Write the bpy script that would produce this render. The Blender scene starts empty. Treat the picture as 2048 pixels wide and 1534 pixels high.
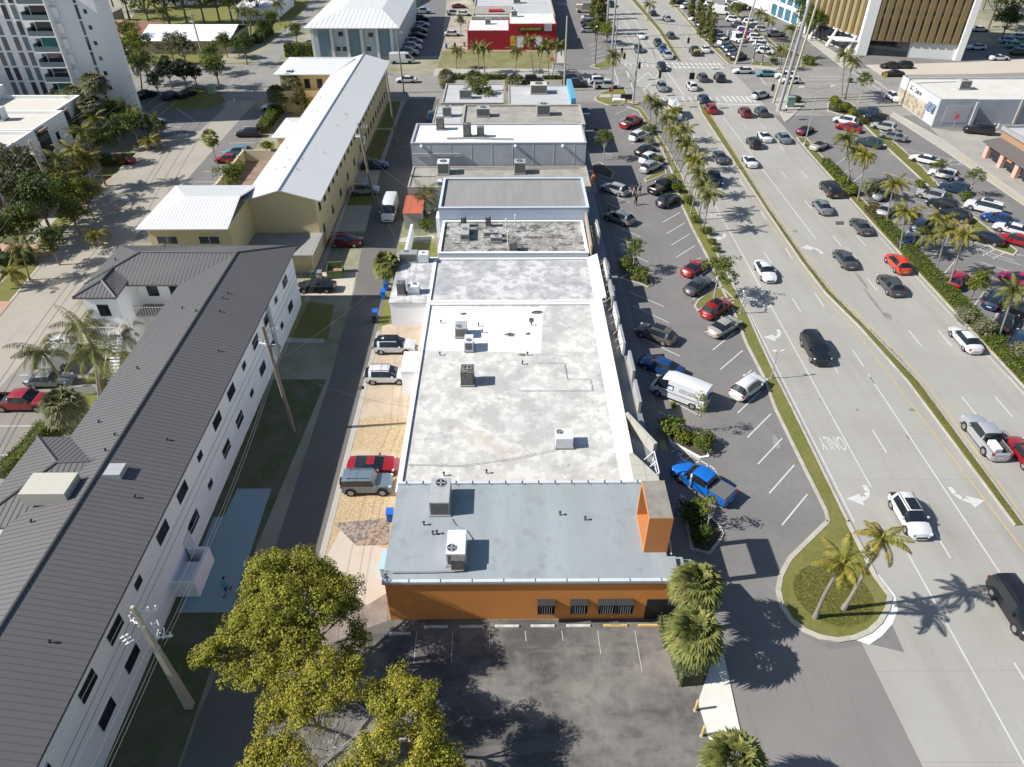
import bpy, bmesh, math, random
import numpy as np
from mathutils import Vector, Matrix, noise as mnoise
random.seed(7); rng = np.random.default_rng(7)
R = math.radians
# ---------------------------------------------------------------- camera, sky, sun, exposure
F_PX, CX, CY = 1430.0, 1024.0, 767.0          # focal length in photo pixels, principal point
PITCH = math.atan(1112 / F_PX); YAW = math.atan(12 / math.hypot(F_PX, 1112)); CAM_H = 46.0
SC = bpy.context.scene
camd = bpy.data.cameras.new("camera"); cam = bpy.data.objects.new("camera", camd)
SC.collection.objects.link(cam); SC.camera = cam
camd.sensor_width = 36.0; camd.lens = F_PX / 2048 * 36; camd.clip_end = 6000; camd.clip_start = 0.5
cam.location = (0, 0, CAM_H); cam.rotation_euler = (R(90) - PITCH, 0, -YAW)
SUN_EL, SUN_AZ = R(39.5), R(7.5)               # shadows fall toward +x, slightly +y
world = bpy.data.worlds.new("World"); SC.world = world; world.use_nodes = True
wn = world.node_tree; bg = wn.nodes["Background"]; sky = wn.nodes.new("ShaderNodeTexSky")
sky.sky_type = 'NISHITA'; sky.sun_disc = False; sky.sun_elevation = SUN_EL
sky.sun_rotation = R(270) - SUN_AZ; sky.altitude = 0; sky.air_density = 1.0; sky.dust_density = 0.6
wn.links.new(sky.outputs[0], bg.inputs[0]); bg.inputs[1].default_value = 0.07
sl = bpy.data.lights.new("sun", 'SUN'); sun = bpy.data.objects.new("sun", sl); SC.collection.objects.link(sun)
sl.energy = 4.2; sl.angle = R(0.53); sl.color = (1.0, 0.97, 0.92)
sd = Vector((math.cos(SUN_EL) * math.cos(SUN_AZ), math.cos(SUN_EL) * math.sin(SUN_AZ), -math.sin(SUN_EL)))
sun.rotation_euler = sd.to_track_quat('-Z', 'Y').to_euler(); sun.location = (-60, 0, 80)
SC.view_settings.view_transform = 'Standard'; SC.view_settings.look = 'None'
SC.view_settings.exposure = 0.78; SC.view_settings.gamma = 1.0
SC.render.engine = 'CYCLES'
SC.cycles.max_bounces = 6; SC.cycles.diffuse_bounces = 3; SC.cycles.glossy_bounces = 2
SC.cycles.transparent_max_bounces = 4; SC.cycles.use_adaptive_sampling = True
try: SC.cycles.use_denoising = True
except Exception: pass
# ---------------------------------------------------------------- survey: photo pixel -> point at height z
cp, sp, cyw, syw = math.cos(PITCH), math.sin(PITCH), math.cos(YAW), math.sin(YAW)
def P(px, py, z=0.0):
    a = (px - CX) / F_PX; b = (py - CY) / F_PX
    x, y, dz = a, cp - b * sp, -sp - b * cp
    x, y = x * cyw + y * syw, -x * syw + y * cyw
    t = (z - CAM_H) / dz
    return (x * t, y * t)
def W(s, z=0.0): return [P(*map(float, q.split(',')), z) for q in s.split()]
def HT(bx, by, ty):
    x, y = P(bx, by); lo, hi = 0, 45
    for _ in range(40):
        m = (lo + hi) / 2; Y = x * syw + y * cyw; Z = m - CAM_H
        D = Y * cp - Z * sp; v = CY + F_PX * (-(Y * sp + Z * cp)) / D
        if v > ty: lo = m
        else: hi = m
    return lo
# ---------------------------------------------------------------- materials
_M = {}
def mat(name, base, layers=(), rough=.85, metal=0., bump=0., bscale=20, spec=.3, coat=0., island=0., trans=0., coords='Object'):
    """base colour + stacked stain layers (kind, scale, lo, hi, colour, strength, stretch)"""
    if name in _M: return _M[name]
    m = bpy.data.materials.new(name); m.use_nodes = True; _M[name] = m
    nt = m.node_tree; N = nt.nodes; L = nt.links; b = N["Principled BSDF"]
    def c4(c): return (c[0], c[1], c[2], 1)
    tc = N.new("ShaderNodeTexCoord"); out = None
    cur = N.new("ShaderNodeRGB"); cur.outputs[0].default_value = c4(base); cur = cur.outputs[0]
    for ly in layers:
        kind, scale, lo, hi, col, st = ly[:6]; stretch = ly[6] if len(ly) > 6 else (1, 1, 1)
        mp = N.new("ShaderNodeMapping"); L.new(tc.outputs[coords], mp.inputs[0])
        mp.inputs['Scale'].default_value = stretch
        mp.inputs['Location'].default_value = ((hash_(name) % 97) * 1.3, (hash_(name) % 31) * 2.1, 0.37)
        if kind in 'nN':
            t = N.new("ShaderNodeTexNoise"); t.inputs['Scale'].default_value = scale
            t.inputs['Detail'].default_value = 6 if kind == 'N' else 3; t.inputs['Roughness'].default_value = .62; fo = t.outputs['Fac']
        elif kind == 'v':
            t = N.new("ShaderNodeTexVoronoi"); t.inputs['Scale'].default_value = scale
            sx = N.new("ShaderNodeSeparateColor"); L.new(t.outputs['Color'], sx.inputs[0]); fo = sx.outputs[0]
        elif kind == 'e':
            t = N.new("ShaderNodeTexVoronoi"); t.feature = 'DISTANCE_TO_EDGE'; t.inputs['Scale'].default_value = scale; fo = t.outputs['Distance']
        elif kind == 'b':   # brick joints: scale = cell (w, h)
            t = N.new("ShaderNodeTexBrick"); t.inputs['Scale'].default_value = 1; t.inputs['Brick Width'].default_value = scale[0]
            t.inputs['Row Height'].default_value = scale[1]; t.inputs['Mortar Size'].default_value = lo; t.offset = scale[2] if len(scale) > 2 else 0.5
            t.inputs['Color1'].default_value = (0, 0, 0, 1); t.inputs['Color2'].default_value = (0, 0, 0, 1); t.inputs['Mortar'].default_value = (1, 1, 1, 1)
            t.inputs['Mortar Smooth'].default_value = .1
            fo = t.outputs['Fac']; lo, hi = 0.3, 0.7
        L.new(mp.outputs[0], t.inputs['Vector'])
        mr = N.new("ShaderNodeMapRange"); mr.inputs[1].default_value = lo; mr.inputs[2].default_value = hi
        mr.inputs[3].default_value = 0; mr.inputs[4].default_value = st; L.new(fo, mr.inputs[0])
        mx = N.new("ShaderNodeMix"); mx.data_type = 'RGBA'; mx.inputs[7].default_value = c4(col)
        L.new(mr.outputs[0], mx.inputs[0]); L.new(cur, mx.inputs[6]); cur = mx.outputs[2]
    if island:
        g = N.new("ShaderNodeNewGeometry"); mr = N.new("ShaderNodeMapRange"); mr.inputs[3].default_value = 1 - island; mr.inputs[4].default_value = 1 + island
        L.new(g.outputs['Random Per Island'], mr.inputs[0])
        vm = N.new("ShaderNodeVectorMath"); vm.operation = 'SCALE'; L.new(cur, vm.inputs[0]); L.new(mr.outputs[0], vm.inputs['Scale']); cur = vm.outputs[0]
    L.new(cur, b.inputs['Base Color'])
    b.inputs['Roughness'].default_value = rough; b.inputs['Metallic'].default_value = metal
    b.inputs['Specular IOR Level'].default_value = spec
    if coat: b.inputs['Coat Weight'].default_value = coat; b.inputs['Coat Roughness'].default_value = .06
    if bump:
        t = N.new("ShaderNodeTexNoise"); t.inputs['Scale'].default_value = bscale; t.inputs['Detail'].default_value = 4
        L.new(tc.outputs[coords], t.inputs['Vector']); bp = N.new("ShaderNodeBump"); bp.inputs['Strength'].default_value = bump
        bp.inputs['Distance'].default_value = .1; L.new(t.outputs['Fac'], bp.inputs['Height']); L.new(bp.outputs[0], b.inputs['Normal'])
    if trans:
        tr = N.new("ShaderNodeBsdfTranslucent"); L.new(cur, tr.inputs[0]); mx = N.new("ShaderNodeMixShader"); mx.inputs[0].default_value = trans
        o = N["Material Output"]; L.new(b.outputs[0], mx.inputs[1]); L.new(tr.outputs[0], mx.inputs[2]); L.new(mx.outputs[0], o.inputs['Surface'])
    return m
def hash_(s): return sum((i + 1) * ord(c) for i, c in enumerate(s))
def V(c, k): return tuple(min(1, x * k) for x in c)
# ---------------------------------------------------------------- mesh building
ORG = {}
def link(o): SC.collection.objects.link(o); return o
class MB:
    def __init__(s): s.v = []; s.f = []
    def face(s, pts):
        n = len(s.v); s.v += [tuple(p) for p in pts]; s.f.append(tuple(range(n, n + len(pts)))); return s
    def box(s, x0, x1, y0, y1, z0, z1):
        n = len(s.v); s.v += [(x0, y0, z0), (x1, y0, z0), (x1, y1, z0), (x0, y1, z0), (x0, y0, z1), (x1, y0, z1), (x1, y1, z1), (x0, y1, z1)]
        s.f += [tuple(n + i for i in q) for q in ((0, 3, 2, 1), (4, 5, 6, 7), (0, 1, 5, 4), (1, 2, 6, 5), (2, 3, 7, 6), (3, 0, 4, 7))]; return s
    def obox(s, c, size, rz=0., tilt=None):
        """box centred at c, size (sx,sy,sz), turned rz about z (and tilt matrix)"""
        m = Matrix.Rotation(rz, 3, 'Z')
        if tilt is not None: m = m @ tilt
        n = len(s.v); hx, hy, hz = size[0] / 2, size[1] / 2, size[2] / 2
        for q in ((-hx, -hy, -hz), (hx, -hy, -hz), (hx, hy, -hz), (-hx, hy, -hz), (-hx, -hy, hz), (hx, -hy, hz), (hx, hy, hz), (-hx, hy, hz)):
            p = m @ Vector(q); s.v.append((p.x + c[0], p.y + c[1], p.z + c[2]))
        s.f += [tuple(n + i for i in q) for q in ((0, 3, 2, 1), (4, 5, 6, 7), (0, 1, 5, 4), (1, 2, 6, 5), (2, 3, 7, 6), (3, 0, 4, 7))]; return s
    def prism(s, pts, z0, z1, bottom=False):
        a = sum(pts[i][0] * pts[(i + 1) % len(pts)][1] - pts[(i + 1) % len(pts)][0] * pts[i][1] for i in range(len(pts)))
        if a < 0: pts = pts[::-1]
        n = len(s.v); k = len(pts); s.v += [(p[0], p[1], z0) for p in pts] + [(p[0], p[1], z1) for p in pts]
        s.f.append(tuple(n + k + i for i in range(k)))
        if bottom: s.f.append(tuple(n + k - 1 - i for i in range(k)))
        for i in range(k): j = (i + 1) % k; s.f.append((n + i, n + j, n + k + j, n + k + i))
        return s
    def sheet(s, pts, z): 
        a = sum(pts[i][0] * pts[(i + 1) % len(pts)][1] - pts[(i + 1) % len(pts)][0] * pts[i][1] for i in range(len(pts)))
        if a < 0: pts = pts[::-1]
        return s.face([(p[0], p[1], z) for p in pts])
    def slab3(s, pts, t):
        """thin solid under a sloping polygon"""
        n = len(s.v); k = len(pts); nz = (Vector(pts[1]) - Vector(pts[0])).cross(Vector(pts[2]) - Vector(pts[1])).z
        if nz < 0: pts = pts[::-1]
        s.v += [tuple(p) for p in pts] + [(p[0], p[1], p[2] - t) for p in pts]
        s.f.append(tuple(n + i for i in range(k))); s.f.append(tuple(n + 2 * k - 1 - i for i in range(k)))
        for i in range(k): j = (i + 1) % k; s.f.append((n + i, n + k + i, n + k + j, n + j))
        return s
    def tube(s, a, b, r0, r1=None, n=8, cap=True):
        r1 = r0 if r1 is None else r1
        a = Vector(a); b = Vector(b); d = (b - a)
        if d.length < 1e-6: return s
        d.normalize(); u = d.orthogonal().normalized(); w = d.cross(u); k = len(s.v)
        for c, r in ((a, r0), (b, r1)):
            for i in range(n):
                t = 2 * math.pi * i / n; q = c + (u * math.cos(t) + w * math.sin(t)) * r; s.v.append((q.x, q.y, q.z))
        for i in range(n): j = (i + 1) % n; s.f.append((k + i, k + j, k + n + j, k + n + i))
        if cap: s.f.append(tuple(k + n - 1 - i for i in range(n))); s.f.append(tuple(k + n + i for i in range(n)))
        return s
    def path(s, pts, r, n=5):
        rs = r if isinstance(r, (list, tuple)) else [r] * len(pts)
        for i in range(len(pts) - 1): s.tube(pts[i], pts[i + 1], rs[i], rs[i + 1], n)
        return s
    def strip(s, pts, w, z):
        """flat band of width w along a polyline"""
        for (x0, y0), (x1, y1) in zip(pts[:-1], pts[1:]):
            l = math.hypot(x1 - x0, y1 - y0) or 1; nx, ny = -(y1 - y0) / l * w / 2, (x1 - x0) / l * w / 2
            s.face([(x0 - nx, y0 - ny, z), (x1 - nx, y1 - ny, z), (x1 + nx, y1 + ny, z), (x0 + nx, y0 + ny, z)])
        return s
    def ell(s, c, r, n=10, m=6):
        k = len(s.v)
        for j in range(m + 1):
            ph = math.pi * j / m
            for i in range(n):
                t = 2 * math.pi * i / n; s.v.append((c[0] + r[0] * math.sin(ph) * math.cos(t), c[1] + r[1] * math.sin(ph) * math.sin(t), c[2] + r[2] * math.cos(ph)))
        for j in range(m):
            for i in range(n): i2 = (i + 1) % n; s.f.append((k + j * n + i, k + (j + 1) * n + i, k + (j + 1) * n + i2, k + j * n + i2))
        return s
    def build(s, name, m, parent=None, smooth=None, origin=None):
        me = bpy.data.meshes.new(name)
        if parent is not None: o3 = ORG.get(parent.name, (0, 0, 0))
        elif origin is not None: o3 = origin
        else:
            a = np.array(s.v); o3 = (float(a[:, 0].min() + a[:, 0].max()) / 2, float(a[:, 1].min() + a[:, 1].max()) / 2, float(a[:, 2].min()))
        vv = (np.array(s.v) - np.array(o3)).tolist()
        me.from_pydata(vv, [], s.f)
        me.materials.append(m)
        if smooth is not None:
            bm = bmesh.new(); bm.from_mesh(me); bmesh.ops.remove_doubles(bm, verts=bm.verts, dist=.0005)
            for f in bm.faces: f.smooth = True
            for e in bm.edges: e.smooth = not (len(e.link_faces) == 2 and e.calc_face_angle(0) > R(smooth)) 
            bm.to_mesh(me); bm.free()
        o = bpy.data.objects.new(name, me); link(o)
        if parent is not None: o.parent = parent
        else: o.location = o3
        ORG[o.name] = o3
        return o
def tag(o, label, cat, group=None, kind=None):
    o['label'] = label; o['category'] = cat
    if group: o['group'] = group
    if kind: o['kind'] = kind
    return o
def thing(name, label, cat, x, y, z=0, group=None):
    o = bpy.data.objects.new(name, None); link(o); o.location = (x, y, z); o.empty_display_size = .3; ORG[o.name] = (x, y, z)
    return tag(o, label, cat, group)
def struct(o): o['kind'] = 'structure'; return o
def copy_tree(o, parent=None, mats=None):
    c = o.copy(); link(c); ORG[c.name] = ORG.get(o.name, (0, 0, 0))
    if parent is not None: c.parent = parent
    for ch in o.children: copy_tree(ch, c)
    return c
def clone(o, x, y, z=0, rz=0, label=None, group=None, s=1.0, cat=None):
    c = copy_tree(o); c.location = (x, y, z); c.rotation_euler = (0, 0, rz); c.scale = (s, s, s) if not isinstance(s, tuple) else s
    if label: c['label'] = label
    if group: c['group'] = group
    if cat: c['category'] = cat
    return c
def quads(name, Q, m, parent=None, origin=(0, 0, 0)):
    """Q: array (n,4,3) of leaf faces -> one mesh"""
    Q = np.asarray(Q, dtype=np.float32) - np.array(origin, dtype=np.float32); n = len(Q); me = bpy.data.meshes.new(name)
    me.vertices.add(n * 4); me.vertices.foreach_set('co', Q.reshape(-1))
    me.loops.add(n * 4); me.loops.foreach_set('vertex_index', np.arange(n * 4, dtype=np.int32))
    me.polygons.add(n); me.polygons.foreach_set('loop_start', np.arange(0, n * 4, 4, dtype=np.int32))
    try: me.polygons.foreach_set('loop_total', np.full(n, 4, dtype=np.int32))
    except Exception: pass
    me.update(calc_edges=True); me.materials.append(m)
    o = bpy.data.objects.new(name, me); link(o)
    if parent is not None: o.parent = parent
    ORG[o.name] = tuple(origin)
    return o
def text(name, s, size, loc, rot, m, parent=None, ext=0.0, align='CENTER', sx=1.0):
    cu = bpy.data.curves.new(name, 'FONT'); cu.body = s; cu.size = size; cu.extrude = ext; cu.align_x = align; cu.align_y = 'CENTER'
    cu.materials.append(m); o = bpy.data.objects.new(name, cu); link(o)
    if parent is not None:
        o.parent = parent; q = ORG.get(parent.name, (0, 0, 0)); loc = (loc[0] - q[0], loc[1] - q[1], loc[2] - q[2])
    dg = bpy.context.evaluated_depsgraph_get(); me = bpy.data.meshes.new_from_object(o.evaluated_get(dg)); bpy.data.objects.remove(o)
    if not me.materials: me.materials.append(m)
    o = bpy.data.objects.new(name, me); link(o)
    if parent is not None: o.parent = parent
    o.location = loc; o.rotation_euler = rot; o.scale = (sx, 1, 1)
    return o
# ================================================================ surfaces
lane = (1, .06, 1)
m_ground = mat('ground_dirt', (.30, .27, .20), [('n', .05, .4, .6, (.10, .13, .04), .7), ('N', .6, .4, .7, (.36, .33, .27), .5)], bump=.1)
m_hwy = mat('highway_concrete', (.315, .30, .268), [('n', .5, .45, .7, (.24, .225, .2), .55, lane), ('N', .12, .4, .7, (.37, .355, .325), .6), ('N', 2.5, .55, .8, (.22, .205, .18), .35), ('b', (400, 6.1, 0), .025, 0, (.2, .19, .17), .45), ('n', 9, .71, .76, (.05, .05, .05), .6)], rough=.9)
m_xroad = mat('worn_crossing_concrete', (.27, .255, .23), [('N', .15, .35, .65, (.2, .19, .175), .8), ('n', 1.2, .5, .75, (.33, .31, .28), .5), ('n', .6, .55, .72, (.17, .16, .15), .5, (.08, 1, 1))], rough=.9)
m_lstreet = mat('left_street_concrete', (.35, .32, .265), [('N', .12, .4, .7, (.29, .265, .22), .7), ('b', (7.0, 400, 0), .03, 0, (.2, .18, .15), .5), ('n', 1.5, .5, .8, (.27, .25, .21), .4)], rough=.9)
m_lot = mat('lot_asphalt', (.165, .157, .15), [('N', .12, .4, .65, (.205, .195, .185), .8), ('N', 1.8, .5, .8, (.11, .105, .1), .45), ('n', 7, .72, .76, (.035, .035, .035), .8), ('N', .5, .5, .62, (.17, .16, .15), .5, (1, .3, 1))], rough=.92)
m_alley = mat('alley_asphalt', (.14, .132, .12), [('N', .2, .4, .7, (.17, .16, .142), .7), ('n', 4, .65, .75, (.12, .11, .1), .6), ('N', 1.0, .5, .8, (.14, .13, .12), .4, (1, .15, 1))], rough=.92)
m_apron = mat('driveway_asphalt', (.19, .178, .168), [('N', .1, .4, .7, (.225, .212, .2), .8), ('n', 2, .55, .8, (.13, .12, .115), .4, lane), ('n', 9, .73, .77, (.04, .04, .04), .7)], rough=.92)
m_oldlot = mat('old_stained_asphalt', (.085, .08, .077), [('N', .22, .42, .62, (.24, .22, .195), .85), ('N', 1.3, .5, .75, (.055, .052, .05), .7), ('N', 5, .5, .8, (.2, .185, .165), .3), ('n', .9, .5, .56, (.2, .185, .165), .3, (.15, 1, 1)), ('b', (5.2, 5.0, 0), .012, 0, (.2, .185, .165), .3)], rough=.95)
m_sand = mat('leaf_litter_sand', (.46, .35, .21), [('v', 16, .55, .7, (.27, .18, .1), .7), ('N', 1.2, .5, .75, (.38, .3, .2), .6), ('v', 14, .8, .9, (.62, .47, .28), .8)], bump=.5, bscale=16)
m_dirt = mat('sandy_dirt', (.45, .37, .27), [('N', .7, .45, .7, (.33, .25, .17), .7), ('n', 5, .6, .8, (.25, .18, .12), .5)], bump=.2)
m_slabc = mat('pale_concrete_slab', (.47, .42, .35), [('N', .8, .5, .8, (.38, .33, .27), .6), ('n', 6, .68, .75, (.3, .24, .18), .5)])
m_walk = mat('sidewalk_concrete', (.40, .375, .33), [('N', .5, .45, .75, (.31, .29, .255), .6), ('b', (1.7, 1.7, 0), .02, 0, (.25, .23, .2), .5), ('n', 6, .66, .75, (.27, .25, .22), .4)])
m_white_walk = mat('white_painted_concrete', (.62, .6, .54), [('N', .7, .5, .8, (.5, .48, .43), .6)])
m_mallwalk = mat('mall_walk_concrete', (.2, .195, .19), [('N', .4, .45, .75, (.15, .147, .145), .6), ('b', (3, 3.2, 0), .015, 0, (.12, .12, .12), .5)])
m_kerb = mat('kerb_concrete', (.43, .4, .34), [('N', .8, .45, .7, (.28, .25, .2), .8), ('n', 5, .6, .75, (.22, .2, .16), .5)])
m_kerbw = mat('white_kerb_paint', (.72, .72, .7), [('N', .9, .5, .75, (.45, .43, .38), .7)])
m_grass = mat('lawn_grass', (.15, .155, .035), [('N', .35, .4, .65, (.23, .19, .07), .7), ('N', 2.5, .45, .7, (.095, .115, .02), .7), ('N', 12, .45, .7, (.2, .2, .06), .6)], bump=.6, bscale=30)
m_grass2 = mat('median_grass', (.13, .135, .028), [('N', .5, .45, .65, (.2, .155, .05), .7), ('N', 8, .45, .7, (.075, .095, .015), .6)], bump=.6, bscale=30)
m_drygrass = mat('dry_field_grass', (.175, .165, .06), [('N', .25, .4, .62, (.27, .235, .13), .8), ('N', 2, .45, .7, (.1, .12, .03), .7), ('n', 1.2, .66, .72, (.5, .46, .38), .7)], bump=.4)
m_soil = mat('planting_soil', (.09, .07, .05), [('N', 2, .45, .7, (.05, .055, .025), .8)], bump=.4)
m_mulch = mat('rocky_mulch', (.3, .26, .22), [('v', 5, .5, .7, (.12, .1, .09), .8), ('N', 1.5, .5, .7, (.42, .25, .12), .6)], bump=.6, bscale=10)
m_court = mat('blue_green_court', (.26, .36, .38), [('N', .4, .45, .75, (.23, .325, .345), .6), ('b', (9, 4.2, 0), .012, 0, (.1, .15, .16), .6)], rough=.7)
m_pavers = mat('pink_brick_pavers', (.4, .26, .18), [('b', (.6, .6, .5), .03, 0, (.28, .17, .12), .5), ('N', .8, .45, .7, (.46, .34, .25), .6)])
m_wpaint = mat('white_road_paint', (.53, .525, .5), [('N', 1.2, .45, .7, (.42, .41, .385), .6)], rough=.7)
m_ypaint = mat('yellow_road_paint', (.5, .36, .14), [('N', 1.5, .42, .6, (.36, .31, .22), .85)], rough=.7)
m_bpaint = mat('blue_road_paint', (.05, .2, .5), [('N', 2.5, .5, .72, (.1, .2, .35), .5)], rough=.7)
m_patch = mat('dark_patch', (.07, .068, .066), [('N', 2, .4, .7, (.1, .095, .09), .7)])
m_water = mat('pool_water', (.08, .28, .38), [('n', 1.5, .4, .7, (.05, .2, .3), .6)], rough=.08, spec=.6)
m_brickw = mat('red_brown_crosswalk', (.3, .21, .17), [('N', .5, .4, .7, (.25, .19, .16), .7)])

gnd = MB().face([(-2500, -300, 0), (2500, -300, 0), (2500, 3500, 0), (-2500, 3500, 0)]).build('ground', m_ground, origin=(0, 0, 0)); struct(gnd)
_lv = {}
def surf(name, pts, m, lv, z0=0.0):
    if isinstance(pts, str): pts = W(pts)
    return struct(MB().sheet(pts, .004 * lv + z0).build(name, m, origin=(0, 0, 0)))
def off(pts, d):
    """inset a closed polygon by d (positive = inwards)"""
    n = len(pts); a = sum(pts[i][0] * pts[(i + 1) % n][1] - pts[(i + 1) % n][0] * pts[i][1] for i in range(n))
    if a < 0: pts = pts[::-1]
    o = []
    for i in range(n):
        p0, p1, p2 = Vector(pts[i - 1]), Vector(pts[i]), Vector(pts[(i + 1) % n])
        a1 = (p1 - p0).normalized(); a2 = (p2 - p1).normalized(); n1 = Vector((-a1.y, a1.x)); n2 = Vector((-a2.y, a2.x))
        b = (n1 + n2); b = b.normalized() if b.length > 1e-4 else n1; k = d / max(.35, b.dot(n1)); o.append((p1.x + b.x * k, p1.y + b.y * k))
    return o
def island(name, pts, inner_m, kerb_m=None, w=.22, h=.13, inner='lawn'):
    """raised bed: concrete kerb ring with a filled top"""
    if isinstance(pts, str): pts = W(pts)
    kerb_m = kerb_m or m_kerb
    n = len(pts); a = sum(pts[i][0] * pts[(i + 1) % n][1] - pts[(i + 1) % n][0] * pts[i][1] for i in range(n))
    if a < 0: pts = pts[::-1]
    q = off(pts, w); mb = MB()
    for i in range(n):
        j = (i + 1) % n
        mb.face([(*pts[i], h), (*pts[j], h), (*q[j], h), (*q[i], h)]); mb.face([(*pts[i], 0), (*pts[j], 0), (*pts[j], h), (*pts[i], h)])
        mb.face([(*q[j], h - .05), (*q[i], h - .05), (*q[i], h), (*q[j], h)])
    k = struct(mb.build(name + '_kerb', kerb_m, origin=(0, 0, 0)))
    g = struct(MB().sheet(q, h - .04).build(inner, inner_m, origin=(0, 0, 0)))
    return pts
def strip_bed(name, L, R_, inner_m, w=.2, h=.13, inner='lawn', kerb_m=None):
    L, R_ = W(L), W(R_); k = MB(); g = MB()
    def inn(a, b):
        d = math.dist(a, b); t = min(.4, w / max(d, .01)); return (a[0] + (b[0] - a[0]) * t, a[1] + (b[1] - a[1]) * t)
    for i in range(len(L) - 1):
        a, b, c, d = L[i], L[i + 1], R_[i + 1], R_[i]; ai, bi, ci, di = inn(a, d), inn(b, c), inn(c, b), inn(d, a)
        k.face([(*a, h), (*b, h), (*bi, h), (*ai, h)]).face([(*di, h), (*ci, h), (*c, h), (*d, h)]).face([(*a, 0), (*b, 0), (*b, h), (*a, h)]).face([(*c, 0), (*d, 0), (*d, h), (*c, h)])
        g.face([(*ai, h - .042), (*bi, h - .042), (*ci, h - .042), (*di, h - .042)])
    struct(k.build(name + '_kerb', kerb_m or m_kerb, origin=(0, 0, 0))); struct(g.build(inner, inner_m, origin=(0, 0, 0)))
# ---- big sheets, bottom to top
surf('east_lot_asphalt', [(53.4, -20), (160, -20), (160, 205), (53.4, 205)], m_lot, 1)
surf('north_east_lot_asphalt', W('1340,0 1310,-30 1700,-30 1640,75 1590,110 1550,132 1454,130'), m_lot, 2)
surf('left_street', [(-61, -10), (-53, -10), (-52.8, 90), (-53.2, 150), (-54.2, 180), (-62, 180), (-60.5, 162), (-64.5, 140), (-65.8, 118), (-63.5, 96), (-61.5, 81), (-60.1, 70)], m_lstreet, 4)
surf('north_street', W('555,122 500,130 600,30 620,0 640,-30 690,-30 655,0'), mat('north_street_asphalt', (.235, .225, .21), [('N', .1, .4, .7, (.28, .27, .25), .7)]), 3)
surf('cross_street', [(-250, 157), (-62, 157.5), (-40, 158), (-21, 158.6), (-17, 159), (25, 155.6), (32, 153), (54, 146.8), (200, 146.8), (200, 177.5), (90, 182), (80, 184), (54, 186.1), (32, 187), (26, 186), (16, 182), (-16, 181), (-22, 178), (-48, 186), (-57, 190), (-63, 187), (-250, 187)], m_xroad, 5)
hw = W('1848,1540 1722,1284') + [(27.9, 28), (28.5, 45), (28.6, 75)] + W('1446,531 1409,459 1384,394 1360,350') + [(32.2, 125), (31.2, 145), (30.6, 155), (29, 187)] + W('1233,112 1214,60 1196,0 1185,-30 1312,-30 1334,0 1399,77 1454,130') + [(54, 146.8), (53.6, 125), (53.3, 90), (53.3, -15)]
surf('highway', hw, m_hwy, 6)
surf('mall_lot', [(11.0, 18), (31.5, 18), (31.5, 157), (11.0, 157)], m_lot, 3)
surf('driveway_apron', W('1445,1300 1590,1262 1660,1300 1733,1290 1848,1545 1490,1545'), m_apron, 4)
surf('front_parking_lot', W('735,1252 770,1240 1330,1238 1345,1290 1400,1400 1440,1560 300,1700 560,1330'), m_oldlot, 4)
surf('alley', [(-20.6, 0), (-20.4, 24), (-19.6, 33), (-18.9, 38), (-18.8, 60), (-19.3, 78), (-20.4, 92), (-21.6, 120), (-22.2, 140), (-21.3, 158.5), (-14.5, 159), (-15.5, 118), (-15.2, 70), (-15.2, 50), (-15.1, 37), (-15.4, 30), (-13, 10), (-11, 0)], m_alley, 6)
surf('north_alley', W('815,112 880,112 893,0 905,-30 850,-30 843,0 838,60'), mat('north_alley_asphalt', (.16, .155, .15), [('N', .3, .4, .7, (.2, .19, .18), .6)]), 6)
surf('alley_kerb_strip', [(-15.2, 37), (-15.2, 69), (-14.7, 69), (-14.7, 37), (-14.9, 30), (-15.4, 30)], m_walk, 7)
surf('sand_yard', [(-14.7, 40), (-14.7, 49.5), (-14.7, 70.5), (-9, 70.5), (-9, 36.5), (-14.9, 36.5)], m_sand, 2)
surf('sandy_parking', [(-14.7, 53.6), (-14.7, 70.5), (-9, 70.5), (-9, 53.6)], m_dirt, 3)
surf('car_pad', W('702,900 793,905 790,940 690,950'), m_dirt, 4)
surf('concrete_pad', W('690,1045 655,1110 640,1175 735,1210 775,1185 790,1100 735,1088'), m_slabc, 5)
surf('shaded_pad', W('640,1175 735,1210 775,1185 775,1242 735,1256 560,1330 600,1230'), mat('brown_old_slab', (.2, .165, .14), [('N', .8, .42, .65, (.3, .26, .22), .7)]), 5)  # brownish pad concrete, its shade also put into the dark base colour
surf('rocky_bed', W('668,1046 780,1036 776,1090 712,1092'), m_mulch, 6)
surf('court_deck', [(-20.9, 44.2), (-23.9, 44.2), (-24.6, 31.6), (-20.7, 31.6)], m_court, 6)
surf('court_deck', [(-23.9, 44.2 - 3.2), (-24.9, 40.9), (-24.9, 35), (-24.2, 35)], m_court, 5)
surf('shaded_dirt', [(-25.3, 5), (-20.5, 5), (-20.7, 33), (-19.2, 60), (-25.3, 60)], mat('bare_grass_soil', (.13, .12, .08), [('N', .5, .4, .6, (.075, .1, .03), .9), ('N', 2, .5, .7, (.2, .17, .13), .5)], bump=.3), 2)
surf('side_lawn', W('592,600 668,610 655,680 575,674'), m_grass, 3)
surf('side_lawn', W('690,394 750,330 755,345 741,420 700,425'), m_grass, 3)
surf('side_path', W('572,676 650,678 647,686 567,685'), m_walk, 5)
surf('side_path', W('600,552 655,545 720,420 700,422 650,475'), mat('grey_drive', (.27, .25, .225), [('N', .5, .4, .7, (.21, .2, .18), .6)]), 4)
surf('driveway_pad', [(-25.2, 77), (-19.4, 77), (-19.8, 83), (-25.2, 83)], m_slabc, 5)
surf('driveway_pad', [(-25.3, 95), (-20.2, 95), (-20.4, 104), (-25.3, 104)], m_walk, 5)
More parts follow.
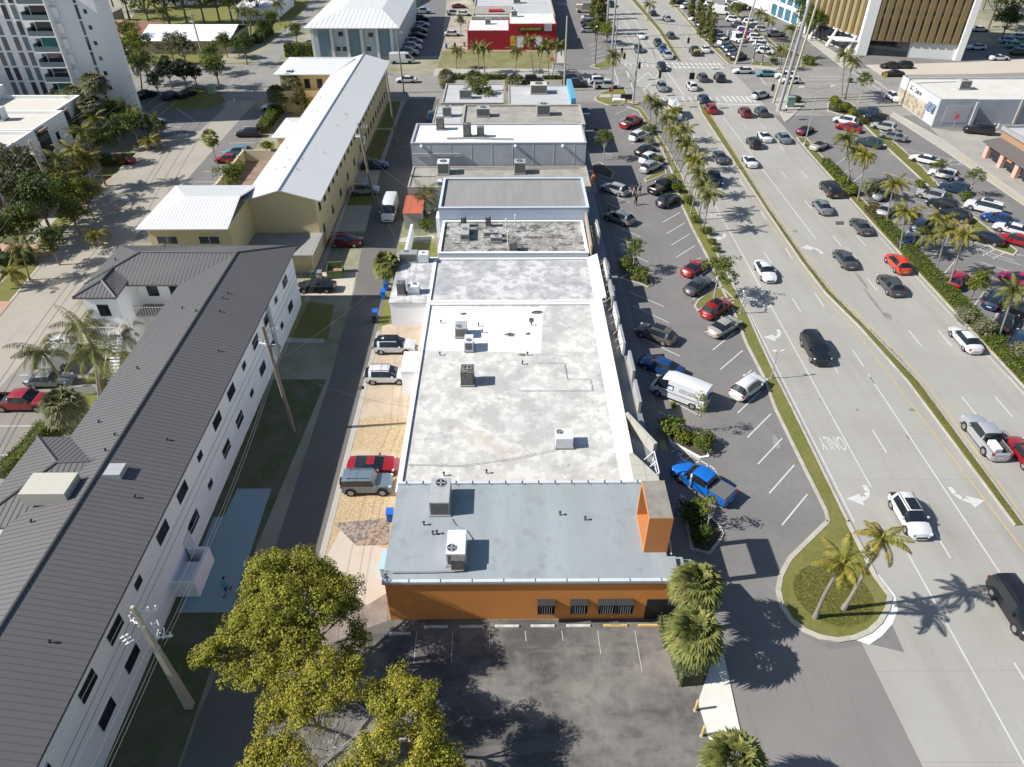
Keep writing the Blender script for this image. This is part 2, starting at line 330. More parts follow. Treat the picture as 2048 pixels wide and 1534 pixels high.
surf('driveway_pad', [(-25.4, 108), (-21.2, 108), (-21.4, 121), (-25.4, 121)], m_walk, 5)
surf('side_lawn', [(-25.4, 121), (-21.8, 121), (-22, 157), (-25.4, 157)], m_grass, 4)
surf('side_path', [(-22.2, 121), (-21.5, 121), (-21.8, 157), (-22.5, 157)], m_walk, 7)
surf('side_path', [(-25.3, 139), (-22.2, 139), (-22.2, 140), (-25.3, 140)], m_walk, 6)
surf('rear_lawn', W('800,490 872,485 876,520 796,545'), m_grass, 3)
surf('rear_lawn', W('752,625 788,560 784,648 758,652'), m_grass, 3)
surf('rear_path', W('800,476 868,470 870,478 798,485'), m_walk, 4)
# north of the crossing
surf('dry_field', W('884,102 1105,103 1115,137 876,135'), m_drygrass, 6)
surf('north_sidewalk', W('870,138 1115,138 1120,152 866,152'), m_walk, 7)
surf('north_mall_lot', W('1105,0 1108,-30 1180,-30 1190,0 1212,56 1239,112 1215,140 1120,140 1110,100'), m_lot, 7)
surf('red_store_yard', W('893,0 935,0 935,100 885,100'), mat('yard_concrete', (.36, .33, .28), [('N', .3, .4, .6, (.25, .2, .13), .7)]), 4)
surf('west_lot_asphalt', [(-52.8, 92), (-46, 92), (-46, 152), (-53.4, 152)], m_lot, 5)
surf('west_lot_asphalt', [(-52.9, 20), (-44.5, 20), (-44.5, 66), (-52.9, 66)], mat('faded_lot_asphalt', (.24, .22, .19), [('N', .4, .4, .7, (.19, .175, .155), .7)]), 5)
surf('tower_lot_asphalt', W('280,250 300,180 370,175 452,212 400,262 330,275 300,300'), m_lot, 6)
surf('pool_deck', W('480,300 560,300 560,370 470,372'), mat('brown_pool_deck', (.22, .16, .12), [('N', .5, .4, .7, (.3, .24, .18), .7)]), 6)
vL = [(-61.2, 20), (-61.2, 60), (-60.6, 70), (-61.8, 81), (-63.8, 96), (-66.1, 118), (-66.2, 128)]
def voff(d, y0, y1, n=14):
    o = []
    for k in range(n + 1):
        y = y0 + (y1 - y0) * k / n
        for (xa, ya), (xb, yb) in zip(vL[:-1], vL[1:]):
            if ya <= y <= yb: o.append((xa + (xb - xa) * (y - ya) / (yb - ya) - d, y)); break
    return o
def vband(name, d0, d1, y0, y1, m, lv): surf(name, voff(d0, y0, y1) + voff(d1, y0, y1)[::-1], m, lv)
vband('verge_lawn', 0, 3.0, 20, 127, m_grass, 7); vband('left_footpath', 3.0, 4.8, 20, 127, m_walk, 8); vband('front_gardens', 4.8, 16, 20, 127, mat('garden_soil', (.09, .085, .045), [('N', .4, .42, .6, (.1, .13, .025), .9), ('N', 1.5, .5, .7, (.17, .13, .09), .5)], bump=.3), 6)
vband('street_kerb', -.25, .1, 20, 127, m_kerb, 9)
for ya, yb in ((72, 76), (86, 91.5), (101, 106), (112, 115)): vband('paver_apron', -.3, 13, ya, yb, m_pavers, 10)
surf('corner_lawn', W('325,215 372,172 440,185 452,205 415,218 350,222'), m_grass, 7)
surf('house_lawn', W('430,125 500,75 560,60 640,0 690,-30 300,-30 250,60 262,180 330,170'), m_grass, 1)
surf('building_lawn', W('232,660 330,590 345,640 120,875 95,870'), m_grass, 3)
# highway medians and the kerbed lawn between the mall lot and the highway
strip_bed('median', '1396,207 1404,228 1532,422 1603,526 1650,587 1720,657 1816,766 2028,1052', '1403,207 1420,228 1541,420 1613,523 1661,583 1733,654 1840,766 2049,1050', m_grass2, .16, inner='median_grass')
strip_bed('north_median', '1247,-25 1262,0 1281,22 1315,62 1354,123', '1255,-25 1269,-4 1290,20 1326,62 1363,122', m_grass2, .22, inner='median_grass')
strip_bed('buffer_strip', '1252,213 1276,222 1290,245 1318,290 1342,345 1361,409 1384,459 1411,511 1440,575 1466,626 1491,689 1523,751 1548,818 1590,905 1648,1022 1653,1045', '1272,212 1284,218 1300,240 1331,290 1362,345 1390,409 1411,459 1437,511 1470,575 1496,626 1524,689 1553,751 1587,818 1630,905 1687,1022 1699,1045', m_grass, .28, inner='buffer_lawn')
_ri = W('1785,1195 1779,1222 1764,1248 1742,1268 1712,1281 1678,1286 1640,1280 1606,1265 1578,1243 1558,1212 1551,1180 1556,1150 1575,1115 1652,1040 1697,1040 1753,1151')
_rq = off(_ri, .38); _k = MB(); _n = len(_ri)
_a = sum(_ri[i][0] * _ri[(i + 1) % _n][1] - _ri[(i + 1) % _n][0] * _ri[i][1] for i in range(_n))
if _a < 0: _ri = _ri[::-1]
for i in range(_n):
    j = (i + 1) % _n
    if abs(_ri[i][1] - P(1675, 1040)[1]) < .4 and abs(_ri[j][1] - P(1675, 1040)[1]) < .4: continue
    _k.face([(*_ri[i], .13), (*_ri[j], .13), (*_rq[j], .13), (*_rq[i], .13)]); _k.face([(*_ri[i], 0), (*_ri[j], 0), (*_ri[j], .13), (*_ri[i], .13)]); _k.face([(*_rq[j], .07), (*_rq[i], .07), (*_rq[i], .13), (*_rq[j], .13)])
struct(_k.build('round_island_kerb', m_kerb, origin=(0, 0, 0))); struct(MB().sheet(_rq, .092).build('island_lawn', m_grass, origin=(0, 0, 0))); struct(MB().sheet(W('1652,1032 1693,1032 1702,1052 1655,1052'), .0885).build('island_lawn', m_grass, origin=(0, 0, 0)))
surf('gutter', '1757,1150 1790,1192 1796,1218 1785,1248 1764,1272 1738,1290 1712,1281 1742,1268 1764,1248 1779,1222 1785,1195 1752,1151', m_kerbw, 0, .045)
island('crossing_corner_bed', W('1188,197 1200,186 1228,176 1250,176 1256,190 1253,204 1240,212 1215,211 1193,203'), m_grass, w=.3, inner='corner_lawn')
# east side
island('hedge_strip', [(53.6, -15), (55.5, -15), (55.6, 90), (55.8, 126), (56.2, 134), (54.2, 134), (53.9, 125), (53.5, 95)], m_grass2, w=.22, inner='hedge_strip_lawn')
island('east_median', W('1722,246 1735,240 1790,285 1846,335 1900,395 1970,452 2036,503 2028,512 1985,498 1920,438 1855,372 1790,312'), m_grass2, w=.25, inner='east_median_grass')
island('east_corner_bed', W('1654,222 1690,232 1722,246 1735,240 1722,222 1700,205 1668,198 1655,208'), m_soil, w=.25, inner='corner_bed_soil')
island('corner_bed', W('1548,200 1570,192 1605,198 1608,208 1590,222 1570,228 1555,222'), m_soil, w=.25, inner='corner_bed_soil')
island('planting_bed', W('1240,558 1262,545 1302,560 1306,572 1296,575 1278,568'), m_soil, w=.2, inner='bed_soil')
island('planting_bed', W('1328,862 1350,850 1405,870 1420,895 1418,915 1400,918 1340,885'), m_soil, m_kerbw, w=.22, inner='bed_soil')
island('planting_bed', W('1360,990 1395,1010 1440,1050 1448,1068 1440,1085 1420,1110 1380,1100'), m_soil, w=.22, inner='bed_soil')
island('planting_bed', W('1288,358 1330,335 1334,348 1292,366'), m_grass, w=.2, inner='bed_lawn')
island('planting_bed', W('1388,612 1396,600 1425,578 1446,576 1470,600 1425,606 1395,624'), m_grass, w=.2, inner='bed_lawn')
island('planting_bed', W('1185,330 1200,325 1228,345 1224,360 1180,345'), m_soil, w=.2, inner='bed_soil')
island('north_lot_island', W('1180,134 1190,128 1222,120 1232,124 1236,132 1200,138'), m_grass, w=.25, inner='island_lawn')
island('north_east_strip', W('1300,-10 1345,0 1414,77 1470,125 1456,129 1401,76 1336,0'), m_drygrass, w=.25, inner='strip_lawn')
island('north_east_bed', W('1517,103 1524,98 1560,92 1600,108 1604,114 1570,118 1535,114'), m_soil, w=.25, inner='bed_soil')
island('north_east_bed', W('1465,14 1480,30 1530,70 1560,98 1554,100 1520,76 1476,36 1460,20'), m_grass2, w=.25, inner='bed_lawn')
island('north_corner_bed', W('1502,128 1512,122 1540,126 1552,133 1530,137 1505,137'), m_grass, w=.2, inner='bed_lawn')
island('north_corner_bed', W('1603,118 1628,120 1640,134 1600,135'), m_grass, w=.2, inner='bed_lawn')
# sidewalks
def walk(name, pts, m=None, h=.12):
    if isinstance(pts, str): pts = W(pts)
    return struct(MB().prism(pts, 0, h).build(name, m or m_walk, origin=(0, 0, 0)))
walk('mall_sidewalk', [(12.2, 30.8), (15.0, 30.8), (14.9, 60), (14.6, 90), (14.3, 108), (14.6, 137), (12.6, 137), (12.4, 108), (12.0, 60)], m_mallwalk)
walk('corner_walk', W('1562,232 1550,200 1575,190 1600,196 1610,207 1580,238 1570,245'))
walk('mall_end_walk', W('1396,1405 1432,1295 1445,1290 1447,1310 1488,1500 1425,1500'), m_white_walk, .1)
walk('street_sidewalk', W('352,470 262,470 215,470') and W('1786,225 1815,240 1890,282 2060,404 2060,420 1890,303 1780,232'), m_walk)
walk('store_terrace', W('1860,255 1895,280 1990,340 2060,385 2060,404 1900,292'), mat('grey_store_yard', (.33, .31, .28), [('N', .4, .4, .7, (.25, .23, .2), .7)]), .1)
walk('office_sidewalk', W('1604,72 1612,68 1700,125 1712,133 1690,140'), m_walk)
walk('north_corner_walk', W('1454,130 1500,130 1560,136 1552,141 1456,134'), m_walk)
walk('field_walk', W('1113,103 1128,103 1128,128 1133,140 1116,140'), m_walk)
walk('crossing_walk', W('1200,190 1256,190 1256,196 1198,196'), m_walk, .155)
surf('corner_yellow_kerb', W('1250,196 1282,206 1272,210 1240,204'), m_ypaint, 0, .15)
surf('store_yard', W('1860,255 1905,262 2060,262 2060,385 1990,340 1895,280'), mat('pale_store_yard', (.35, .33, .29), [('N', .25, .4, .65, (.26, .25, .22), .7)]), 3)
surf('office_yard', W('1730,130 1925,125 2060,118 2060,145 1960,148 1760,150'), m_slabc, 7)
m_stain = mat('road_stain', (.2, .185, .165), [('N', 2, .4, .7, (.26, .245, .22), .8)]); m_pale = mat('pale_patch', (.26, .25, .24), [('N', 1, .4, .7, (.2, .19, .18), .8)])
def blot(px, py, w, l, m, lv, n=12, nm='stain'):
    x, y = P(px, py); surf(nm, [(x + w / 2 * math.cos(6.283 * k / n) * random.uniform(.7, 1.15), y + l / 2 * math.sin(6.283 * k / n) * random.uniform(.7, 1.15)) for k in range(n)], m, lv)
for k, (px, py, w, l) in enumerate(((1722, 560, .5, 5), (1745, 600, .45, 7), (1775, 632, .9, 1.6), (1590, 463, .9, .9), (1640, 800, .25, .6), (1816, 875, .35, .8), (1825, 820, .8, .5), (2010, 870, 1.0, 1.4), (1715, 820, .3, .5))): blot(px, py, w, l, m_stain, 7, nm='road_stain')
for px, py, w, l in ((1553, 885, .7, 2.2), (1475, 560, .25, .25), (1385, 605, .3, .3), (1430, 860, .4, .3)): blot(px, py, w, l, m_pale if w > .5 else m_patch, 7, nm='asphalt_patch')
for px, py in ((106, 584), (722, 776)): blot(px, py, .75, .75, m_patch, 7, nm='manhole_cover')
surf('yellow_walk_patch', '1318,885 1330,885 1335,902 1322,902', mat('yellow_faded_paint', (.42, .36, .1), [('N', 2, .4, .6, (.25, .24, .18), .8)]), 0, .126)
# drainage grates and patches on the road
for q in ('1226,80 1243,80 1243,84 1226,84', '1671,443 1688,443 1688,450 1671,450'):
    surf('storm_grate', q, m_patch, 8)
# ---------------------------------------------------------------- paint
wp, yp, bp_ = MB(), MB(), MB()
ZP = .0365
def dash(x, y0, y1, w=.14): wp.strip([(x, y0), (x, y1)], w, ZP)
dash(32.0, 20, 37, .13) ; dash(32.0, 44, 125, .13)
for k in range(-1, 12):
    y = 24 + k * 12.2
    if y < 150: 
        if y < 60 or True: dash(35.2, y, y + 3.2)
        if y > 60: dash(38.4, y + 1.2, y + 4.4)
        dash(46.4, y + 5, y + 8.2); dash(49.8, y + 5, y + 8.2)
dash(38.35, 5, 60, .14)
wp.strip(W('1736,749 1748,768'), .14, ZP)
wp.strip([(43.6, 92), (43.4, 146)], .14, ZP)
wp.strip([(53.0, 20), (53.0, 60)], .14, ZP); wp.strip([(52.9, 60), (52.9, 95)], .1, ZP)
wp.strip([(28.95, 40), (28.95, 74)], .12, ZP)
for pts in ('1790,766 2017,1062 2060,1120', '1705,655 1790,766', '1640,588 1705,655', '1594,528 1640,588', '1524,424 1594,528', '1385,216 1524,424'):
    yp.strip(W(pts), .16, ZP)
for pts in ('1852,766 2050,1038', '1743,654 1852,766', '1668,583 1743,654', '1620,523 1668,583', '1549,420 1620,523', '1412,212 1549,420'):
    yp.strip(W(pts), .16, ZP)
for pts in ('1345,122 1308,62 1276,22 1254,-5', '1372,124 1334,62 1296,20 1272,-8'): yp.strip(W(pts), .2, ZP)
for a, b in (((1234, 20), (1262, 62)), ((1255, 20), (1330, 128)), ((1318, 130), (1275, 70)), ((1290, 128), (1252, 70))): wp.strip([P(*a), P(*b)], .18, ZP)
for x in (46.6, 50.2):
    for y in (190, 202, 214, 226, 238, 250): dash(x, y, y + 3.5, .18)
# crosswalks (ladder) and stop bars
def ladder(a, b, n, L, w=.5, sk=0):
    (x0, y0), (x1, y1) = a, b
    for i in range(n):
        t = i / (n - 1); x = x0 + (x1 - x0) * t; y = y0 + (y1 - y0) * t; wp.strip([(x, y), (x + sk, y + L)], w, ZP)
ladder(P(1352, 137), P(1446, 137), 11, 5, .55)
ladder(P(1252, 133), P(1340, 135), 9, 4.5, .4)
ladder(P(1455, 205), P(1512, 205), 7, 4.6, .5)
ladder(P(1330, 205), P(1440, 205), 9, 4.0, .35)
wp.strip(W('1432,208 1520,210'), .6, ZP); wp.strip(W('1225,125 1330,125'), .5, ZP)
wp.strip(W('1238,127 1345,130'), .3, ZP)
for q in ('1512,146 1532,170', '1530,168 1718,168', '1720,146 1768,170', '1600,160 1680,160', '1620,153 1680,153', '1700,142 1870,250', '1715,140 1880,248',
          '1334,144 1369,192', '1369,193 1300,196', '1272,165 1296,145', '1296,145 1330,180', '1300,180 1352,162', '1272,168 1310,190', '1320,146 1290,178',
          '1256,145 1266,180', '1228,140 1246,192', '1252,142 1262,165'):
    wp.strip(W(q), .22, ZP)
for q in ('1530,170 1700,171', ): yp.strip(W(q), .2, ZP)
# mall lot bays
for k in range(18):      # right-hand bays
    y = 39.7 + 3.62 * k - (0.0); 
    if y < 100: x0 = 22.8; wp.strip([(x0, y), (x0 + 3.3, y + 3.5)], .14, ZP)
for q in ('1144,228 1270,206',): pass
for a, b in (((1231, 229), (1262, 214)), ((1238, 242), (1272, 226)), ((1246, 256), (1278, 240)), ((1255, 271), (1290, 252)), ((1262, 289), (1296, 270)), ((1270, 305), (1300, 290))): wp.strip([P(*a), P(*b)], .12, ZP)
for q in ('1180,252 1208,261', '1190,298 1225,311', '1198,340 1228,355', '1197,360 1256,375', '1204,382 1258,405', '1211,405 1265,428', '1223,449 1281,474', '1230,473 1288,499', '1237,498 1297,525', '1259,584 1328,614', '1266,612 1338,646', '1282,676 1360,713', '1303,746 1370,775', '1312,787 1400,832', '1314,822 1366,848', '1357,905 1372,935'):
    wp.strip(W(q), .12, ZP)
for q in ('1342,890 1425,935', '1425,935 1442,960'): wp.strip(W(q), .14, ZP)
for a, b in (((1342, 905), (1358, 896)), ((1356, 912), (1372, 903)), ((1370, 920), (1386, 911)), ((1386, 930), (1402, 920)), ((1402, 939), (1418, 930)), ((1416, 950), (1432, 940))): wp.strip([P(*a), P(*b)], .12, ZP)
bp_.strip(W('1348,918 1356,905 1345,896'), .12, ZP); bp_.strip(W('1378,1000 1398,1016 1430,1046'), .12, ZP)
# front lot bays
for x, y1 in ((-6.7, 25.2), (-4.1, 25.4), (-1.45, 27.4), (1.15, 28.4), (3.8, 28.4), (6.4, 26.5), (9.1, 24)):
    wp.strip([(x, 29.9), (x + .05, 29.9 - (29.9 - y1) * .55)], .045, ZP)
# east lot bays
for k in range(16):
    y = 62 + 3.85 * k; wp.strip([(56.2, y), (60.0, y + 4.2)], .12, ZP)
for k in range(14):
    y = 66 + 3.95 * k; wp.strip([(63.4, y + 3.3), (68.3, y - 1.4)], .12, ZP) if k < 13 else None
for k in range(12):
    y = 72 + 4.4 * k; wp.strip([(68.5, y + 3.3), (73.4, y - 1.4)], .12, ZP)
for q in ('1925,500 1955,484', '1945,506 1975,490', '1965,512 1995,496', '1985,518 2015,503', '1908,484 2030,522', '1930,474 2040,512', '1772,308 1830,318', '1800,296 1935,327', '1850,330 1930,330', '1870,322 1880,316', '1895,326 1905,320', '1915,330 1925,324'):
    wp.strip(W(q), .14, ZP)
yp.strip(W('1918,312 1945,330'), .5, .13); yp.strip(W('1960,340 2060,420'), .3, .13)
# west lots
for k in range(12): y = 95 + 4.6 * k; wp.strip([(-51.5, y), (-46.6, y)], .14, ZP)
for k in range(11): y = 24 + 4.1 * k; wp.strip([(-52, y), (-45.6, y)], .12, ZP)
for q in ('296,208 326,186', '294,228 346,192', '306,240 352,205', '330,240 368,245', '322,250 360,255', '352,215 392,245'): wp.strip(W(q), .16, ZP)
for a, b in (((1122, 95), (1140, 100)),): pass
for k in range(6): wp.strip([P(1178 + 2 * k, 92 + 8 * k), P(1196 + 5 * k, 86 + 8 * k)], .18, ZP)
# shop yard hatch bars
for k in range(5): wp.strip([P(1962 + 8 * k, 257), P(1967 + 8 * k, 245)], .25, ZP + .004)
struct(wp.build('white_road_markings', m_wpaint, origin=(0, 0, 0))); struct(yp.build('yellow_road_markings', m_ypaint, origin=(0, 0, 0))); struct(bp_.build('blue_road_markings', m_bpaint, origin=(0, 0, 0)))
for (px, py, sx, sz) in ((1664, 886, 1.0, 2.7), (1521, 606, 1.0, 2.7), (1424, 431, 1.0, 2.7)):
    x, y = P(px, py); o = text('lane_word_marking', 'ONLY', sz, (x, y, ZP + .002), (0, 0, math.pi), m_wpaint, sx=.33); struct(o)
def arrow(px, py, side, flip=1, s=1.0, m=None):
    """curved turn arrow; side=-1 towards -x, flip=-1 for traffic heading +y"""
    x0, y0 = P(px, py); mb = MB(); pts = [(-.9 * side, 1.5), (-.85 * side, .7), (-.5 * side, .1), (0.1 * side, -.25)]
    pts = [(x0 + a * s, y0 + b * s * flip) for a, b in pts]; mb.strip(pts, .42 * s, ZP)
    h = [(.05, -.95), (1.3, -.1), (-.05, .5)]
    mb.sheet([(x0 + a * side * s, y0 + b * s * flip) for a, b in h], ZP + .002); struct(mb.build('turn_arrow_marking', m_wpaint, origin=(0, 0, 0)))
arrow(1722, 996, -1); arrow(1937, 1000, 1); arrow(1548, 674, -1); arrow(1441, 476, -1, s=.9); arrow(1622, 497, -1, -1, 1.1); arrow(1362, 240, -1, s=.9)
# ================================================================ buildings
m_wroof = mat('white_roof_coating', (.60, .585, .545), [('N', .13, .42, .62, (.52, .505, .475), .85), ('N', .35, .5, .6, (.33, .325, .31), .7), ('N', .9, .47, .5, (.4, .385, .36), .5), ('N', 1.8, .6, .7, (.26, .25, .235), .6), ('b', (3.9, 5.6, 0), .02, 0, (.58, .57, .54), .45), ('n', .2, .62, .72, (.47, .37, .26), .35)], rough=.75)
m_wroof2 = mat('patchy_white_roof', (.56, .55, .53), [('N', .28, .44, .56, (.33, .33, .34), .8), ('N', .9, .5, .56, (.27, .27, .28), .6), ('b', (3.6, 3.1, .5), .03, 0, (.42, .42, .42), .6), ('N', 3, .58, .7, (.25, .245, .24), .5)], rough=.75)
m_wclean = mat('clean_white_roof', (.72, .71, .69), [('N', .15, .5, .75, (.62, .61, .59), .6), ('n', 2, .66, .76, (.5, .48, .44), .4)], rough=.6)
m_wpara = mat('white_parapet', (.7, .69, .66), [('N', .5, .5, .8, (.55, .53, .48), .6)])
m_groof = mat('pale_blue_grey_roof', (.27, .30, .308), [('N', .5, .4, .65, (.325, .355, .37), .7, (1, .12, 1)), ('N', 2.5, .55, .75, (.235, .26, .275), .5, (1, .3, 1)), ('b', (1.6, 400, 0), .012, 0, (.245, .27, .285), .4), ('N', .7, .56, .66, (.2, .2, .19), .35)], rough=.6)
m_dirty = mat('blackened_gravel_roof', (.27, .255, .235), [('N', .3, .45, .58, (.45, .44, .42), .85), ('N', 2.2, .48, .56, (.17, .16, .145), .7), ('N', .9, .52, .6, (.06, .056, .05), .85), ('N', 3, .5, .8, (.22, .21, .19), .5), ('b', (1.5, 3.4, 0), .03, 0, (.2, .19, .17), .4)], rough=.9)
m_ribroof = mat('grey_felt_roof', (.235, .225, .215), [('N', .6, .4, .7, (.3, .285, .27), .7, (1, .2, 1)), ('b', (1.0, 400, 0), .05, 0, (.29, .28, .265), .5), ('b', (400, .9, 0), .03, 0, (.2, .19, .18), .35)], rough=.9)
m_oldroof = mat('weathered_tan_roof', (.33, .31, .275), [('N', .5, .42, .65, (.24, .22, .19), .8), ('b', (2.2, 2.2, 0), .04, 0, (.2, .19, .17), .5), ('N', 2.4, .6, .75, (.13, .115, .09), .6), ('n', .9, .6, .7, (.4, .3, .2), .3)], rough=.9)
m_lgroof = mat('light_grey_roof', (.44, .44, .44), [('N', .4, .45, .7, (.33, .33, .33), .7, (.4, 1, 1)), ('N', 2, .6, .75, (.25, .24, .22), .5)], rough=.8)
m_orange = mat('orange_stucco', (.66, .255, .068), [('N', .4, .4, .7, (.62, .235, .06), .6), ('n', 6, .7, .8, (.55, .21, .06), .5)], bump=.08, bscale=40)
m_orange2 = mat('orange_tower_paint', (.5, .2, .07), [('N', .4, .4, .7, (.46, .18, .06), .6)])
m_yellow = mat('yellow_stucco', (.62, .50, .27), [('N', .3, .4, .7, (.58, .465, .25), .6)], bump=.05)
m_whitew = mat('white_stucco', (.82, .82, .82), [('N', .25, .4, .7, (.78, .78, .785), .6)], bump=.05)
m_bluew = mat('pale_blue_stucco', (.42, .49, .56), [('N', .4, .4, .7, (.38, .45, .52), .6)])
m_greyw = mat('grey_painted_wall', (.40, .41, .43), [('N', .3, .4, .7, (.29, .295, .32), .6)])
m_red = mat('red_painted_wall', (.33, .022, .03), [('N', .3, .4, .7, (.29, .02, .026), .6)])
m_conc = mat('bare_concrete', (.36, .34, .3), [('N', .8, .45, .7, (.27, .255, .22), .6)])
m_dkroof = mat('charcoal_metal_roof', (.115, .108, .108), [('N', .08, .4, .6, (.125, .118, .116), .7)], rough=.5, spec=.4)
m_dkrib = mat('charcoal_seams', (.10, .098, .098), rough=.45)
m_wtroof = mat('white_metal_roof', (.62, .615, .6), [('N', .1, .4, .6, (.6, .6, .59), .7), ('n', .2, .62, .72, (.62, .56, .52), .35)], rough=.5, spec=.4)
m_wtrib = mat('white_seams', (.68, .68, .68), rough=.5)
m_tile = mat('terracotta_roof_tiles', (.42, .22, .15), [('N', .6, .4, .7, (.36, .2, .14), .6), ('b', (.4, .4, .5), .05, 0, (.25, .13, .09), .5)])
m_glass = mat('dark_window_glass', (.015, .02, .028), rough=.08, spec=.8)
m_glassb = mat('blue_window_glass', (.05, .16, .22), [('n', .4, .4, .7, (.03, .1, .14), .7)], rough=.1, spec=.8)
m_frame = mat('dark_window_frame', (.04, .04, .042), rough=.5)
m_wframe = mat('white_frame', (.6, .6, .6), rough=.5)
m_metal = mat('galvanised_metal', (.38, .385, .39), [('N', 2, .4, .7, (.3, .3, .3), .6)], rough=.5, metal=.3)
m_dkmetal = mat('dark_metal', (.05, .05, .052), rough=.5)
m_acgrey = mat('air_conditioner_grey', (.36, .37, .37), [('N', 2, .45, .7, (.28, .285, .28), .6)], rough=.6)
m_acwhite = mat('air_conditioner_white', (.62, .64, .66), [('N', 2, .5, .7, (.5, .51, .52), .6)], rough=.5)
m_coil = mat('condenser_coil', (.13, .125, .115), [('b', (.08, .05, 0), .012, 0, (.05, .05, .05), .8), ('N', 3, .4, .7, (.2, .19, .17), .6)], rough=.7)
m_gold = mat('gold_fins', (.185, .14, .065), [('N', .25, .42, .62, (.155, .12, .065), .7), ('n', .6, .6, .72, (.22, .12, .06), .6)], rough=.5, metal=.15)
m_brick = mat('tan_brick', (.3, .175, .09), [('b', (.5, .25, .5), .03, 0, (.34, .25, .16), .6), ('N', .8, .4, .7, (.25, .14, .07), .5)])
m_pinkp = mat('pink_pillar', (.5, .32, .26))
m_stone = mat('concrete_tilework', (.42, .4, .34), [('b', (1.6, 1.2, 0), .03, 0, (.25, .24, .2), .8), ('N', 1, .5, .7, (.34, .32, .28), .6)])
m_blk = mat('black_paint', (.02, .02, .022), rough=.6)
m_bar = mat('grey_window_bars', (.3, .29, .28), rough=.6)

def flat(name, label, x0, x1, y0, y1, h, wm, rm, par=.35, t=.3, cap=None, group=None, z0=0, wallname='wall'):
    b = thing(name, label, 'building', (x0 + x1) / 2, (y0 + y1) / 2, 0, group)
    w = MB(); hp = h + par
    w.box(x0, x1, y0, y0 + t, z0, hp).box(x0, x1, y1 - t, y1, z0, hp).box(x0, x0 + t, y0 + t, y1 - t, z0, hp).box(x1 - t, x1, y0 + t, y1 - t, z0, hp)
    w.build(wallname, wm, b)
    MB().box(x0 + t, x1 - t, y0 + t, y1 - t, h - .3, h).build('roof', rm, b)
    if cap:
        c = MB(); e = .05
        c.box(x0 - e, x1 + e, y0 - e, y0 + t + e, hp, hp + .06).box(x0 - e, x1 + e, y1 - t - e, y1 + e, hp, hp + .06).box(x0 - e, x0 + t + e, y0 + t + e, y1 - t - e, hp, hp + .06).box(x1 - t - e, x1 + e, y0 + t + e, y1 - t - e, hp, hp + .06)
        c.build('coping', cap, b)
    return b
def ribs(mb, poly, e, spacing, hgt=.07, wid=.06):
    """standing seams: lines on the polygon across direction e (unit, in plane), every spacing"""
    pv = [Vector(p) for p in poly]; e = Vector(e).normalized(); n = (pv[1] - pv[0]).cross(pv[2] - pv[1]).normalized()
    if n.z < 0: n = -n
    d = [p.dot(e) for p in pv]; s = math.floor(min(d) / spacing) * spacing + spacing * .5
    while s < max(d):
        q = []
        for i in range(len(pv)):
            j = (i + 1) % len(pv)
            if (d[i] - s) * (d[j] - s) < 0: q.append(pv[i].lerp(pv[j], (s - d[i]) / (d[j] - d[i])))
        if len(q) == 2 and (q[1] - q[0]).length > .25:
            a, b = q; w = e * wid / 2; u = n * hgt; a = a - n * .01; b = b - n * .01
            mb.face([a - w, b - w, b - w + u, a - w + u]); mb.face([b + w, a + w, a + w + u, b + w + u]); mb.face([a - w + u, b - w + u, b + w + u, a + w + u]); mb.face([a - w, a - w + u, a + w + u, a + w])
            mb.face([b + w, b + w + u, b - w + u, b - w])
        s += spacing
def roofset(parent, slopes, rm, ribm, sp=.55, t=.15, caplines=(), name='roof', capm=None, hgt=.07, wid=.06):
    a = MB(); r = MB()
    for poly, e in slopes: a.slab3(poly, t); ribs(r, poly, e, sp, hgt, wid)
    ro = a.build(name, rm, parent); r.build('seams', ribm, ro)
    if caplines:
        c = MB()
        for p, q in caplines: c.tube((*p[:2], p[2] + .02), (*q[:2], q[2] + .02), .12, n=6)
        c.build('ridge_cap', capm or ribm, ro)
    return ro
def win_x(parent, x, y, z, w, h, side=1, name='window', fm=None, gm=None, mull=1):
    """window in a wall facing +x (side=1) or -x; centred at y, z"""
    fm = fm or m_frame; f = MB(); d = .05 * side; xs = sorted((x, x + d)); t = .06
    f.box(*xs, y - w / 2, y + w / 2, z - h / 2, z - h / 2 + t).box(*xs, y - w / 2, y + w / 2, z + h / 2 - t, z + h / 2)
    f.box(*xs, y - w / 2, y - w / 2 + t, z - h / 2 + t, z + h / 2 - t).box(*xs, y + w / 2 - t, y + w / 2, z - h / 2 + t, z + h / 2 - t)
    for i in range(mull): yy = y - w / 2 + w * (i + 1) / (mull + 1); f.box(*xs, yy - .03, yy + .03, z - h / 2 + t, z + h / 2 - t)
    o = f.build(name, fm, parent); gx = sorted((x + .005 * side, x + .02 * side))
    MB().box(*gx, y - w / 2 + t, y + w / 2 - t, z - h / 2 + t, z + h / 2 - t).build('pane', gm or m_glass, o); return o
def win_y(parent, x, y, z, w, h, side=-1, name='window', fm=None, gm=None, mull=1):
    fm = fm or m_frame; f = MB(); ys = sorted((y, y + .05 * side)); t = .06
    f.box(x - w / 2, x + w / 2, *ys, z - h / 2, z - h / 2 + t).box(x - w / 2, x + w / 2, *ys, z + h / 2 - t, z + h / 2)
    f.box(x - w / 2, x - w / 2 + t, *ys, z - h / 2 + t, z + h / 2 - t).box(x + w / 2 - t, x + w / 2, *ys, z - h / 2 + t, z + h / 2 - t)
    for i in range(mull): xx = x - w / 2 + w * (i + 1) / (mull + 1); f.box(xx - .03, xx + .03, *ys, z - h / 2 + t, z + h / 2 - t)
    o = f.build(name, fm, parent); gy = sorted((y + .005 * side, y + .02 * side))
    MB().box(x - w / 2 + t, x + w / 2 - t, *gy, z - h / 2 + t, z + h / 2 - t).build('pane', gm or m_glass, o); return o

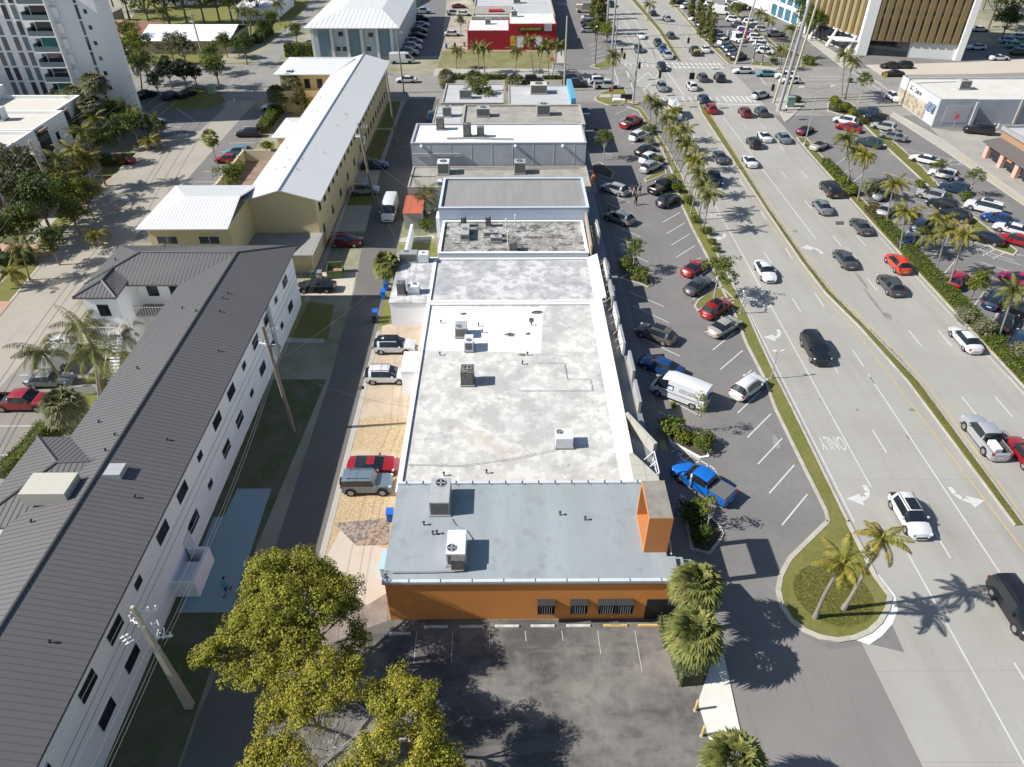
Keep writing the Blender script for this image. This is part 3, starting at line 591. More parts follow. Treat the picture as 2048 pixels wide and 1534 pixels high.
# ---- orange corner shop
ob = thing('orange_shop', 'orange stucco corner shop with pale blue-grey roof and open box tower', 'building', 1, 35)
w = MB(); OH = 4.35
w.box(-8.7, 12.0, 30.9, 31.2, 0, OH).box(-8.7, 11.0, 40.1, 40.4, 0, OH).box(-8.7, -8.4, 31.2, 40.1, 0, OH)
w.prism([(11.3, 31.2), (11.0, 31.2), (11.0, 40.1), (11.3, 40.1)], 0, OH)
w.build('wall', m_orange, ob)
MB().prism([(-8.85, 30.75), (12.1, 30.75), (11.9, 31.4), (12.0, 33.0), (11.4, 33.0), (11.4, 38.7), (12.1, 38.7), (12.1, 40.45), (-8.85, 40.45)], OH, OH + .14).build('roof', m_groof, ob)
c = MB(); c.box(-8.85, 12.1, 30.75, 31.0, OH + .14, OH + .3).box(-8.85, 11.6, 40.2, 40.45, OH + .14, OH + .32)
c.build('roof_edge', mat('pale_roof_edge', (.52, .55, .57), [('N', .8, .4, .7, (.4, .43, .45), .6)]), ob)
c = MB()
for i in range(15): c.box(-8.2 + 1.32 * i, -8.14 + 1.32 * i, 40.1, 40.47, OH + .32, OH + .36)
for i in range(9): c.box(-7 + 2.2 * i, -6.96 + 2.2 * i, 30.74, 31.02, OH + .3, OH + .33)
c.build('edge_trim', m_dkmetal, ob)
MB().box(12.0, 12.6, 31.0, 33.2, OH - .5, OH - .2).build('side_canopy', m_groof, ob)
MB().prism([(11.3, 31.2), (14.3, 31.3), (13.3, 33.3), (11.3, 33.3)], OH - .75, OH - .6, True).build('side_canopy', m_groof, ob)
MB().box(11.25, 12.05, 38.4, 40.4, OH - 1.2, OH - .1).build('tower_stub', m_orange2, ob)
tw = MB(); tx0, tx1 = 9.75, 11.45; ty0, ty1 = 33.35, 37.0; tz0, tz1 = 4.5, 8.15
tw.box(tx0, tx1, ty0, ty0 + .22, tz0, tz1).box(tx0, tx1, ty1 - .22, ty1, tz0, tz1).box(tx0, tx1, ty0 + .22, ty1 - .22, tz1 - .22, tz1).box(tx0, tx1, ty0 + .22, ty1 - .22, tz0, tz0 + .22)
twr = tw.build('box_tower', m_orange2, ob); MB().box(tx0 + .03, tx1 - .03, ty0 + .03, ty1 - .03, tz1, tz1 + .03).build('tower_top', mat('stained_cement_top', (.27, .245, .205), [('N', 1.2, .4, .65, (.18, .165, .145), .8)]), twr)
MB().tube((11.75, 33.2, 4.5), (12.4, 36.0, 2.6), .05).build('white_pipe', m_wframe, ob)
for wx in (2.65, 5.0, 7.0, 8.27):     # louvred window boxes on the south wall
    g = MB(); x0, x1 = wx - .62, wx + .62; ww = .5
    g.box(x0, x1, 30.35, 30.9, 2.35, 2.41).box(x0, x1, 30.35, 30.9, 1.35, 1.41).box(x0, x0 + .05, 30.35, 30.9, 1.41, 2.35).box(x1 - .05, x1, 30.35, 30.9, 1.41, 2.35)
    f = g.build('window_cage', m_frame, ob); q = MB()
    for i in range(6): q.box(x0 + .16 + .165 * i, x0 + .2 + .165 * i, 30.37, 30.43, 1.41, 2.35)
    q.build('bars', m_bar, f); MB().box(x0 + .05, x1 - .05, 30.84, 30.88, 1.41, 2.35).build('pane', m_blk, f)
MB().box(9.9, 12.0, 30.84, 30.9, .05, 2.35).build('recess_shade_panel', m_blk, ob)  # flat black panel, the shade of the wall recess is painted in
MB().tube((7.4, 30.4, .9), (7.7, 30.88, .55), .03).build('wall_tap', m_bar, ob)
# ---- strip of flat shops
sh = flat('white_roof_shops', 'long flat shop block with stained white roof next to the orange shop', -9.2, 10.4, 40.6, 69.9, 3.15, m_whitew, m_wroof, .12, .35, m_wpara)
fp = MB().sheet([P(835, 700, 3.15), P(1082, 706, 3.15), P(1085, 640, 3.15), P(1090, 615, 3.15), P(862, 612, 3.15)], 3.156).build('fresh_white_patch', mat('fresh_white_coating', (.70, .69, .67), [('N', 1.2, .62, .7, (.35, .34, .32), .8), ('N', .5, .6, .75, (.56, .55, .52), .6)]), sh)
p = MB()   # sloping white parapet along the east side and the lower shaded canopy
p.face([(9.3, 40.6, 3.3), (10.5, 40.6, 3.85), (10.5, 69.9, 3.85), (9.3, 69.9, 3.3)]).face([(10.5, 40.6, 2.6), (10.5, 69.9, 2.6), (10.5, 69.9, 3.85), (10.5, 40.6, 3.85)])
p.box(10.5, 10.62, 40.6, 69.9, 2.4, 3.9); p.build('sloped_parapet', m_wpara, sh)
MB().box(10.62, 12.5, 41.0, 69.9, 2.55, 2.75).build('canopy', mat('grey_canopy', (.2, .21, .225), [('N', .6, .4, .7, (.17, .175, .19), .6)]), sh)
MB().prism([(10.2, 40.6), (12.3, 40.5), (12.3, 41.6), (10.6, 44.4), (10.2, 44.4)], 3.87, 3.95).build('tiled_corner', m_stone, sh)
MB().box(-10.7, -9.2, 57.0, 60.4, 0, 3.2).build('side_room', m_whitew, sh); MB().box(-10.75, -9.15, 56.95, 60.45, 3.2, 3.26).build('side_room_roof', m_wclean, sh)
n2 = flat('patchy_roof_shops', 'flat white shop block with grey patches on its roof and a wing toward the alley', -9.2, 11.0, 70.1, 80.6, 3.15, m_whitew, m_wroof2, .12, .3, m_wpara)
MB().box(-13.5, -9.2, 70.1, 80.6, 0, 3.2).build('wing_wall', m_whitew, n2); MB().box(-13.6, -9.25, 70.0, 80.7, 3.2, 3.28).build('wing_roof', m_wroof2, n2)
p = MB().face([(9.9, 70.1, 3.3), (11.1, 70.1, 3.85), (11.1, 80.6, 3.85), (9.9, 80.6, 3.3)]).box(11.1, 11.2, 70.1, 80.6, 2.4, 3.9); p.build('sloped_parapet', m_wpara, n2)
MB().box(11.2, 12.7, 70.0, 80.6, 2.55, 2.75).build('canopy', _M['grey_canopy'], n2)
n3 = flat('blackened_roof_shop', 'flat shop with blackened mottled roof crowded by vents', -8.8, 10.2, 81.2, 90.6, 3.5, m_whitew, m_dirty, .18, .3, m_wpara)
p = MB().box(11.2, 12.6, 80.8, 91.0, 2.6, 2.8); p.build('canopy', _M['grey_canopy'], n3)
MB().prism([(10.35, 80.7), (10.55, 80.7), (10.75, 92.0), (10.55, 92.0)], 3.6, 4.9).build('tall_sign_fascia', mat('brown_fascia', (.34, .28, .22)), n3)
n4 = flat('felt_roof_shop', 'shop with ribbed grey felt roof behind a pale blue wall', -9.3, 11.0, 90.8, 101.2, 5.2, m_bluew, m_ribroof, .25, .25, mat('blue_white_coping', (.5, .55, .6)))
n5 = flat('low_weathered_shop', 'low weathered tan shop roof squeezed in front of the tall grey wall', -14.8, 12.4, 101.4, 109.6, 3.9, m_conc, m_oldroof, .15, .25)
n6 = flat('tall_white_roof_shop', 'tall grey shop with clean white roof and panelled south wall', -14.9, 12.2, 109.8, 119.0, 7.4, m_greyw, m_wclean, .18, .25, mat('grey_coping', (.36, .37, .39)))
q = MB()
for i in range(8): q.box(-12 + 3.2 * i, -11.94 + 3.2 * i, 109.77, 109.8, 4.1, 7.4)
q.build('wall_panelling', m_wframe, n6)
q = MB().tube((-14.7, 109.6, 6.0), (-7.2, 109.6, 6.0), .12).tube((-7.2, 109.6, 6.0), (-6.5, 109.6, 5.6), .12); q.build('wall_duct', m_metal, n6)
for x in (-13.2, 1.3, 8.6): MB().ell((x, 109.55, 7.2), (.28, .3, .25), 8, 5).build('wall_lamp', m_wframe, n6)
n7 = flat('stained_roof_shop', 'flat shop with stained tan gravel roof north of the tall white-roofed shop', -8.0, 13.6, 125.8, 137.0, 5.0, m_conc, m_oldroof, .2, .3, m_conc)
n7b = flat('narrow_grey_roof_shop', 'narrow shop with plain grey roof on the alley side of the stained roof', -13.2, -8.1, 125.8, 137.4, 4.9, m_conc, m_lgroof, .1, .25)
n8 = flat('pale_roof_shop', 'pale grey roofed shop with a tree in its courtyard near the crossing', -12.4, -.6, 139.0, 152.0, 4.8, m_conc, m_lgroof, .2, .3)
n9 = flat('blue_trim_shop', 'pale roofed corner shop with blue trim facing the crossing', 0.2, 12.6, 138.0, 150.8, 4.8, m_conc, m_lgroof, .15, .3, None)
MB().box(12.0, 12.9, 138.0, 151.2, 4.4, 6.1).build('blue_parapet', mat('blue_paint', (.1, .3, .42)), n9)
MB().box(12.9, 15.6, 137.6, 141.5, 3.0, 3.3).build('dark_awning', mat('dark_awning', (.06, .1, .14)), n9)
for nb, x0, x1, y0, y1 in ((n4, 11.0, 12.8, 90.9, 101), (n6, 12.2, 13.6, 109.8, 119), (n5, 12.4, 13.4, 101.4, 109.6)):
    MB().box(x0, x1, y0, y1, 2.9, 3.1).build('canopy', _M['grey_canopy'], nb)
# lean-to with red sheet roof
t = thing('red_sheet_lean_to', 'small lean-to with red corrugated roof behind the shops on the alley', 'shed', -13.9, 98)
MB().box(-14.9, -12.3, 95.6, 100.8, 0, 2.5).build('wall', m_conc, t)
MB().slab3([(-15, 95.4, 2.6), (-12.2, 95.4, 2.6), (-12.2, 101, 2.9), (-15, 101, 2.9)], .08).build('roof', mat('red_sheet', (.45, .12, .07), [('b', (.3, 400, 0), .06, 0, (.33, .09, .06), .6)]), t)
# white yard walls
t = thing('white_yard_wall', 'white garden wall round the small yard beside the alley', 'wall', -12, 90)
MB().box(-13.6, -13.3, 83.8, 93.0, 0, 2.1).box(-13.3, -12.0, 83.8, 84.1, 0, 2.1).box(-11.2, -8.9, 84.0, 84.3, 0, 1.5).box(-10.0, -8.9, 93, 95.2, 0, 3.0).build('wall', m_whitew, t)
# ---- charcoal-roofed apartment block
EZ = 7.5; RZ = 9.0
db = thing('white_apartment_block', 'long white two storey apartment block under a charcoal standing-seam roof', 'building', -30, 45)
y0, y1 = 8.0, 75.2
w = MB(); w.box(-25.5, -25.2, y0, y1, 0, EZ - .05).box(-34.7, -34.4, y0, y1, 0, EZ - .05).box(-34.4, -25.5, y1 - .3, y1, 0, EZ - .05).box(-34.4, -25.5, y0, y0 + .3, 0, EZ)
w.box(-44.8, -34.7, 75.2 - .3, 75.2, 0, EZ - .05).box(-41, -34.7, 69.4, 69.6, 0, EZ - .05).box(-44.8, -44.5, 65.2, 74.9, 0, EZ - .05).box(-44.5, -41.2, 65.2, 65.4, 0, EZ - .05).box(-41.2, -41, 65.4, 69.4, 0, EZ - .05)
w.box(-37.0, -34.7, 34.2, 41.9, 0, EZ - .05)
w.build('wall', m_whitew, db)
Xe, Xr, Xw = -24.6, -29.85, -35.1
YN = 76.0
sl_ = [([(Xe, y0 - .5, EZ), (Xe, YN, EZ), (Xr, 71.3, RZ), (Xr, y0 - .5, RZ)], (0, 1, 0)),
       ([(Xw, y0 - .5, EZ), (Xr, y0 - .5, RZ), (Xr, 71.3, RZ), (Xw, 71.3 - .0, EZ)], (0, 1, 0)),
       ([(Xe, YN, EZ), (-45.2, YN, EZ), (-40.6, 71.5, RZ - .02), (Xr, 71.3, RZ)], (1, 0, 0)),
       ([(Xr, 71.3, RZ), (-40.6, 71.5, RZ - .02), (-45.2, 67.0, EZ), (Xw, 66.9, EZ)], (1, 0, 0)),
       ([(-45.2, YN, EZ), (-45.2, 67.0, EZ), (-40.6, 71.5, RZ - .02)], (0, 1, 0)),
       ([(-45.21, 70.5, EZ + .01), (-45.21, 64.3, EZ + .01), (-42.9, 66.6, 8.25), (-42.9, 69.6, 8.25)], (0, 1, 0)),
       ([(-45.21, 64.3, EZ), (-40.7, 64.3, EZ), (-42.9, 66.6, 8.25)], (1, 0, 0)),
       ([(-40.7, 64.3, EZ), (-40.7, 68.4, EZ + .25), (-42.9, 69.6, 8.25), (-42.9, 66.6, 8.25)], (0, 1, 0)),
       ([(-37.7, 42.8, EZ), (Xw + 1.0, 42.8, EZ), (-30.6, 38.9, 8.62), (-33.7, 38.7, 8.62)], (1, 0, 0)),
       ([(-37.7, 33.4, EZ), (-33.7, 38.7, 8.62), (-30.6, 38.9, 8.62), (Xw + 1.0, 33.4, EZ)], (1, 0, 0)),
       ([(-37.7, 42.8, EZ), (-33.7, 38.7, 8.62), (-37.7, 33.4, EZ)], (0, 1, 0))]
roofset(db, sl_, m_dkroof, m_dkrib, .42, .2, [((Xr, y0, RZ), (Xr, 71.3, RZ)), ((Xr, 71.3, RZ), (-40.6, 71.5, RZ)), ((-40.6, 71.5, RZ), (-45.2, 67, EZ)), ((Xr, 71.3, RZ), (Xe, YN, EZ)), ((-42.9, 66.6, 8.25), (-42.9, 69.6, 8.25)), ((-45.2, 64.3, EZ), (-42.9, 66.6, 8.25)), ((-40.7, 64.3, EZ), (-42.9, 66.6, 8.25)), ((-37.7, 42.8, EZ), (-33.7, 38.7, 8.62)), ((-33.7, 38.7, 8.62), (-30.6, 38.9, 8.62)), ((-33.7, 38.7, 8.62), (-37.7, 33.4, EZ))], hgt=.035, wid=.045)
MB().box(-34.2, -31.0, 34.8, 36.9, 8.2, 9.35).build('stair_hatch', mat('cement_hatch', (.47, .45, .38), [('b', (1.1, 1.4, 0), .02, 0, (.38, .36, .3), .5)]), db)
MB().box(-29.4, -28.2, 37.0, 38.2, 8.4, 9.0).build('roof_box', m_acgrey, db)
c = MB()
for z in (3.55, 4.35): c.box(-25.2, -25.17, y0, y1, z, z + .03)
c.build('wall_grooves', m_bar, db)
def up(s, z=0): return P(*s, z)
# east windows: two storeys, alternating wide and small
ys = [13.2, 17.8, 22.8, 26.6, 30.2, 34.6, 38.6, 42.6, 47.0, 51.0, 55.0, 59.0, 63.2, 67.0, 71.0]
for i, yy in enumerate(ys):
    wd = .9 if i % 3 == 1 else 1.75; hh = .65 if i % 3 == 1 else 1.0
    win_x(db, -25.2, yy, 5.5, wd, hh); 
    if not 28.5 < yy < 37: win_x(db, -25.2, yy, 2.2, wd, hh)
win_x(db, -25.2, 37.9, 2.2, .9, .8)
MB().box(-25.2, -25.12, 36.2, 37.4, .1, 2.4).build('door', m_wframe, db)
MB().box(-25.2, -25.05, 63.6, 64.4, .1, 6.5).build('downpipe_panel', m_greyw, db)
t = MB(); t.box(-25.2, -23.6, 33.2, 35.6, 0, .9).box(-23.6, -23.4, 33.2, 36.4, 0, 1.7).box(-25.2, -23.4, 33.0, 33.2, 0, 1.7).box(-25.2, -23.6, 36.2, 36.4, 0, 1.7)
t.build('entry_screen', m_whitew, db)
# galleries facing the court behind the north wing
g = MB().box(-41, -35.2, 67.0, 69.4, 3.4, 3.6).box(-44.4, -41.2, 63.0, 65.2, 3.4, 3.6); g.build('gallery_slab', m_conc, db)
g = MB()
for i in range(20): g.box(-41 + .3 * i, -40.96 + .3 * i, 67.0, 67.04, 3.6, 4.6)
g.box(-41, -35.2, 67.0, 67.08, 4.6, 4.68).box(-44.4, -41.2, 63.0, 63.08, 4.6, 4.68)
for i in range(11): g.box(-44.4 + .3 * i, -44.36 + .3 * i, 63.0, 63.04, 3.6, 4.6)
g.build('gallery_railing', m_wframe, db)
st = MB()
for i in range(14): st.box(-41.9, -40.9, 62.9 - .28 * i, 63.2 - .28 * i, 3.3 - .24 * i, 3.38 - .24 * i)
st.tube((-40.9, 63.2, 4.4), (-40.9, 59, 1.0), .05).tube((-41.9, 63.2, 4.4), (-41.9, 59, 1.0), .05)
for i in range(8): st.tube((-40.9, 63 - .5 * i, 3.4 - .42 * i), (-40.9, 63 - .5 * i, 4.35 - .42 * i), .03)
st.build('white_stairs', m_wframe, db)
for x, z in ((-39.5, 5.4), (-37, 5.4), (-39.5, 1.9), (-37, 1.9)): win_y(db, x, 69.4, z, 1.2, 1.5)
win_y(db, -43, 65.2, 5.4, 1.2, 1.4)
for (px, py, z) in ((1890 / 4 - 16, 384 + 820 / 4, 9), (445, 598, 8.9), (440, 625, 8.9), (365, 618, 8.3), (392, 624, 8.7), (398, 384 + 520 / 4, 8.5), (330, 492, 8.), (231, 520, 8.1), (437, 704, 8.5), (275, 738, 8.2), (335, 882, 8.5), (270, 996, 8.4), (198, 846, 8.0), (230, 872, 8.6), (211, 903, 8.7), (63, 1045, 8.1), (100, 1286, 8.4)):
    x, y = P(px, py, z); z = EZ + max(0, 1.5 * (1 - abs(x - Xr) / 5.25)) if x > Xw else z
    x, y = P(px, py, z); v = MB().tube((x, y, z - .3), (x, y, z + .22), .05).tube((x, y, z + .22), (x + .1, y, z + .27), .08); v.build('vent_pipe', m_blk, db)
# ---- yellow apartment block with white metal roof
yb = thing('yellow_apartment_block', 'long yellow two storey apartment block under a white ribbed metal roof', 'building', -30, 120)
w = MB(); w.box(-25.7, -25.4, 89.2, 158.2, 0, 7.45).box(-34.2, -33.9, 89.2, 158.2, 0, 7.45).box(-33.9, -25.7, 89.2, 89.5, 0, 7.45).box(-33.9, -25.7, 157.9, 158.2, 0, 7.45)
w.face([(-34.2, 89.2, 7.45), (-25.4, 89.2, 7.45), (-29.6, 89.2, 8.75)]).face([(-34.2, 158.2, 7.45), (-25.4, 158.2, 7.45), (-29.6, 158.2, 8.75)])
w.box(-44.3, -34.2, 81.2, 93.0, 0, 7.45).box(-45.3, -34.2, 150.2, 161.5, 0, 7.45).box(-40.2, -34.2, 125.2, 134.2, 0, 3.3)
w.build('wall', m_yellow, yb)
E_, Q_ = 7.5, 9.0
roofset(yb, [([(-24.4, 88.5, E_), (-24.4, 159, E_), (-29.6, 159, Q_), (-29.6, 88.5, Q_)], (0, 1, 0)),
             ([(-34.8, 88.5, E_), (-29.6, 88.5, Q_), (-29.6, 159, Q_), (-34.8, 159, E_)], (0, 1, 0))], m_wtroof, m_wtrib, .8, .14, [((-29.6, 88.5, Q_), (-29.6, 159, Q_))], capm=mat('blue_ridge_cap', (.3, .36, .45)), hgt=.07, wid=.07)
roofset(yb, [([(-45.2, 80.3, E_), (-34.0, 80.3, E_), (-34.0, 86.6, Q_), (-41.0, 86.6, Q_)], (1, 0, 0)),
             ([(-45.2, 93.8, E_), (-41.0, 86.6, Q_), (-34.0, 86.6, Q_), (-34.0, 93.8, E_)], (1, 0, 0)),
             ([(-45.2, 80.3, E_), (-41.0, 86.6, Q_), (-45.2, 93.8, E_)], (0, 1, 0)),
             ([(-46.2, 149.2, E_), (-34.7, 149.2, E_), (-31, 156, 8.8), (-41.5, 156, 8.8)], (1, 0, 0)),
             ([(-46.2, 162.8, E_), (-41.5, 156, 8.8), (-31, 156, 8.8), (-31, 162.8, E_)], (1, 0, 0)),
             ([(-46.2, 149.2, E_), (-41.5, 156, 8.8), (-46.2, 162.8, E_)], (0, 1, 0)),
             ([(-41.0, 124.4, 3.5), (-34.3, 124.4, 3.5), (-34.3, 129.8, 4.4), (-38.5, 129.8, 4.4)], (1, 0, 0)),
             ([(-41.0, 135.2, 3.5), (-38.5, 129.8, 4.4), (-34.3, 129.8, 4.4), (-34.3, 135.2, 3.5)], (1, 0, 0)),
             ([(-41.0, 124.4, 3.5), (-38.5, 129.8, 4.4), (-41.0, 135.2, 3.5)], (0, 1, 0))], m_wtroof, m_wtrib, .42, .14, name='wing_roof', hgt=.03, wid=.06)
lb = MB().box(-36.5, -25.35, 83.0, 89.2, 0, 2.5); lb.build('low_front_wall', m_yellow, yb); MB().box(-36.6, -25.0, 82.7, 89.2, 2.5, 2.66).build('low_front_roof', mat('low_grey_roof', (.3, .29, .27), [('N', .5, .4, .7, (.24, .235, .22), .6)]), yb)
for i in range(22):
    y = 91.2 + 3.1 * i; win_x(yb, -25.4, y, 5.6, 1.0, 1.2, mull=0)
    if i % 2 == 0 or i > 12: win_x(yb, -25.4, y + .3, 2.2, 1.0, 1.2, mull=0)
win_y(yb, -42.2, 81.2, 5.6, 2.6, 1.1, fm=m_wframe); win_y(yb, -37.0, 81.2, 5.6, 2.6, 1.1, fm=m_wframe)
MB().tube((-34.5, 88.2, 0), (-34.5, 88.2, 7.4), .1).build('downpipe', m_wframe, yb)
g = MB().box(-45.3, -36, 148.8, 150.2, 3.3, 3.5).box(-45.3, -36, 148.8, 148.9, 3.5, 4.5); g.build('gallery', m_yellow, yb)
for x in (-43, -40, -37.5): win_y(yb, x, 150.2, 5.5, 1.1, 1.8); 
for px, py in ((466, 100 + 445 / 4.876), (640, 191), (624, 218), (636, 226), (596, 259), (573, 293), (580, 325), (552, 339), (570, 340), (691, 228), (675, 252), (648, 305), (607, 327), (595, 346), (713, 153)):
    x, y = P(px, py, 8.3); z = 7.5 + max(0, 1.5 * (1 - abs(x + 29.6) / 5.2)); MB().tube((x, y, z - .2), (x, y, z + .25), .06).build('vent_pipe', m_bar, yb)
# pool court: fence and pool
t = thing('cream_court_wall', 'long cream wall with panels screening the pool from the car park', 'wall', -45.5, 108)
a, b = P(520, 268), P(470, 345); MB().box(-45.9, -45.6, 98, 123, 0, 1.9).box(-45.6, -41, 122.8, 123, 0, 1.9).build('panel', mat('cream_paint', (.55, .5, .38)), t)
q = MB(); 
for i in range(9): q.box(-46.0, -45.5, 98 + 3.1 * i, 98.3 + 3.1 * i, 0, 2.05)
q.build('post', mat('cream_paint2', (.5, .44, .32)), t)
t = thing('swimming_pool', 'small blue swimming pool with white rim beside the yellow block', 'pool', -38.5, 103)
pp = [(-40.3 + 1.9 * math.cos(k * math.pi / 8) * (1 if 1 else 1), 104 + (5.5 if math.sin(k * math.pi / 8) > 0 else -5.5) * abs(math.sin(k * math.pi / 8)) ** .5) for k in range(16)]
MB().prism(pp, 0, .12).build('rim', m_wpara, t); MB().sheet(off(pp, .4), .13).build('water', m_water, t)

# ---- office tower with gold fins
ot = thing('gold_fin_office_tower', 'tall white office tower clad in vertical gold fins', 'building', 101, 205)
A = Vector((89.4, 195.6)); B = Vector((113.2, 189.5)); C_ = Vector((83.5, 222.0)); D_ = B + (C_ - A)
ex = (B - A).normalized(); ey = (C_ - A).normalized(); OT = 30.0
def op(u, v, z): q = A + ex * u + ey * v; return (q.x, q.y, z)
LU, LV = (B - A).length, (C_ - A).length
w = MB()
for (u0, u1, v0, v1, z0, z1) in ((0, LU, .9, LV - .9, 0, OT), (0, 2.4, 0, .9, 0, OT), (LU - 1.4, LU, 0, .9, 0, OT), (0, 2.4, LV - .9, LV, 0, OT)):
    pts = [op(u0, v0, 0)[:2], op(u1, v0, 0)[:2], op(u1, v1, 0)[:2], op(u0, v1, 0)[:2]]; w.prism(pts, z0, z1)
w.build('wall', mat('white_marble_panels', (.56, .56, .55), [('b', (3, 2.2, .0), .02, 0, (.45, .45, .45), .5)]), ot)
n = 11; step = (LU - 3.8) / n
for i in range(n):
    u0 = 2.4 + step * i
    f = MB(); q0, q1 = u0 + step * .05, u0 + step * .68
    f.prism([op(q0, .15, 0)[:2], op(q1, .15, 0)[:2], op(q1 - .0, .88, 0)[:2], op(q0, .88, 0)[:2]], 3.6, OT - .4); fo = f.build('gold_fin', m_gold, ot)
    MB().prism([op(q1 + .02, .55, 0)[:2], op(u0 + step * 1.1, .55, 0)[:2], op(u0 + step * 1.1, .88, 0)[:2], op(q1 + .02, .88, 0)[:2]], 3.8, OT - .6).build('dark_glazing', m_glass, ot)
    g = MB()
    for k, z in enumerate((3.9, 7.6, 11.2, 14.9, 18.6, 22.0)): 
        uu = q1 + (step * .25); g.prism([op(uu - .35, .45, 0)[:2], op(uu + .35, .45, 0)[:2], op(uu + .35, .56, 0)[:2], op(uu - .35, .56, 0)[:2]], z + (1.0 if k % 2 else 0), z + 1.1 + (1.0 if k % 2 else 0))
    g.build('spandrel_blocks', mat('brown_spandrel', (.2, .12, .06)), ot)
n = 9; step = (LV - 2) / n
for i in range(n):
    v0 = 1.0 + step * i
    MB().prism([op(-.8, v0, 0)[:2], op(-.8, v0 + step * .42, 0)[:2], op(-.06, v0 + step * .42, 0)[:2], op(-.06, v0, 0)[:2]], 4.2, OT - .4).build('gold_fin', mat('bright_gold_fins', (.27, .205, .095), [('N', .3, .4, .6, (.22, .17, .085), .6)]), ot)  # same gold as the front fins, sunlight on this side put into the colour
MB().prism([op(-.05, .9, 0)[:2], op(-.05, LV - 1, 0)[:2], op(0.02, LV - 1, 0)[:2], op(0.02, .9, 0)[:2]], 4.3, OT - .6).build('dark_side_glazing', m_glass, ot)
MB().prism([op(2.6, .7, 0)[:2], op(LU * .5, .7, 0)[:2], op(LU * .5, .86, 0)[:2], op(2.6, .86, 0)[:2]], .1, 3.4).build('ground_floor_glazing', m_glass, ot)
MB().prism([op(-.12, 2, 0)[:2], op(-.12, LV - 3, 0)[:2], op(-.02, LV - 3, 0)[:2], op(-.02, 2, 0)[:2]], .3, 3.8).build('ground_floor_glazing', m_glass, ot)
for v in (1.2, 9.5, 18, 25.2): MB().tube(op(-2.0, v, 0), op(-.4, v, 4.4), .5, .35, 6).build('entrance_column', m_wpara, ot)
MB().prism([op(-5, .4, 0)[:2], op(-.1, .4, 0)[:2], op(-.1, 5, 0)[:2], op(-5, 5, 0)[:2]], 2.9, 3.2, True).build('entrance_canopy', m_wpara, ot)
# ---- white shop with long roof on the right
rs = thing('grey_corner_store', 'white roofed store with a lettered white front and grey side wall at the right', 'building', 95, 148)
w = MB(); w.box(82.6, 82.9, 140.0, 156.6, 0, 5.2).box(82.9, 89.6, 140.0, 140.3, 0, 5.2).box(89.6, 89.9, 140.0, 142.0, 0, 4.6).box(89.9, 125, 141.8, 142.1, 0, 4.6).box(82.9, 125, 156.3, 156.6, 0, 4.8)
w.build('side_wall', m_greyw, rs)
MB().prism([(82.9, 140.3), (89.6, 140.3), (89.6, 142.1), (125, 142.1), (125, 156.3), (82.9, 156.3)], 4.2, 4.45).build('roof', mat('tan_white_roof', (.56, .54, .49), [('N', .3, .45, .65, (.48, .45, .39), .6), ('n', 1, .62, .7, (.35, .3, .24), .5)]), rs)
MB().box(82.52, 82.6, 140.5, 143.6, .2, 4.9).box(82.52, 82.6, 143.9, 156.2, 3.2, 5.0).build('white_front_panel', m_wpara, rs)
MB().box(82.5, 82.6, 144.2, 156.0, .3, 2.9).build('shop_glazing', mat('cream_window', (.42, .36, .26), [('n', 1, .45, .6, (.1, .1, .09), .6)]), rs)
for y in (141.3, 142.9): MB().slab3([(81.7, y - .7, 2.7), (82.5, y - .7, 3.9), (82.5, y + .6, 3.9), (81.7, y + .6, 2.7)], .05).build('blue_awning', mat('slate_blue_awning', (.12, .16, .23)), rs)
MB().box(84.2, 89.0, 139.96, 140.0, .8, 4.0).build('plain_panel', mat('light_grey_panel', (.42, .43, .45)), rs)
MB().box(89.6, 90.2, 139.7, 140.0, 0, 4.7).build('pilaster', m_greyw, rs); MB().box(99.3, 99.8, 141.5, 141.8, 0, 4.6).build('pilaster', m_conc, rs)
sg = thing('logo_mark', '', '', 0, 0) if False else None
text('front_lettering', 'SG  Salon', 1.35, (82.45, 149.6, 4.15), (R(90), 0, R(-90)), m_dkmetal, rs, .02)
# ---- brick diner at the right edge
bd = thing('brick_diner', 'tan brick diner with yellow sign panel and dark awning at the right edge', 'building', 88, 117)
w = MB().box(86.6, 110, 104, 125.2, 0, 4.55); w.build('brick_wall', m_brick, bd)
MB().box(86.9, 109.8, 104.2, 125.0, 4.6, 4.75).build('roof', m_lgroof, bd); MB().box(86.3, 86.6, 103.8, 125.4, 4.3, 5.0).box(86.6, 110, 125.2, 125.5, 4.3, 5.0).build('roof_edge', m_metal, bd)
MB().slab3([(83.6, 104, 2.5), (86.6, 104, 3.1), (86.6, 125, 3.1), (83.6, 125, 2.5)], .15).build('awning', mat('dark_shingle_awning', (.13, .115, .11), [('b', (.5, .4, .5), .04, 0, (.08, .07, .07), .6)]), bd)
for y in (105.5, 110, 114.5, 119, 123.6): MB().box(84.0, 84.7, y - .5, y + .5, 0, 2.45).build('pillar', m_pinkp, bd)
for y in (112, 116.7, 121.3): win_x(bd, 84.35, y, 1.3, 2.6, 1.6, -1)
MB().box(84.1, 84.2, 116.2, 117.6, 1.7, 2.4).build('orange_poster', mat('orange_poster', (.6, .2, .06)), bd)
MB().box(86.25, 86.3, 105.5, 111.0, 2.9, 4.4).build('yellow_sign', mat('yellow_sign', (.65, .62, .03)), bd); text('sign_lettering', 'OPEN', 1.0, (86.2, 108.6, 3.6), (R(90), 0, R(-90)), mat('red_lettering', (.5, .05, .04)), bd, .02)
MB().box(86.2, 86.28, 114.6, 115.4, 3.5, 4.2).build('white_sign', m_wpara, bd); MB().box(86.2, 86.28, 113.7, 114.2, 3.4, 4.2).build('orange_sign', _M['orange_poster'], bd)
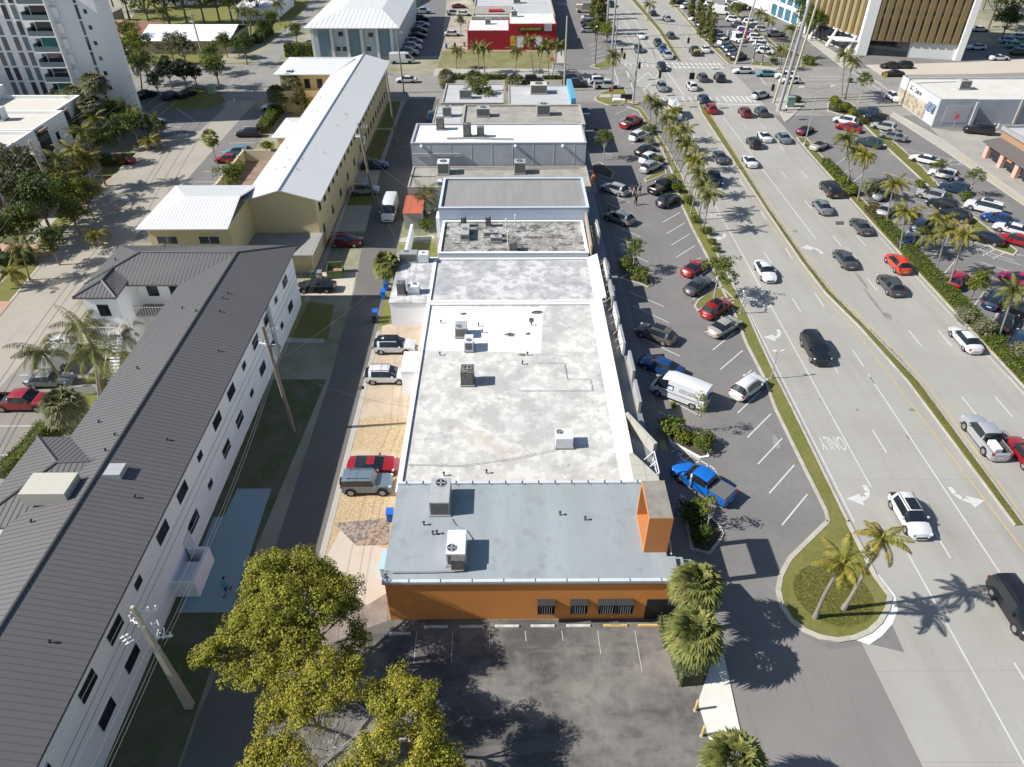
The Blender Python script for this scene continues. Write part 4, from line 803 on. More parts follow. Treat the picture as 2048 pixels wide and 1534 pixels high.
# ---- blue glass showroom far right
bg_ = thing('blue_glass_showroom', 'showroom with tall blue glass front and white frame at the top', 'building', 92, 250)
MB().prism([(85.2, 229), (112, 240), (104, 290), (76, 280)], 0, 11).build('wall', mat('grey_white_wall', (.5, .51, .53)), bg_)
a = Vector((85.2, 229)); b = Vector((82.2, 246)); f = MB(); g = MB(); d = (b - a); nrm = Vector((-1, -.18)).normalized()
for i in range(4):
    p0 = a + d * (i / 4 + .03); p1 = a + d * (i / 4 + .22)
    for z0, z1 in ((.3, 3.3), (4.4, 7.5), (8.2, 10.5)): g.face([(*(p0 + nrm * .35), z0), (*(p1 + nrm * .35), z0), (*(p1 + nrm * .35), z1), (*(p0 + nrm * .35), z1)])
f.prism([tuple(a + nrm * .3), tuple(b + nrm * .3), tuple(b), tuple(a)], 0, 11.3); f.build('white_frame', m_wpara, bg_); g.build('window', m_glassb, bg_)
g = MB().box(91, 94, 230.5, 231.6, 7, 9.5); g.build('window', mat('deep_blue_glass', (.03, .1, .22), rough=.1), bg_)
tn = thing('white_tent_canopy', 'white fabric tent canopy beside the blue glass showroom', 'tent', 92, 226)
tp = [(84.5, 226), (90, 219), (98, 221), (99, 229), (90, 232)]; mb = MB(); ap = (92, 226, 6.2)
for i in range(5): mb.face([(*tp[i], 3.6), (*tp[(i + 1) % 5], 3.6), ap])
mb.build('canopy', m_wpara, tn)
for q in tp: MB().tube((*q, 0), (*q, 3.6), .12).build('post', m_wframe, tn)
# ---- red supermarket north of the crossing
rb = thing('red_store', 'bright red store with white roofs facing the dry grass lot', 'building', 1, 207)
MB().box(-10.2, .6, 201.5, 214, 0, 4.6).box(.6, 12.8, 201.4, 214, 0, 6.2).build('wall', m_red, rb)
MB().box(-9.9, .4, 201.8, 213.8, 4.6, 4.7).box(.8, 12.5, 201.7, 213.8, 6.2, 6.3).build('roof', mat('white_cluttered_roof', (.66, .65, .62), [('N', .6, .52, .6, (.35, .33, .3), .6)]), rb)
MB().box(3.0, 9.5, 201.3, 201.4, 4.5, 5.5).build('sign_board', mat('dark_green_sign', (.05, .045, .02)), rb); text('sign_lettering', 'JIREH SUPERMARKET', .72, (6.2, 201.25, 5.0), (R(90), 0, 0), mat('yellow_lettering', (.6, .45, .08)), rb, .02, sx=.8)
for x in (3.4, 8.2): win_y(rb, x, 201.4, 2.0, 1.9, 2.6, gm=m_wpara, fm=m_wframe, mull=0)
MB().box(.9, 2.3, 201.32, 201.4, 1.0, 3.4).build('yellow_poster', mat('yellow_poster', (.55, .4, .05), [('n', 1.5, .5, .6, (.3, .08, .04), .8)]), rb)
MB().box(9.7, 11.6, 201.2, 201.4, 4.6, 6.2).build('grey_panel', m_acgrey, rb)
b = flat('long_grey_roof_store', 'long grey roofed store block behind the red store', -9.5, 13.2, 214.3, 262, 5.2, m_conc, m_lgroof, .3, .4)
MB().box(-9, 1.5, 218, 229, 5.25, 5.5).build('tan_roof_patch', m_oldroof, b); MB().box(-5, -1, 220, 222.5, 5.5, 5.9).build('red_sheet', m_red, b)
b2 = flat('far_white_roof_store', 'far white roofed store at the top of the photo', -12, 13, 262.5, 300, 5.6, m_whitew, m_wclean, .3, .4)
# ---- pale blue apartment building
pb = thing('pale_blue_apartment_block', 'pale blue apartment block with white hipped metal roof', 'building', -38, 205)
MB().box(-47.6, -27.2, 192.3, 240, 0, 7.4).build('wall', mat('pale_blue_wall', (.47, .53, .56)), pb)
roofset(pb, [([(-49.5, 190.6, 7.5), (-26.2, 190.6, 7.5), (-32, 204, 9.3), (-42, 204, 9.3)], (1, 0, 0)), ([(-49.5, 190.6, 7.5), (-42, 204, 9.3), (-42, 226, 9.3), (-49.5, 240, 7.5)], (0, 1, 0)),
             ([(-26.2, 190.6, 7.5), (-26.2, 242, 7.5), (-32, 242, 9.3), (-32, 204, 9.3)], (0, 1, 0)), ([(-42, 204, 9.3), (-32, 204, 9.3), (-32, 242, 9.3), (-42, 242, 9.3)], (0, 1, 0))], m_wtroof, m_wtrib, 1.1, .2, hgt=.06)
for x in (-45, -37.6, -30.2): MB().box(x - 1.5, x + 1.5, 192.1, 192.3, .6, 7.0).build('balcony_shade_panel', mat('shaded_blue', (.2, .28, .32)), pb)  # flat panels, shade of the balcony recesses painted as a darker wall blue
q = MB()
for x in (-47.9, -43.2, -39.4, -35.8, -32, -28.4): q.box(x - .35, x + .35, 191.5, 192.1, 0, 7.4)
q.build('fin_wall', m_wpara, pb)
for x, z in ((-42, 2.4), (-40.4, 2.4), (-34.4, 2.4), (-33.6, 5.6), (-41, 5.8)): win_y(pb, x, 192.3, z, 1.1, 1.0)
# ---- grey-white modern villas
def villa(i, x0, x1, y0, y1, h, label):
    v = flat('white_modern_villa', label, x0, x1, y0, y1, h, m_whitew, mat('cream_flat_roof', (.56, .53, .47), [('N', .5, .45, .7, (.47, .44, .38), .5)]), .5, .35, None, 'white modern villas at the left')
    MB().box(x1 - 3.0, x1 + .8, y0 + .5, y0 + 2.6, h * .35, h * .95).build('dark_balcony', m_frame, v)
    MB().box(x1 - 1, x1 + .9, y0 + .4, y0 + 2.7, h * .98, h * 1.02).build('brown_balcony_roof', mat('brown_slab', (.22, .16, .12)), v)
    win_x(v, x1, (y0 + y1) / 2 + 1, h * .6, .9, 2.2); return v
villa(0, -90, -76.4, 98.6, 106.2, 7.2, 'front white villa with curved corner and dark balcony, lowest in the row')
villa(1, -92, -75.6, 106.6, 115.0, 7.4, 'second white villa in the row with roof air conditioners')
villa(2, -92, -75.8, 115.4, 125.4, 7.4, 'third white villa in the row with long roof trough')
villa(3, -94, -77.5, 125.8, 135.0, 7.2, 'rear white villa in the row beside the tower palms')
v4 = flat('raised_white_villa', 'taller cream roofed villa block behind the white row', -120, -91.5, 106, 136.5, 8.8, m_whitew, _M['cream_flat_roof'], .4, .3)
# ---- white residential tower
tb = thing('white_residential_tower', 'tall white residential tower with stacked dark balconies at upper left', 'building', -90, 150)
TH = 29.0; TF = 142.5; twm = mat('tower_white', (.70, .705, .72), [('N', .1, .4, .7, (.66, .665, .685), .6)])
MB().prism([(-130, TF), (-75, TF), (-73.4, TF + .05), (-72.3, TF + .25), (-71.5, TF + .7), (-71.4, TF + 1.3), (-80.4, 160), (-130, 160)], 0, TH).build('wall', twm, tb)
rl_m = mat('smoked_glass', (.12, .15, .17), rough=.3); tl_m = mat('teal_curtain', (.04, .15, .15))
for k in range(10):
    z = .3 + 2.62 * k; bx0, bx1 = -86.3, -81.6
    MB().box(bx0, bx1, TF - 1.5, TF, z, z + .2).build('balcony_slab', m_whitew, tb)
    MB().box(bx0 + .1, bx1 - .1, TF - 1.5, TF - 1.44, z + .2, z + 1.05).box(bx0, bx0 + .1, TF - 1.44, TF, z + .2, z + 1.5).build('balcony_rail', rl_m, tb)
    MB().box(bx1, bx1 + .2, TF - 1.5, TF, z - .2, z + 2.4).box(bx1 + .25, bx1 + 1.3, TF - .4, TF, z + .5, z + 2.1).build('balcony_fin', m_whitew, tb)
    MB().box(bx0 + 1.1, bx1 - .3, TF - .05, TF, z + .22, z + 2.3).build('sliding_door', (m_glass, m_glass, tl_m)[k % 3], tb)
    MB().box(bx0 + .15, bx0 + .9, TF - .05, TF, z + .6, z + 2.1).build('window', m_glass, tb)
    MB().box(-77.1, -76.6, TF - .05, TF, z + .1, z + 2.45).build('window', m_glass if k % 3 else rl_m, tb)
    MB().box(-75.8, -75.2, TF - .05, TF, z + 1.0, z + 1.7).build('window', m_glass, tb)
    for n_, x in enumerate((-88.1, -89.8, -92.0, -93.6, -104, -106)): MB().box(x - .45, x + .45, TF - .05, TF, z + .1, z + 2.4).build('window', m_glass if (k * 3 + n_ * 5) % 7 > 2 else rl_m, tb)
    MB().box(-101, -96, TF - 1.5, TF, z, z + .2).box(-101, -96, TF - 1.5, TF - 1.42, z + .2, z + 1.0).build('balcony_slab', m_whitew, tb); MB().box(-100, -97, TF - .05, TF, z + .25, z + 2.3).build('sliding_door', m_glass, tb)
MB().box(-74.6, -73.3, TF - .1, TF + .3, .2, 3.2).build('dark_entrance', m_glass, tb)
# ---- houses beyond
def house(name, label, pts, z, rz, m_w, m_r, rid='x'):
    (x0, y0), (x1, y1) = pts; h = thing(name, label, 'house', (x0 + x1) / 2, (y0 + y1) / 2)
    MB().box(x0 + .6, x1 - .6, y0 + .6, y1 - .6, 0, z).build('wall', m_w, h); ym = (y0 + y1) / 2; xm = (x0 + x1) / 2
    if rid == 'x': s_ = [([(x0, y0, z), (x1, y0, z), (x1, ym, rz), (x0, ym, rz)], (1, 0, 0)), ([(x0, y1, z), (x0, ym, rz), (x1, ym, rz), (x1, y1, z)], (1, 0, 0))]
    elif rid == 'hip': 
        r = (y1 - y0) / 2 * .9; s_ = [([(x0, y0, z), (x1, y0, z), (x1 - r, ym, rz), (x0 + r, ym, rz)], (1, 0, 0)), ([(x0, y1, z), (x0 + r, ym, rz), (x1 - r, ym, rz), (x1, y1, z)], (1, 0, 0)), ([(x0, y0, z), (x0 + r, ym, rz), (x0, y1, z)], (0, 1, 0)), ([(x1, y0, z), (x1, y1, z), (x1 - r, ym, rz)], (0, 1, 0))]
    a = MB()
    for p_, e in s_: a.slab3(p_, .15)
    a.build('roof', m_r, h)
    for k in range(3): win_y(h, x0 + (x1 - x0) * (k + .7) / 3.4, y0 + .6, 1.7, 1.6, 1.1)
    return h
cw = mat('cream_house_wall', (.5, .42, .3)); wr = mat('white_house_roof', (.72, .72, .74))
house('white_roof_house', 'cream house with wide white roof behind the street trees', ((-94, 197.5), (-70.5, 216)), 3.2, 5.2, cw, wr)
house('tile_roof_house', 'small house with pinkish tile roof beside the white roofed house', ((-112, 203), (-95.5, 220)), 3.0, 5.4, cw, m_tile, 'hip')
house('terracotta_house', 'low house with terracotta roof right behind the tower', ((-121, 186), (-103, 201)), 3.2, 4.6, cw, m_tile)
house('grey_roof_house', 'grey roofed house at the top edge behind the tower', ((-140, 215), (-115, 240)), 3.4, 5.5, cw, m_conc, 'hip')
house('blue_grey_house', 'white house half hidden by palms near the top street', ((-82, 238), (-69, 262)), 3.4, 5.2, m_whitew, wr, 'hip')
house('far_pale_house', 'far pale house between the trees at the top left', ((-115, 262), (-92, 285)), 3.4, 5.2, m_whitew, wr, 'hip')
house('top_street_villa', 'white corner building at the top of the side street', ((-50, 250), (-38, 285)), 6.4, 7.4, m_whitew, wr, 'hip')
# ================================================================ roof units, signs, poles, street furniture
def ac_unit(name, label, x, y, z, sx, sy, sz, rz=0., m=None, fan=(0, 0), coil=True, group=None, rfan=.38):
    t = thing(name, label, 'air conditioner', x, y, z, group); t.rotation_euler = (0, 0, rz); ORG[t.name] = (0, 0, 0); m = m or m_acgrey
    MB().box(-sx / 2, sx / 2, -sy / 2, sy / 2, .12, sz).build('housing', m, t)
    MB().box(-sx / 2 - .08, sx / 2 + .08, -sy / 2 - .08, sy / 2 + .08, 0, .12).build('base_frame', m_metal, t)
    if coil: 
        c = MB().box(-sx / 2 + .1, sx / 2 - .1, -sy / 2 - .02, -sy / 2, .25, sz - .12); c.build('coil_grille', m_coil, t)
    r = rfan; fx, fy = fan; f = MB(); n = 16
    for i in range(n):
        a0, a1 = 2 * math.pi * i / n, 2 * math.pi * (i + 1) / n
        for rr0, rr1 in ((r, r * .9),):
            f.face([(fx + rr0 * math.cos(a0), fy + rr0 * math.sin(a0), sz + .06), (fx + rr0 * math.cos(a1), fy + rr0 * math.sin(a1), sz + .06), (fx + rr1 * math.cos(a1), fy + rr1 * math.sin(a1), sz + .06), (fx + rr1 * math.cos(a0), fy + rr1 * math.sin(a0), sz + .06)])
            f.face([(fx + rr0 * math.cos(a0), fy + rr0 * math.sin(a0), sz), (fx + rr0 * math.cos(a1), fy + rr0 * math.sin(a1), sz), (fx + rr0 * math.cos(a1), fy + rr0 * math.sin(a1), sz + .06), (fx + rr0 * math.cos(a0), fy + rr0 * math.sin(a0), sz + .06)])
    g = f.build('fan_ring', m_metal, t); MB().tube((fx, fy, sz), (fx, fy, sz + .02), r * .88, n=16).build('fan_well', m_blk, g)
    b = MB()
    for k in range(4): a = k * math.pi / 2; b.obox((fx + r * .42 * math.cos(a), fy + r * .42 * math.sin(a), sz + .035), (r * .75, .12, .015), a)
    b.build('fan_blades', m_metal, g)
    return t
RZ0 = 4.5
x, y = P(840, 1000, 5.2)
a1 = ac_unit('rooftop_unit', 'tall grey rooftop unit with open top fan at the back of the orange shop roof', -5.25, 38.2, RZ0, 1.5, 2.6, 1.5, 0, m_acgrey, (0, .75), rfan=.42)
a2 = ac_unit('rooftop_unit', 'blue-grey rooftop unit near the front edge of the orange shop roof', -3.75, 33.3, RZ0, 1.35, 2.2, 1.35, 0, m_acwhite, (-.3, -.55), rfan=.34)
MB().box(-.3, .66, -1.6, -1.1, .15, 1.25).build('side_cabinet', m_coil, a2)
ac_unit('rooftop_unit', 'white rooftop unit with rust stain on the right part of the big white roof', 4.85, 46.4, 3.25, 1.5, 1.35, 1.1, 0, m_acwhite, (-.4, .25), False, rfan=.3)
ac_unit('rooftop_unit', 'square brown-grey condenser standing alone on the left of the white roof', -3.95, 55.3, 3.25, 1.25, 1.4, 1.6, 0, m_coil, (0, 0), rfan=.45)
ac_unit('rooftop_unit', 'grey condenser of the pair on the white roof, the one nearer the alley', -5.0, 63.6, 3.25, 1.2, 1.5, 1.2, 0, m_acgrey, (-.2, -.3), rfan=.3)
ac_unit('rooftop_unit', 'smaller white-topped condenser just below its grey neighbour on the white roof', -4.05, 61.1, 3.25, .9, 1.5, 1.15, 0, m_acwhite, (0, -.3), rfan=.28)
ac_unit('rooftop_unit', 'round topped condenser on the alley corner of the patchy roof', -12.3, 72.0, 3.3, .9, .9, 1.5, 0, m_coil, (0, 0), rfan=.38)
ac_unit('rooftop_unit', 'low white condenser box next to the round topped one on the patchy roof', -10.9, 72.3, 3.3, 1.3, 1.1, 1.0, 0, m_acwhite, (.1, .2), False, rfan=.25)
ac_unit('rooftop_unit', 'pair of caged grey units at the back corner of the patchy roof', -12.3, 80.0, 3.3, 2.2, 1.2, 1.2, 0, m_metal, (-.3, .2), rfan=.3)
ac_unit('rooftop_unit', 'white box unit beside the caged units at the back of the patchy roof', -10.5, 80.0, 3.3, 1.3, 1.2, 1.1, 0, m_acwhite, (0, 0), False, rfan=.2)
# blackened roof: ducts, boxes, mushrooms
for (dx, dy, sx, sy, sz, lab) in ((-5.6, 86.5, 1.1, 3.2, .9, 'long sheet metal duct box on the blackened roof'), (-2.2, 86.3, 1.9, .9, .7, 'grey duct unit in the middle of the blackened roof'),
        (-1.5, 84.8, 1.5, .8, .7, 'low grey unit by the white pipe on the blackened roof'), (-5.9, 89.3, .7, .7, 1.3, 'square fan stack by the blue wall on the blackened roof'), (-2.6, 89.3, .7, .7, 1.3, 'second fan stack by the blue wall on the blackened roof'), (.7, 82.3, 1.0, .9, 1.1, 'round topped exhaust box at the front of the blackened roof')):
    ac_unit('rooftop_unit', lab, dx, dy, 3.55, sx, sy, sz, .0, m_acgrey if sz < 1 else m_coil, (0, 0), True, rfan=min(sx, sy) * .35)
for x, y, h in ((-.2, 87.5, 1.8), (.0, 83.6, 1.9), (1.0, 87.6, 2.3), (-7.4, 86.8, .7), (-6.9, 84.2, .6)):
    t = thing('roof_vent_pipe', 'vent pipe on the blackened roof', 'vent pipe', x, y, 3.5, 'vent pipes on the blackened roof')
    MB().tube((x, y, 3.5), (x, y, 3.5 + h), .07).tube((x, y, 3.5 + h), (x, y, 3.6 + h), .14).build('pipe', m_wframe, t)
for x, y, z, sx, sy, sz, m_, lab in ((-9.8, 107.2, 3.95, 1.8, 2.0, 1.8, m_acwhite, 'large white boxy unit on the low weathered roof'), (1.9, 107.2, 3.95, 1.7, 1.7, 1.8, m_acgrey, 'dark fronted unit on the low weathered roof to the right'),
        (-9.5, 101.9, 3.95, 1.6, .9, .9, m_acwhite, 'low white box along the felt roof back edge'), (-5.6, 102.0, 3.95, 4.6, .8, .7, m_acgrey, 'long grey trough unit along the felt roof back edge'),
        (-10.8, 116.8, 7.45, 1.2, 1.2, 1.8, m_coil, 'dark box unit at the alley corner of the clean white roof'), (-6.3, 113.3, 7.45, 1.2, 1.4, 2.0, m_coil, 'dark condenser in the middle of the clean white roof'), (-4.2, 113.3, 7.45, 1.1, 1.0, 1.5, m_coil, 'smaller dark condenser on the clean white roof'),
        (-10.8, 131.5, 4.95, 1.5, 1.5, 1.7, m_acgrey, 'grey unit with round top on the narrow grey roof'), (-4.3, 131.3, 5.1, 2.3, 1.8, 1.4, m_acgrey, 'wide grey unit with orange curb on the stained roof'), (6.5, 132.0, 5.1, 2.3, 2.0, 1.8, m_acgrey, 'tall grey unit on a timber pad on the stained roof'),
        (-8.0, 142.8, 4.85, 2.2, 1.6, 1.6, m_acgrey, 'grey box unit by the courtyard tree near the crossing'), (-6.3, 149.0, 4.85, 1.2, 1.4, 2.0, m_dkmetal, 'dark tall unit at the back of the pale shop roof'), (6.2, 146.2, 4.85, 3.2, 2.6, 1.7, mat('tan_unit', (.5, .47, .4)), 'big tan unit on the blue trimmed shop roof'),
        (91.6, 149.5, 4.5, 2.2, 1.8, 1.7, m_acgrey, 'grey rooftop unit on the right hand white store'), (-84.5, 122.0, 7.45, 1.6, 1.6, 2.0, m_acwhite, 'white box unit on the rear villa roof'), (-84.0, 112.0, 7.45, 1.5, 1.5, 1.9, m_acwhite, 'white box unit on the second villa roof'), (-84.6, 102.2, 7.25, 2.2, 2.2, 2.4, m_acwhite, 'big white unit on the front villa roof'),
        (-5, 209, 4.75, 1.4, 1.4, 1.3, m_acgrey, 'unit on the red store left roof'), (2.0, 210, 6.35, 1.6, 1.4, 1.5, m_acwhite, 'unit on the red store right roof'), (3, 235, 5.25, 2, 2, 1.6, m_acgrey, 'unit on the long grey store roof'), (9.2, 245, 5.25, 2, 5, 1.4, _M['tan_unit'], 'row of tan units on the long grey store roof')):
    ac_unit('rooftop_unit', lab, x, y, z, sx, sy, sz, 0, m_, (0, 0), True, rfan=min(sx, sy) * .33)
MB().box(4.6, 8.9, 129.6, 131.2, 5.02, 5.2); 
# conduits on the roofs
for lab, pts, r in (('thin white conduit running to the front edge of the orange shop roof', [(-8.4, 31.6, 4.7), (-5.6, 31.6, 4.7), (-3.2, 31.7, 4.7)], .05),
        ('bent conduit between the two units on the orange shop roof', [(-4.4, 36.6, 4.6), (-4.2, 35.9, 4.75), (-3.2, 35.4, 4.6), (-2.6, 34.4, 4.6), (-2.3, 34.2, 4.9)], .03),
        ('dark conduit line crossing the big white roof', [(-8.6, 43.8, 3.3), (-4, 43.6, 3.3), (1, 44.6, 3.3), (4.2, 45.6, 3.3)], .025),
        ('thin pipe loop on the middle of the white roof', [(2.9, 58.3, 3.3), (5.6, 58.3, 3.3), (5.7, 55.6, 3.3), (8, 55.6, 3.3), (8, 53.8, 3.3), (1, 53.8, 3.3)], .025),
        ('grey pipes along the clean white roof', [(-9.5, 112.0, 7.6), (-6, 112.2, 7.6), (-2, 111.8, 7.6), (1, 111.6, 7.6)], .12),
        ('pipe run under the tall grey wall', [(-8, 108.6, 4.2), (2, 108.4, 4.1), (11, 108.7, 4.1)], .08)):
    o = MB().path(pts, r).build('roof_conduit', m_bar, origin=pts[0]); tag(o, lab, 'pipe')
for k, (px, py) in enumerate(((888, 951), (973, 946), (848, 1050), (866, 1069), (874, 1068), (1120, 1030), (1170, 1040), (1063, 650), (965, 665), (1018, 672), (1055, 710), (1045, 728), (882, 646), (880, 710), (957, 652))):
    z = 4.5 if py > 965 else 3.2; x, y = P(px, py, z)
    o = MB().tube((x, y, z), (x, y, z + .3), .06).ell((x, y, z + .34), (.12, .12, .07), 8, 4).build('roof_vent', m_dkmetal, origin=(x, y, z)); tag(o, 'small dark vent cap on the flat shop roofs', 'roof vent', 'small vent caps on the white and grey shop roofs')
# tar patches on the white roof (flat repairs)
m_tar = mat('tar_patch', (.1, .09, .08), [('N', 4, .4, .6, (.25, .23, .2), .8)])
for px, py, w, h in ((1075, 624, 1.6, .5), (1100, 607, 2.6, .25), (1020, 668, 1.5, .35), (1056, 667, .7, .3), (1045, 709, 1.0, .25), (1063, 640, .6, .6), (928, 607, .9, .4), (927, 627, .8, .3)):
    x, y = P(px, py, 3.2); n = 9
    pts = [(x + w / 2 * math.cos(k * 6.283 / n) * random.uniform(.7, 1.1), y + h * math.sin(k * 6.283 / n) * random.uniform(.7, 1.1)) for k in range(n)]
    o = MB().sheet(pts, 3.156).build('tar_patch', m_tar, origin=(x, y, 3.15)); o.parent = sh; o.location = (x - ORG[sh.name][0], y - ORG[sh.name][1], 3.15)
# mall signs standing on the canopy
def canopy_sign(lab, x, y0, y1, zt, struts=True, m=None, zb=2.75):
    t = thing('canopy_sign', lab, 'shop sign', x, (y0 + y1) / 2, 2.75, 'signs along the shop canopy')
    MB().box(x - .12, x + .12, y0, y1, zb, zt).build('panel', m or m_wpara, t); MB().box(x - .14, x + .14, y0 - .02, y1 + .02, zt, zt + .05).build('panel_cap', m_metal, t)
    if struts:
        s = MB()
        for k in range(3): yy = y0 + .4 + (y1 - y0 - .8) * k / 2; s.tube((x - .15, yy, zt - .2), (x - 1.1, yy, 2.8), .05)
        s.build('struts', mat('timber_strut', (.35, .25, .15)), t)
canopy_sign('blank white sign on the canopy, northernmost of the row', 11.9, 85.1, 89.0, 4.5); canopy_sign('white sign panel with timber struts beside the patchy roof', 11.9, 74.6, 78.6, 4.3)
canopy_sign('grey-edged sign panel south of the patchy roof', 11.9, 69.6, 73.3, 4.3, m=m_acgrey); canopy_sign('pale sign panel with slanted struts above the empty bays', 11.9, 64.9, 68.4, 4.3)
canopy_sign('white sign panel above the brown estate car', 11.9, 60.2, 63.7, 4.3); canopy_sign('tall grey frame sign above the blue sedan', 12.3, 55.8, 59.2, 4.1, False, m_conc); canopy_sign('second grey frame sign above the white mail van', 12.2, 51.0, 54.4, 4.1, False, m_conc)
t = thing('stone_blade_sign', 'slanting stone blade wall jutting over the canopy', 'sign', 11.5, 48, 2.75)
MB().prism([(10.6, 49.6), (10.9, 49.8), (12.9, 45.6), (12.6, 45.5)], 2.75, 3.95).build('blade', m_stone, t)
t = thing('sign_frame', 'empty white metal sign frame on the canopy near the orange shop', 'sign frame', 12.3, 43.6, 2.75)
f = MB()
for y in (41.9, 43.2, 44.4): f.tube((12.4, y, 2.75), (12.4, y, 4.1), .05).tube((12.4, y, 4.1), (11.4, y, 2.8), .05)
f.tube((12.4, 41.9, 4.1), (12.4, 44.4, 4.1), .05).tube((12.4, 41.9, 3.4), (12.4, 44.4, 3.4), .05); f.build('frame', m_wframe, t)
# hanging palm-leaf market umbrella thing / inflatable
t = thing('feather_flag', 'orange flag banner at the shop corner near the tall grey wall', 'flag', 12.7, 104); MB().tube((12.7, 104, 0), (12.7, 104, 4.6), .04).build('pole', m_metal, t); MB().slab3([(12.7, 103.6, 3.2), (13.3, 104.6, 4.4), (12.9, 104.9, 4.7), (12.5, 104.1, 4.4)], .03).build('banner', mat('orange_flag', (.6, .15, .05)), t)
# wheel stops
m_stopw = mat('white_wheel_stop', (.6, .6, .56), [('N', 3, .45, .65, (.36, .35, .32), .7)]); m_stopy = mat('yellow_wheel_stop', (.6, .42, .15), [('N', 3, .45, .65, (.42, .33, .2), .7)])
xs_ = [-8.0, -5.35, -2.75, -.15, 2.45, 5.05, 7.75, 10.3]
for i, x in enumerate(xs_):
    yy = 30.28 if i else 29.75
    mb = MB(); mb.prism([(x - .88, yy - .1), (x + .88, yy - .1), (x + .88, yy + .1), (x - .88, yy + .1)], 0, .09); n_ = len(mb.v); mb.slab3([(x - .84, yy - .06, .15), (x + .84, yy - .06, .15), (x + .84, yy + .06, .15), (x - .84, yy + .06, .15)], .06)
    o = mb.build('wheel_stop', m_stopy if i > 5 else m_stopw, origin=(x, yy, 0))
    tag(o, ['worn white wheel stop half hidden by tree shade, set lower than the rest', 'white wheel stop in deep tree shade', 'white wheel stop at the edge of the tree shade', 'white wheel stop, first fully sunlit one from the left', 'white wheel stop, second sunlit one from the left', 'white wheel stop next to the lettered yellow one', 'yellow wheel stop with dark lettering on its face', 'plain yellow wheel stop nearest the hedge'][i], 'wheel stop', 'wheel stops in front of the orange wall')
    if i == 6: text('stop_lettering', 'NO PARKING', .13, (x, yy, .156), (0, 0, 0), m_dkmetal, o)
for px, py in ((940, 1240),): pass
# bollards
for k, (px, py, lab) in enumerate(((1390, 1421, 'yellow bollard nearest the hedge on the white walk'), (1403, 1472, 'middle yellow bollard on the walk edge'), (1416, 1528, 'yellow bollard beside the lowest fan palm'))):
    x, y = P(px, py); t = thing('bollard', lab, 'bollard', x, y, 0, 'yellow bollards at the walk'); MB().tube((x, y, 0), (x, y, 1.25), .085, n=12).ell((x, y, 1.25), (.085, .085, .06), 12, 4).build('post', m_stopy, t); MB().tube((x, y, 0), (x, y, .03), .14, n=12).build('foot', m_kerb, t)
# wooden / concrete utility poles and lines
m_pole = mat('weathered_wood_pole', (.24, .2, .16), [('N', 3, .4, .7, (.16, .13, .1), .7, (1, 1, .1))]); m_cpole = mat('concrete_pole', (.42, .39, .31), [('N', 1, .45, .7, (.34, .31, .25), .6)]); m_ins = mat('white_insulator', (.6, .6, .58), rough=.4)
PT = {}
def upole(lab, bx, by, h, r=.17, lean=(0, 0), m=None, arms=2, square=False, key=None, xf=False, ad=(0, 1)):
    x, y = P(bx, by); t = thing('utility_pole', lab, 'utility pole', x, y, 0, 'utility poles'); m = m or m_pole; tx, ty = x + lean[0], y + lean[1]
    mb = MB(); mb.tube((x, y, 0), (tx, ty, h), r * (1.3 if square else 1.1), r * (.5 if square else .75), 4 if square else 10); mb.build('pole', m, t)
    L_ = lambda z: (x + lean[0] * z / h, y + lean[1] * z / h, z)
    for k in range(arms):
        z = h - .5 - 1.4 * k; c = L_(z); dx, dy = (1.1, .25) if k % 2 == 0 else (-.9, .5)
        a = MB().tube((c[0] - dx * .2, c[1] - dy * .2, z), (c[0] + dx, c[1] + dy, z - .2), .06); ar = a.build('crossarm', m_ins, t); i_ = MB()
        for q in (.3, .65, 1.0): i_.tube((c[0] + dx * q, c[1] + dy * q, z - .25), (c[0] + dx * q, c[1] + dy * q, z + .2), .05).tube((c[0] + dx * q - .12, c[1] + dy * q, z - .35), (c[0] + dx * q + .12, c[1] + dy * q, z - .1), .035)
        i_.build('insulators', m_ins, ar)
    if xf:
        c = L_(h - 2.6); MB().tube((c[0] + .35, c[1] + .1, c[2] - .5), (c[0] + .35, c[1] + .1, c[2] + .45), .24, n=12).build('transformer', m_acgrey, t)
    PT[key] = (tx, ty, h); return t, L_
t, L_ = upole('big square concrete utility pole with white insulators, nearest the camera', 380, 1412, 12.0, .27, (.35, -.7), m_cpole, 3, True, 'A')
sw = MB()   # cluster of white switches on the near pole
c0 = L_(8.9)
for k in range(9):
    a = random.uniform(0, 6.28); b_ = Vector((c0[0] + .45, c0[1] + .25, c0[2])) + Vector((random.uniform(-.35, .45), random.uniform(-.3, .3), random.uniform(-.5, .7))); sw.tube(b_, b_ + Vector((random.uniform(-.3, .3), random.uniform(-.3, .3), random.uniform(.1, .35))), .045)
for k in range(3): q = Vector((c0[0] - .9 - .15 * k, c0[1] - .1 + .1 * k, c0[2] - .2 + .15 * k)); sw.tube(q, q + Vector((-.5, -.15, -.25)), .04).tube(q + Vector((-.25, -.2, .1)), q + Vector((-.25, .1, -.3)), .035)
sw.build('switch_cluster', m_ins, t)
upole('wooden utility pole rising beside the white apartment wall, second from the camera', 588, 862, 12.4, .19, (-.25, -.5), m_pole, 2, False, 'B', True)
upole('leaning wooden utility pole between the yellow block and the alley, with white box', 748, 402, 12.4, .19, (-.6, -1.3), m_pole, 2, False, 'C', True)
upole('slim wooden utility pole by the alley lawn, north of the boxed one', 792, 282, 12.6, .17, (-.4, -.8), m_pole, 1, False, 'D')
upole('wooden utility pole where the alley meets the cross street', 808, 186, 12.8, .16, (-.3, -.6), m_pole, 1, False, 'E')
upole('grey utility pole rising among the left street palms', 128, 432, 11.5, .2, (-.3, -.4), m_cpole, 2, False, 'F', True)
upole('white topped utility pole in front of the white roofed house', 410, 128, 11.5, .2, (-.2, -.4), m_cpole, 2, False, 'G')
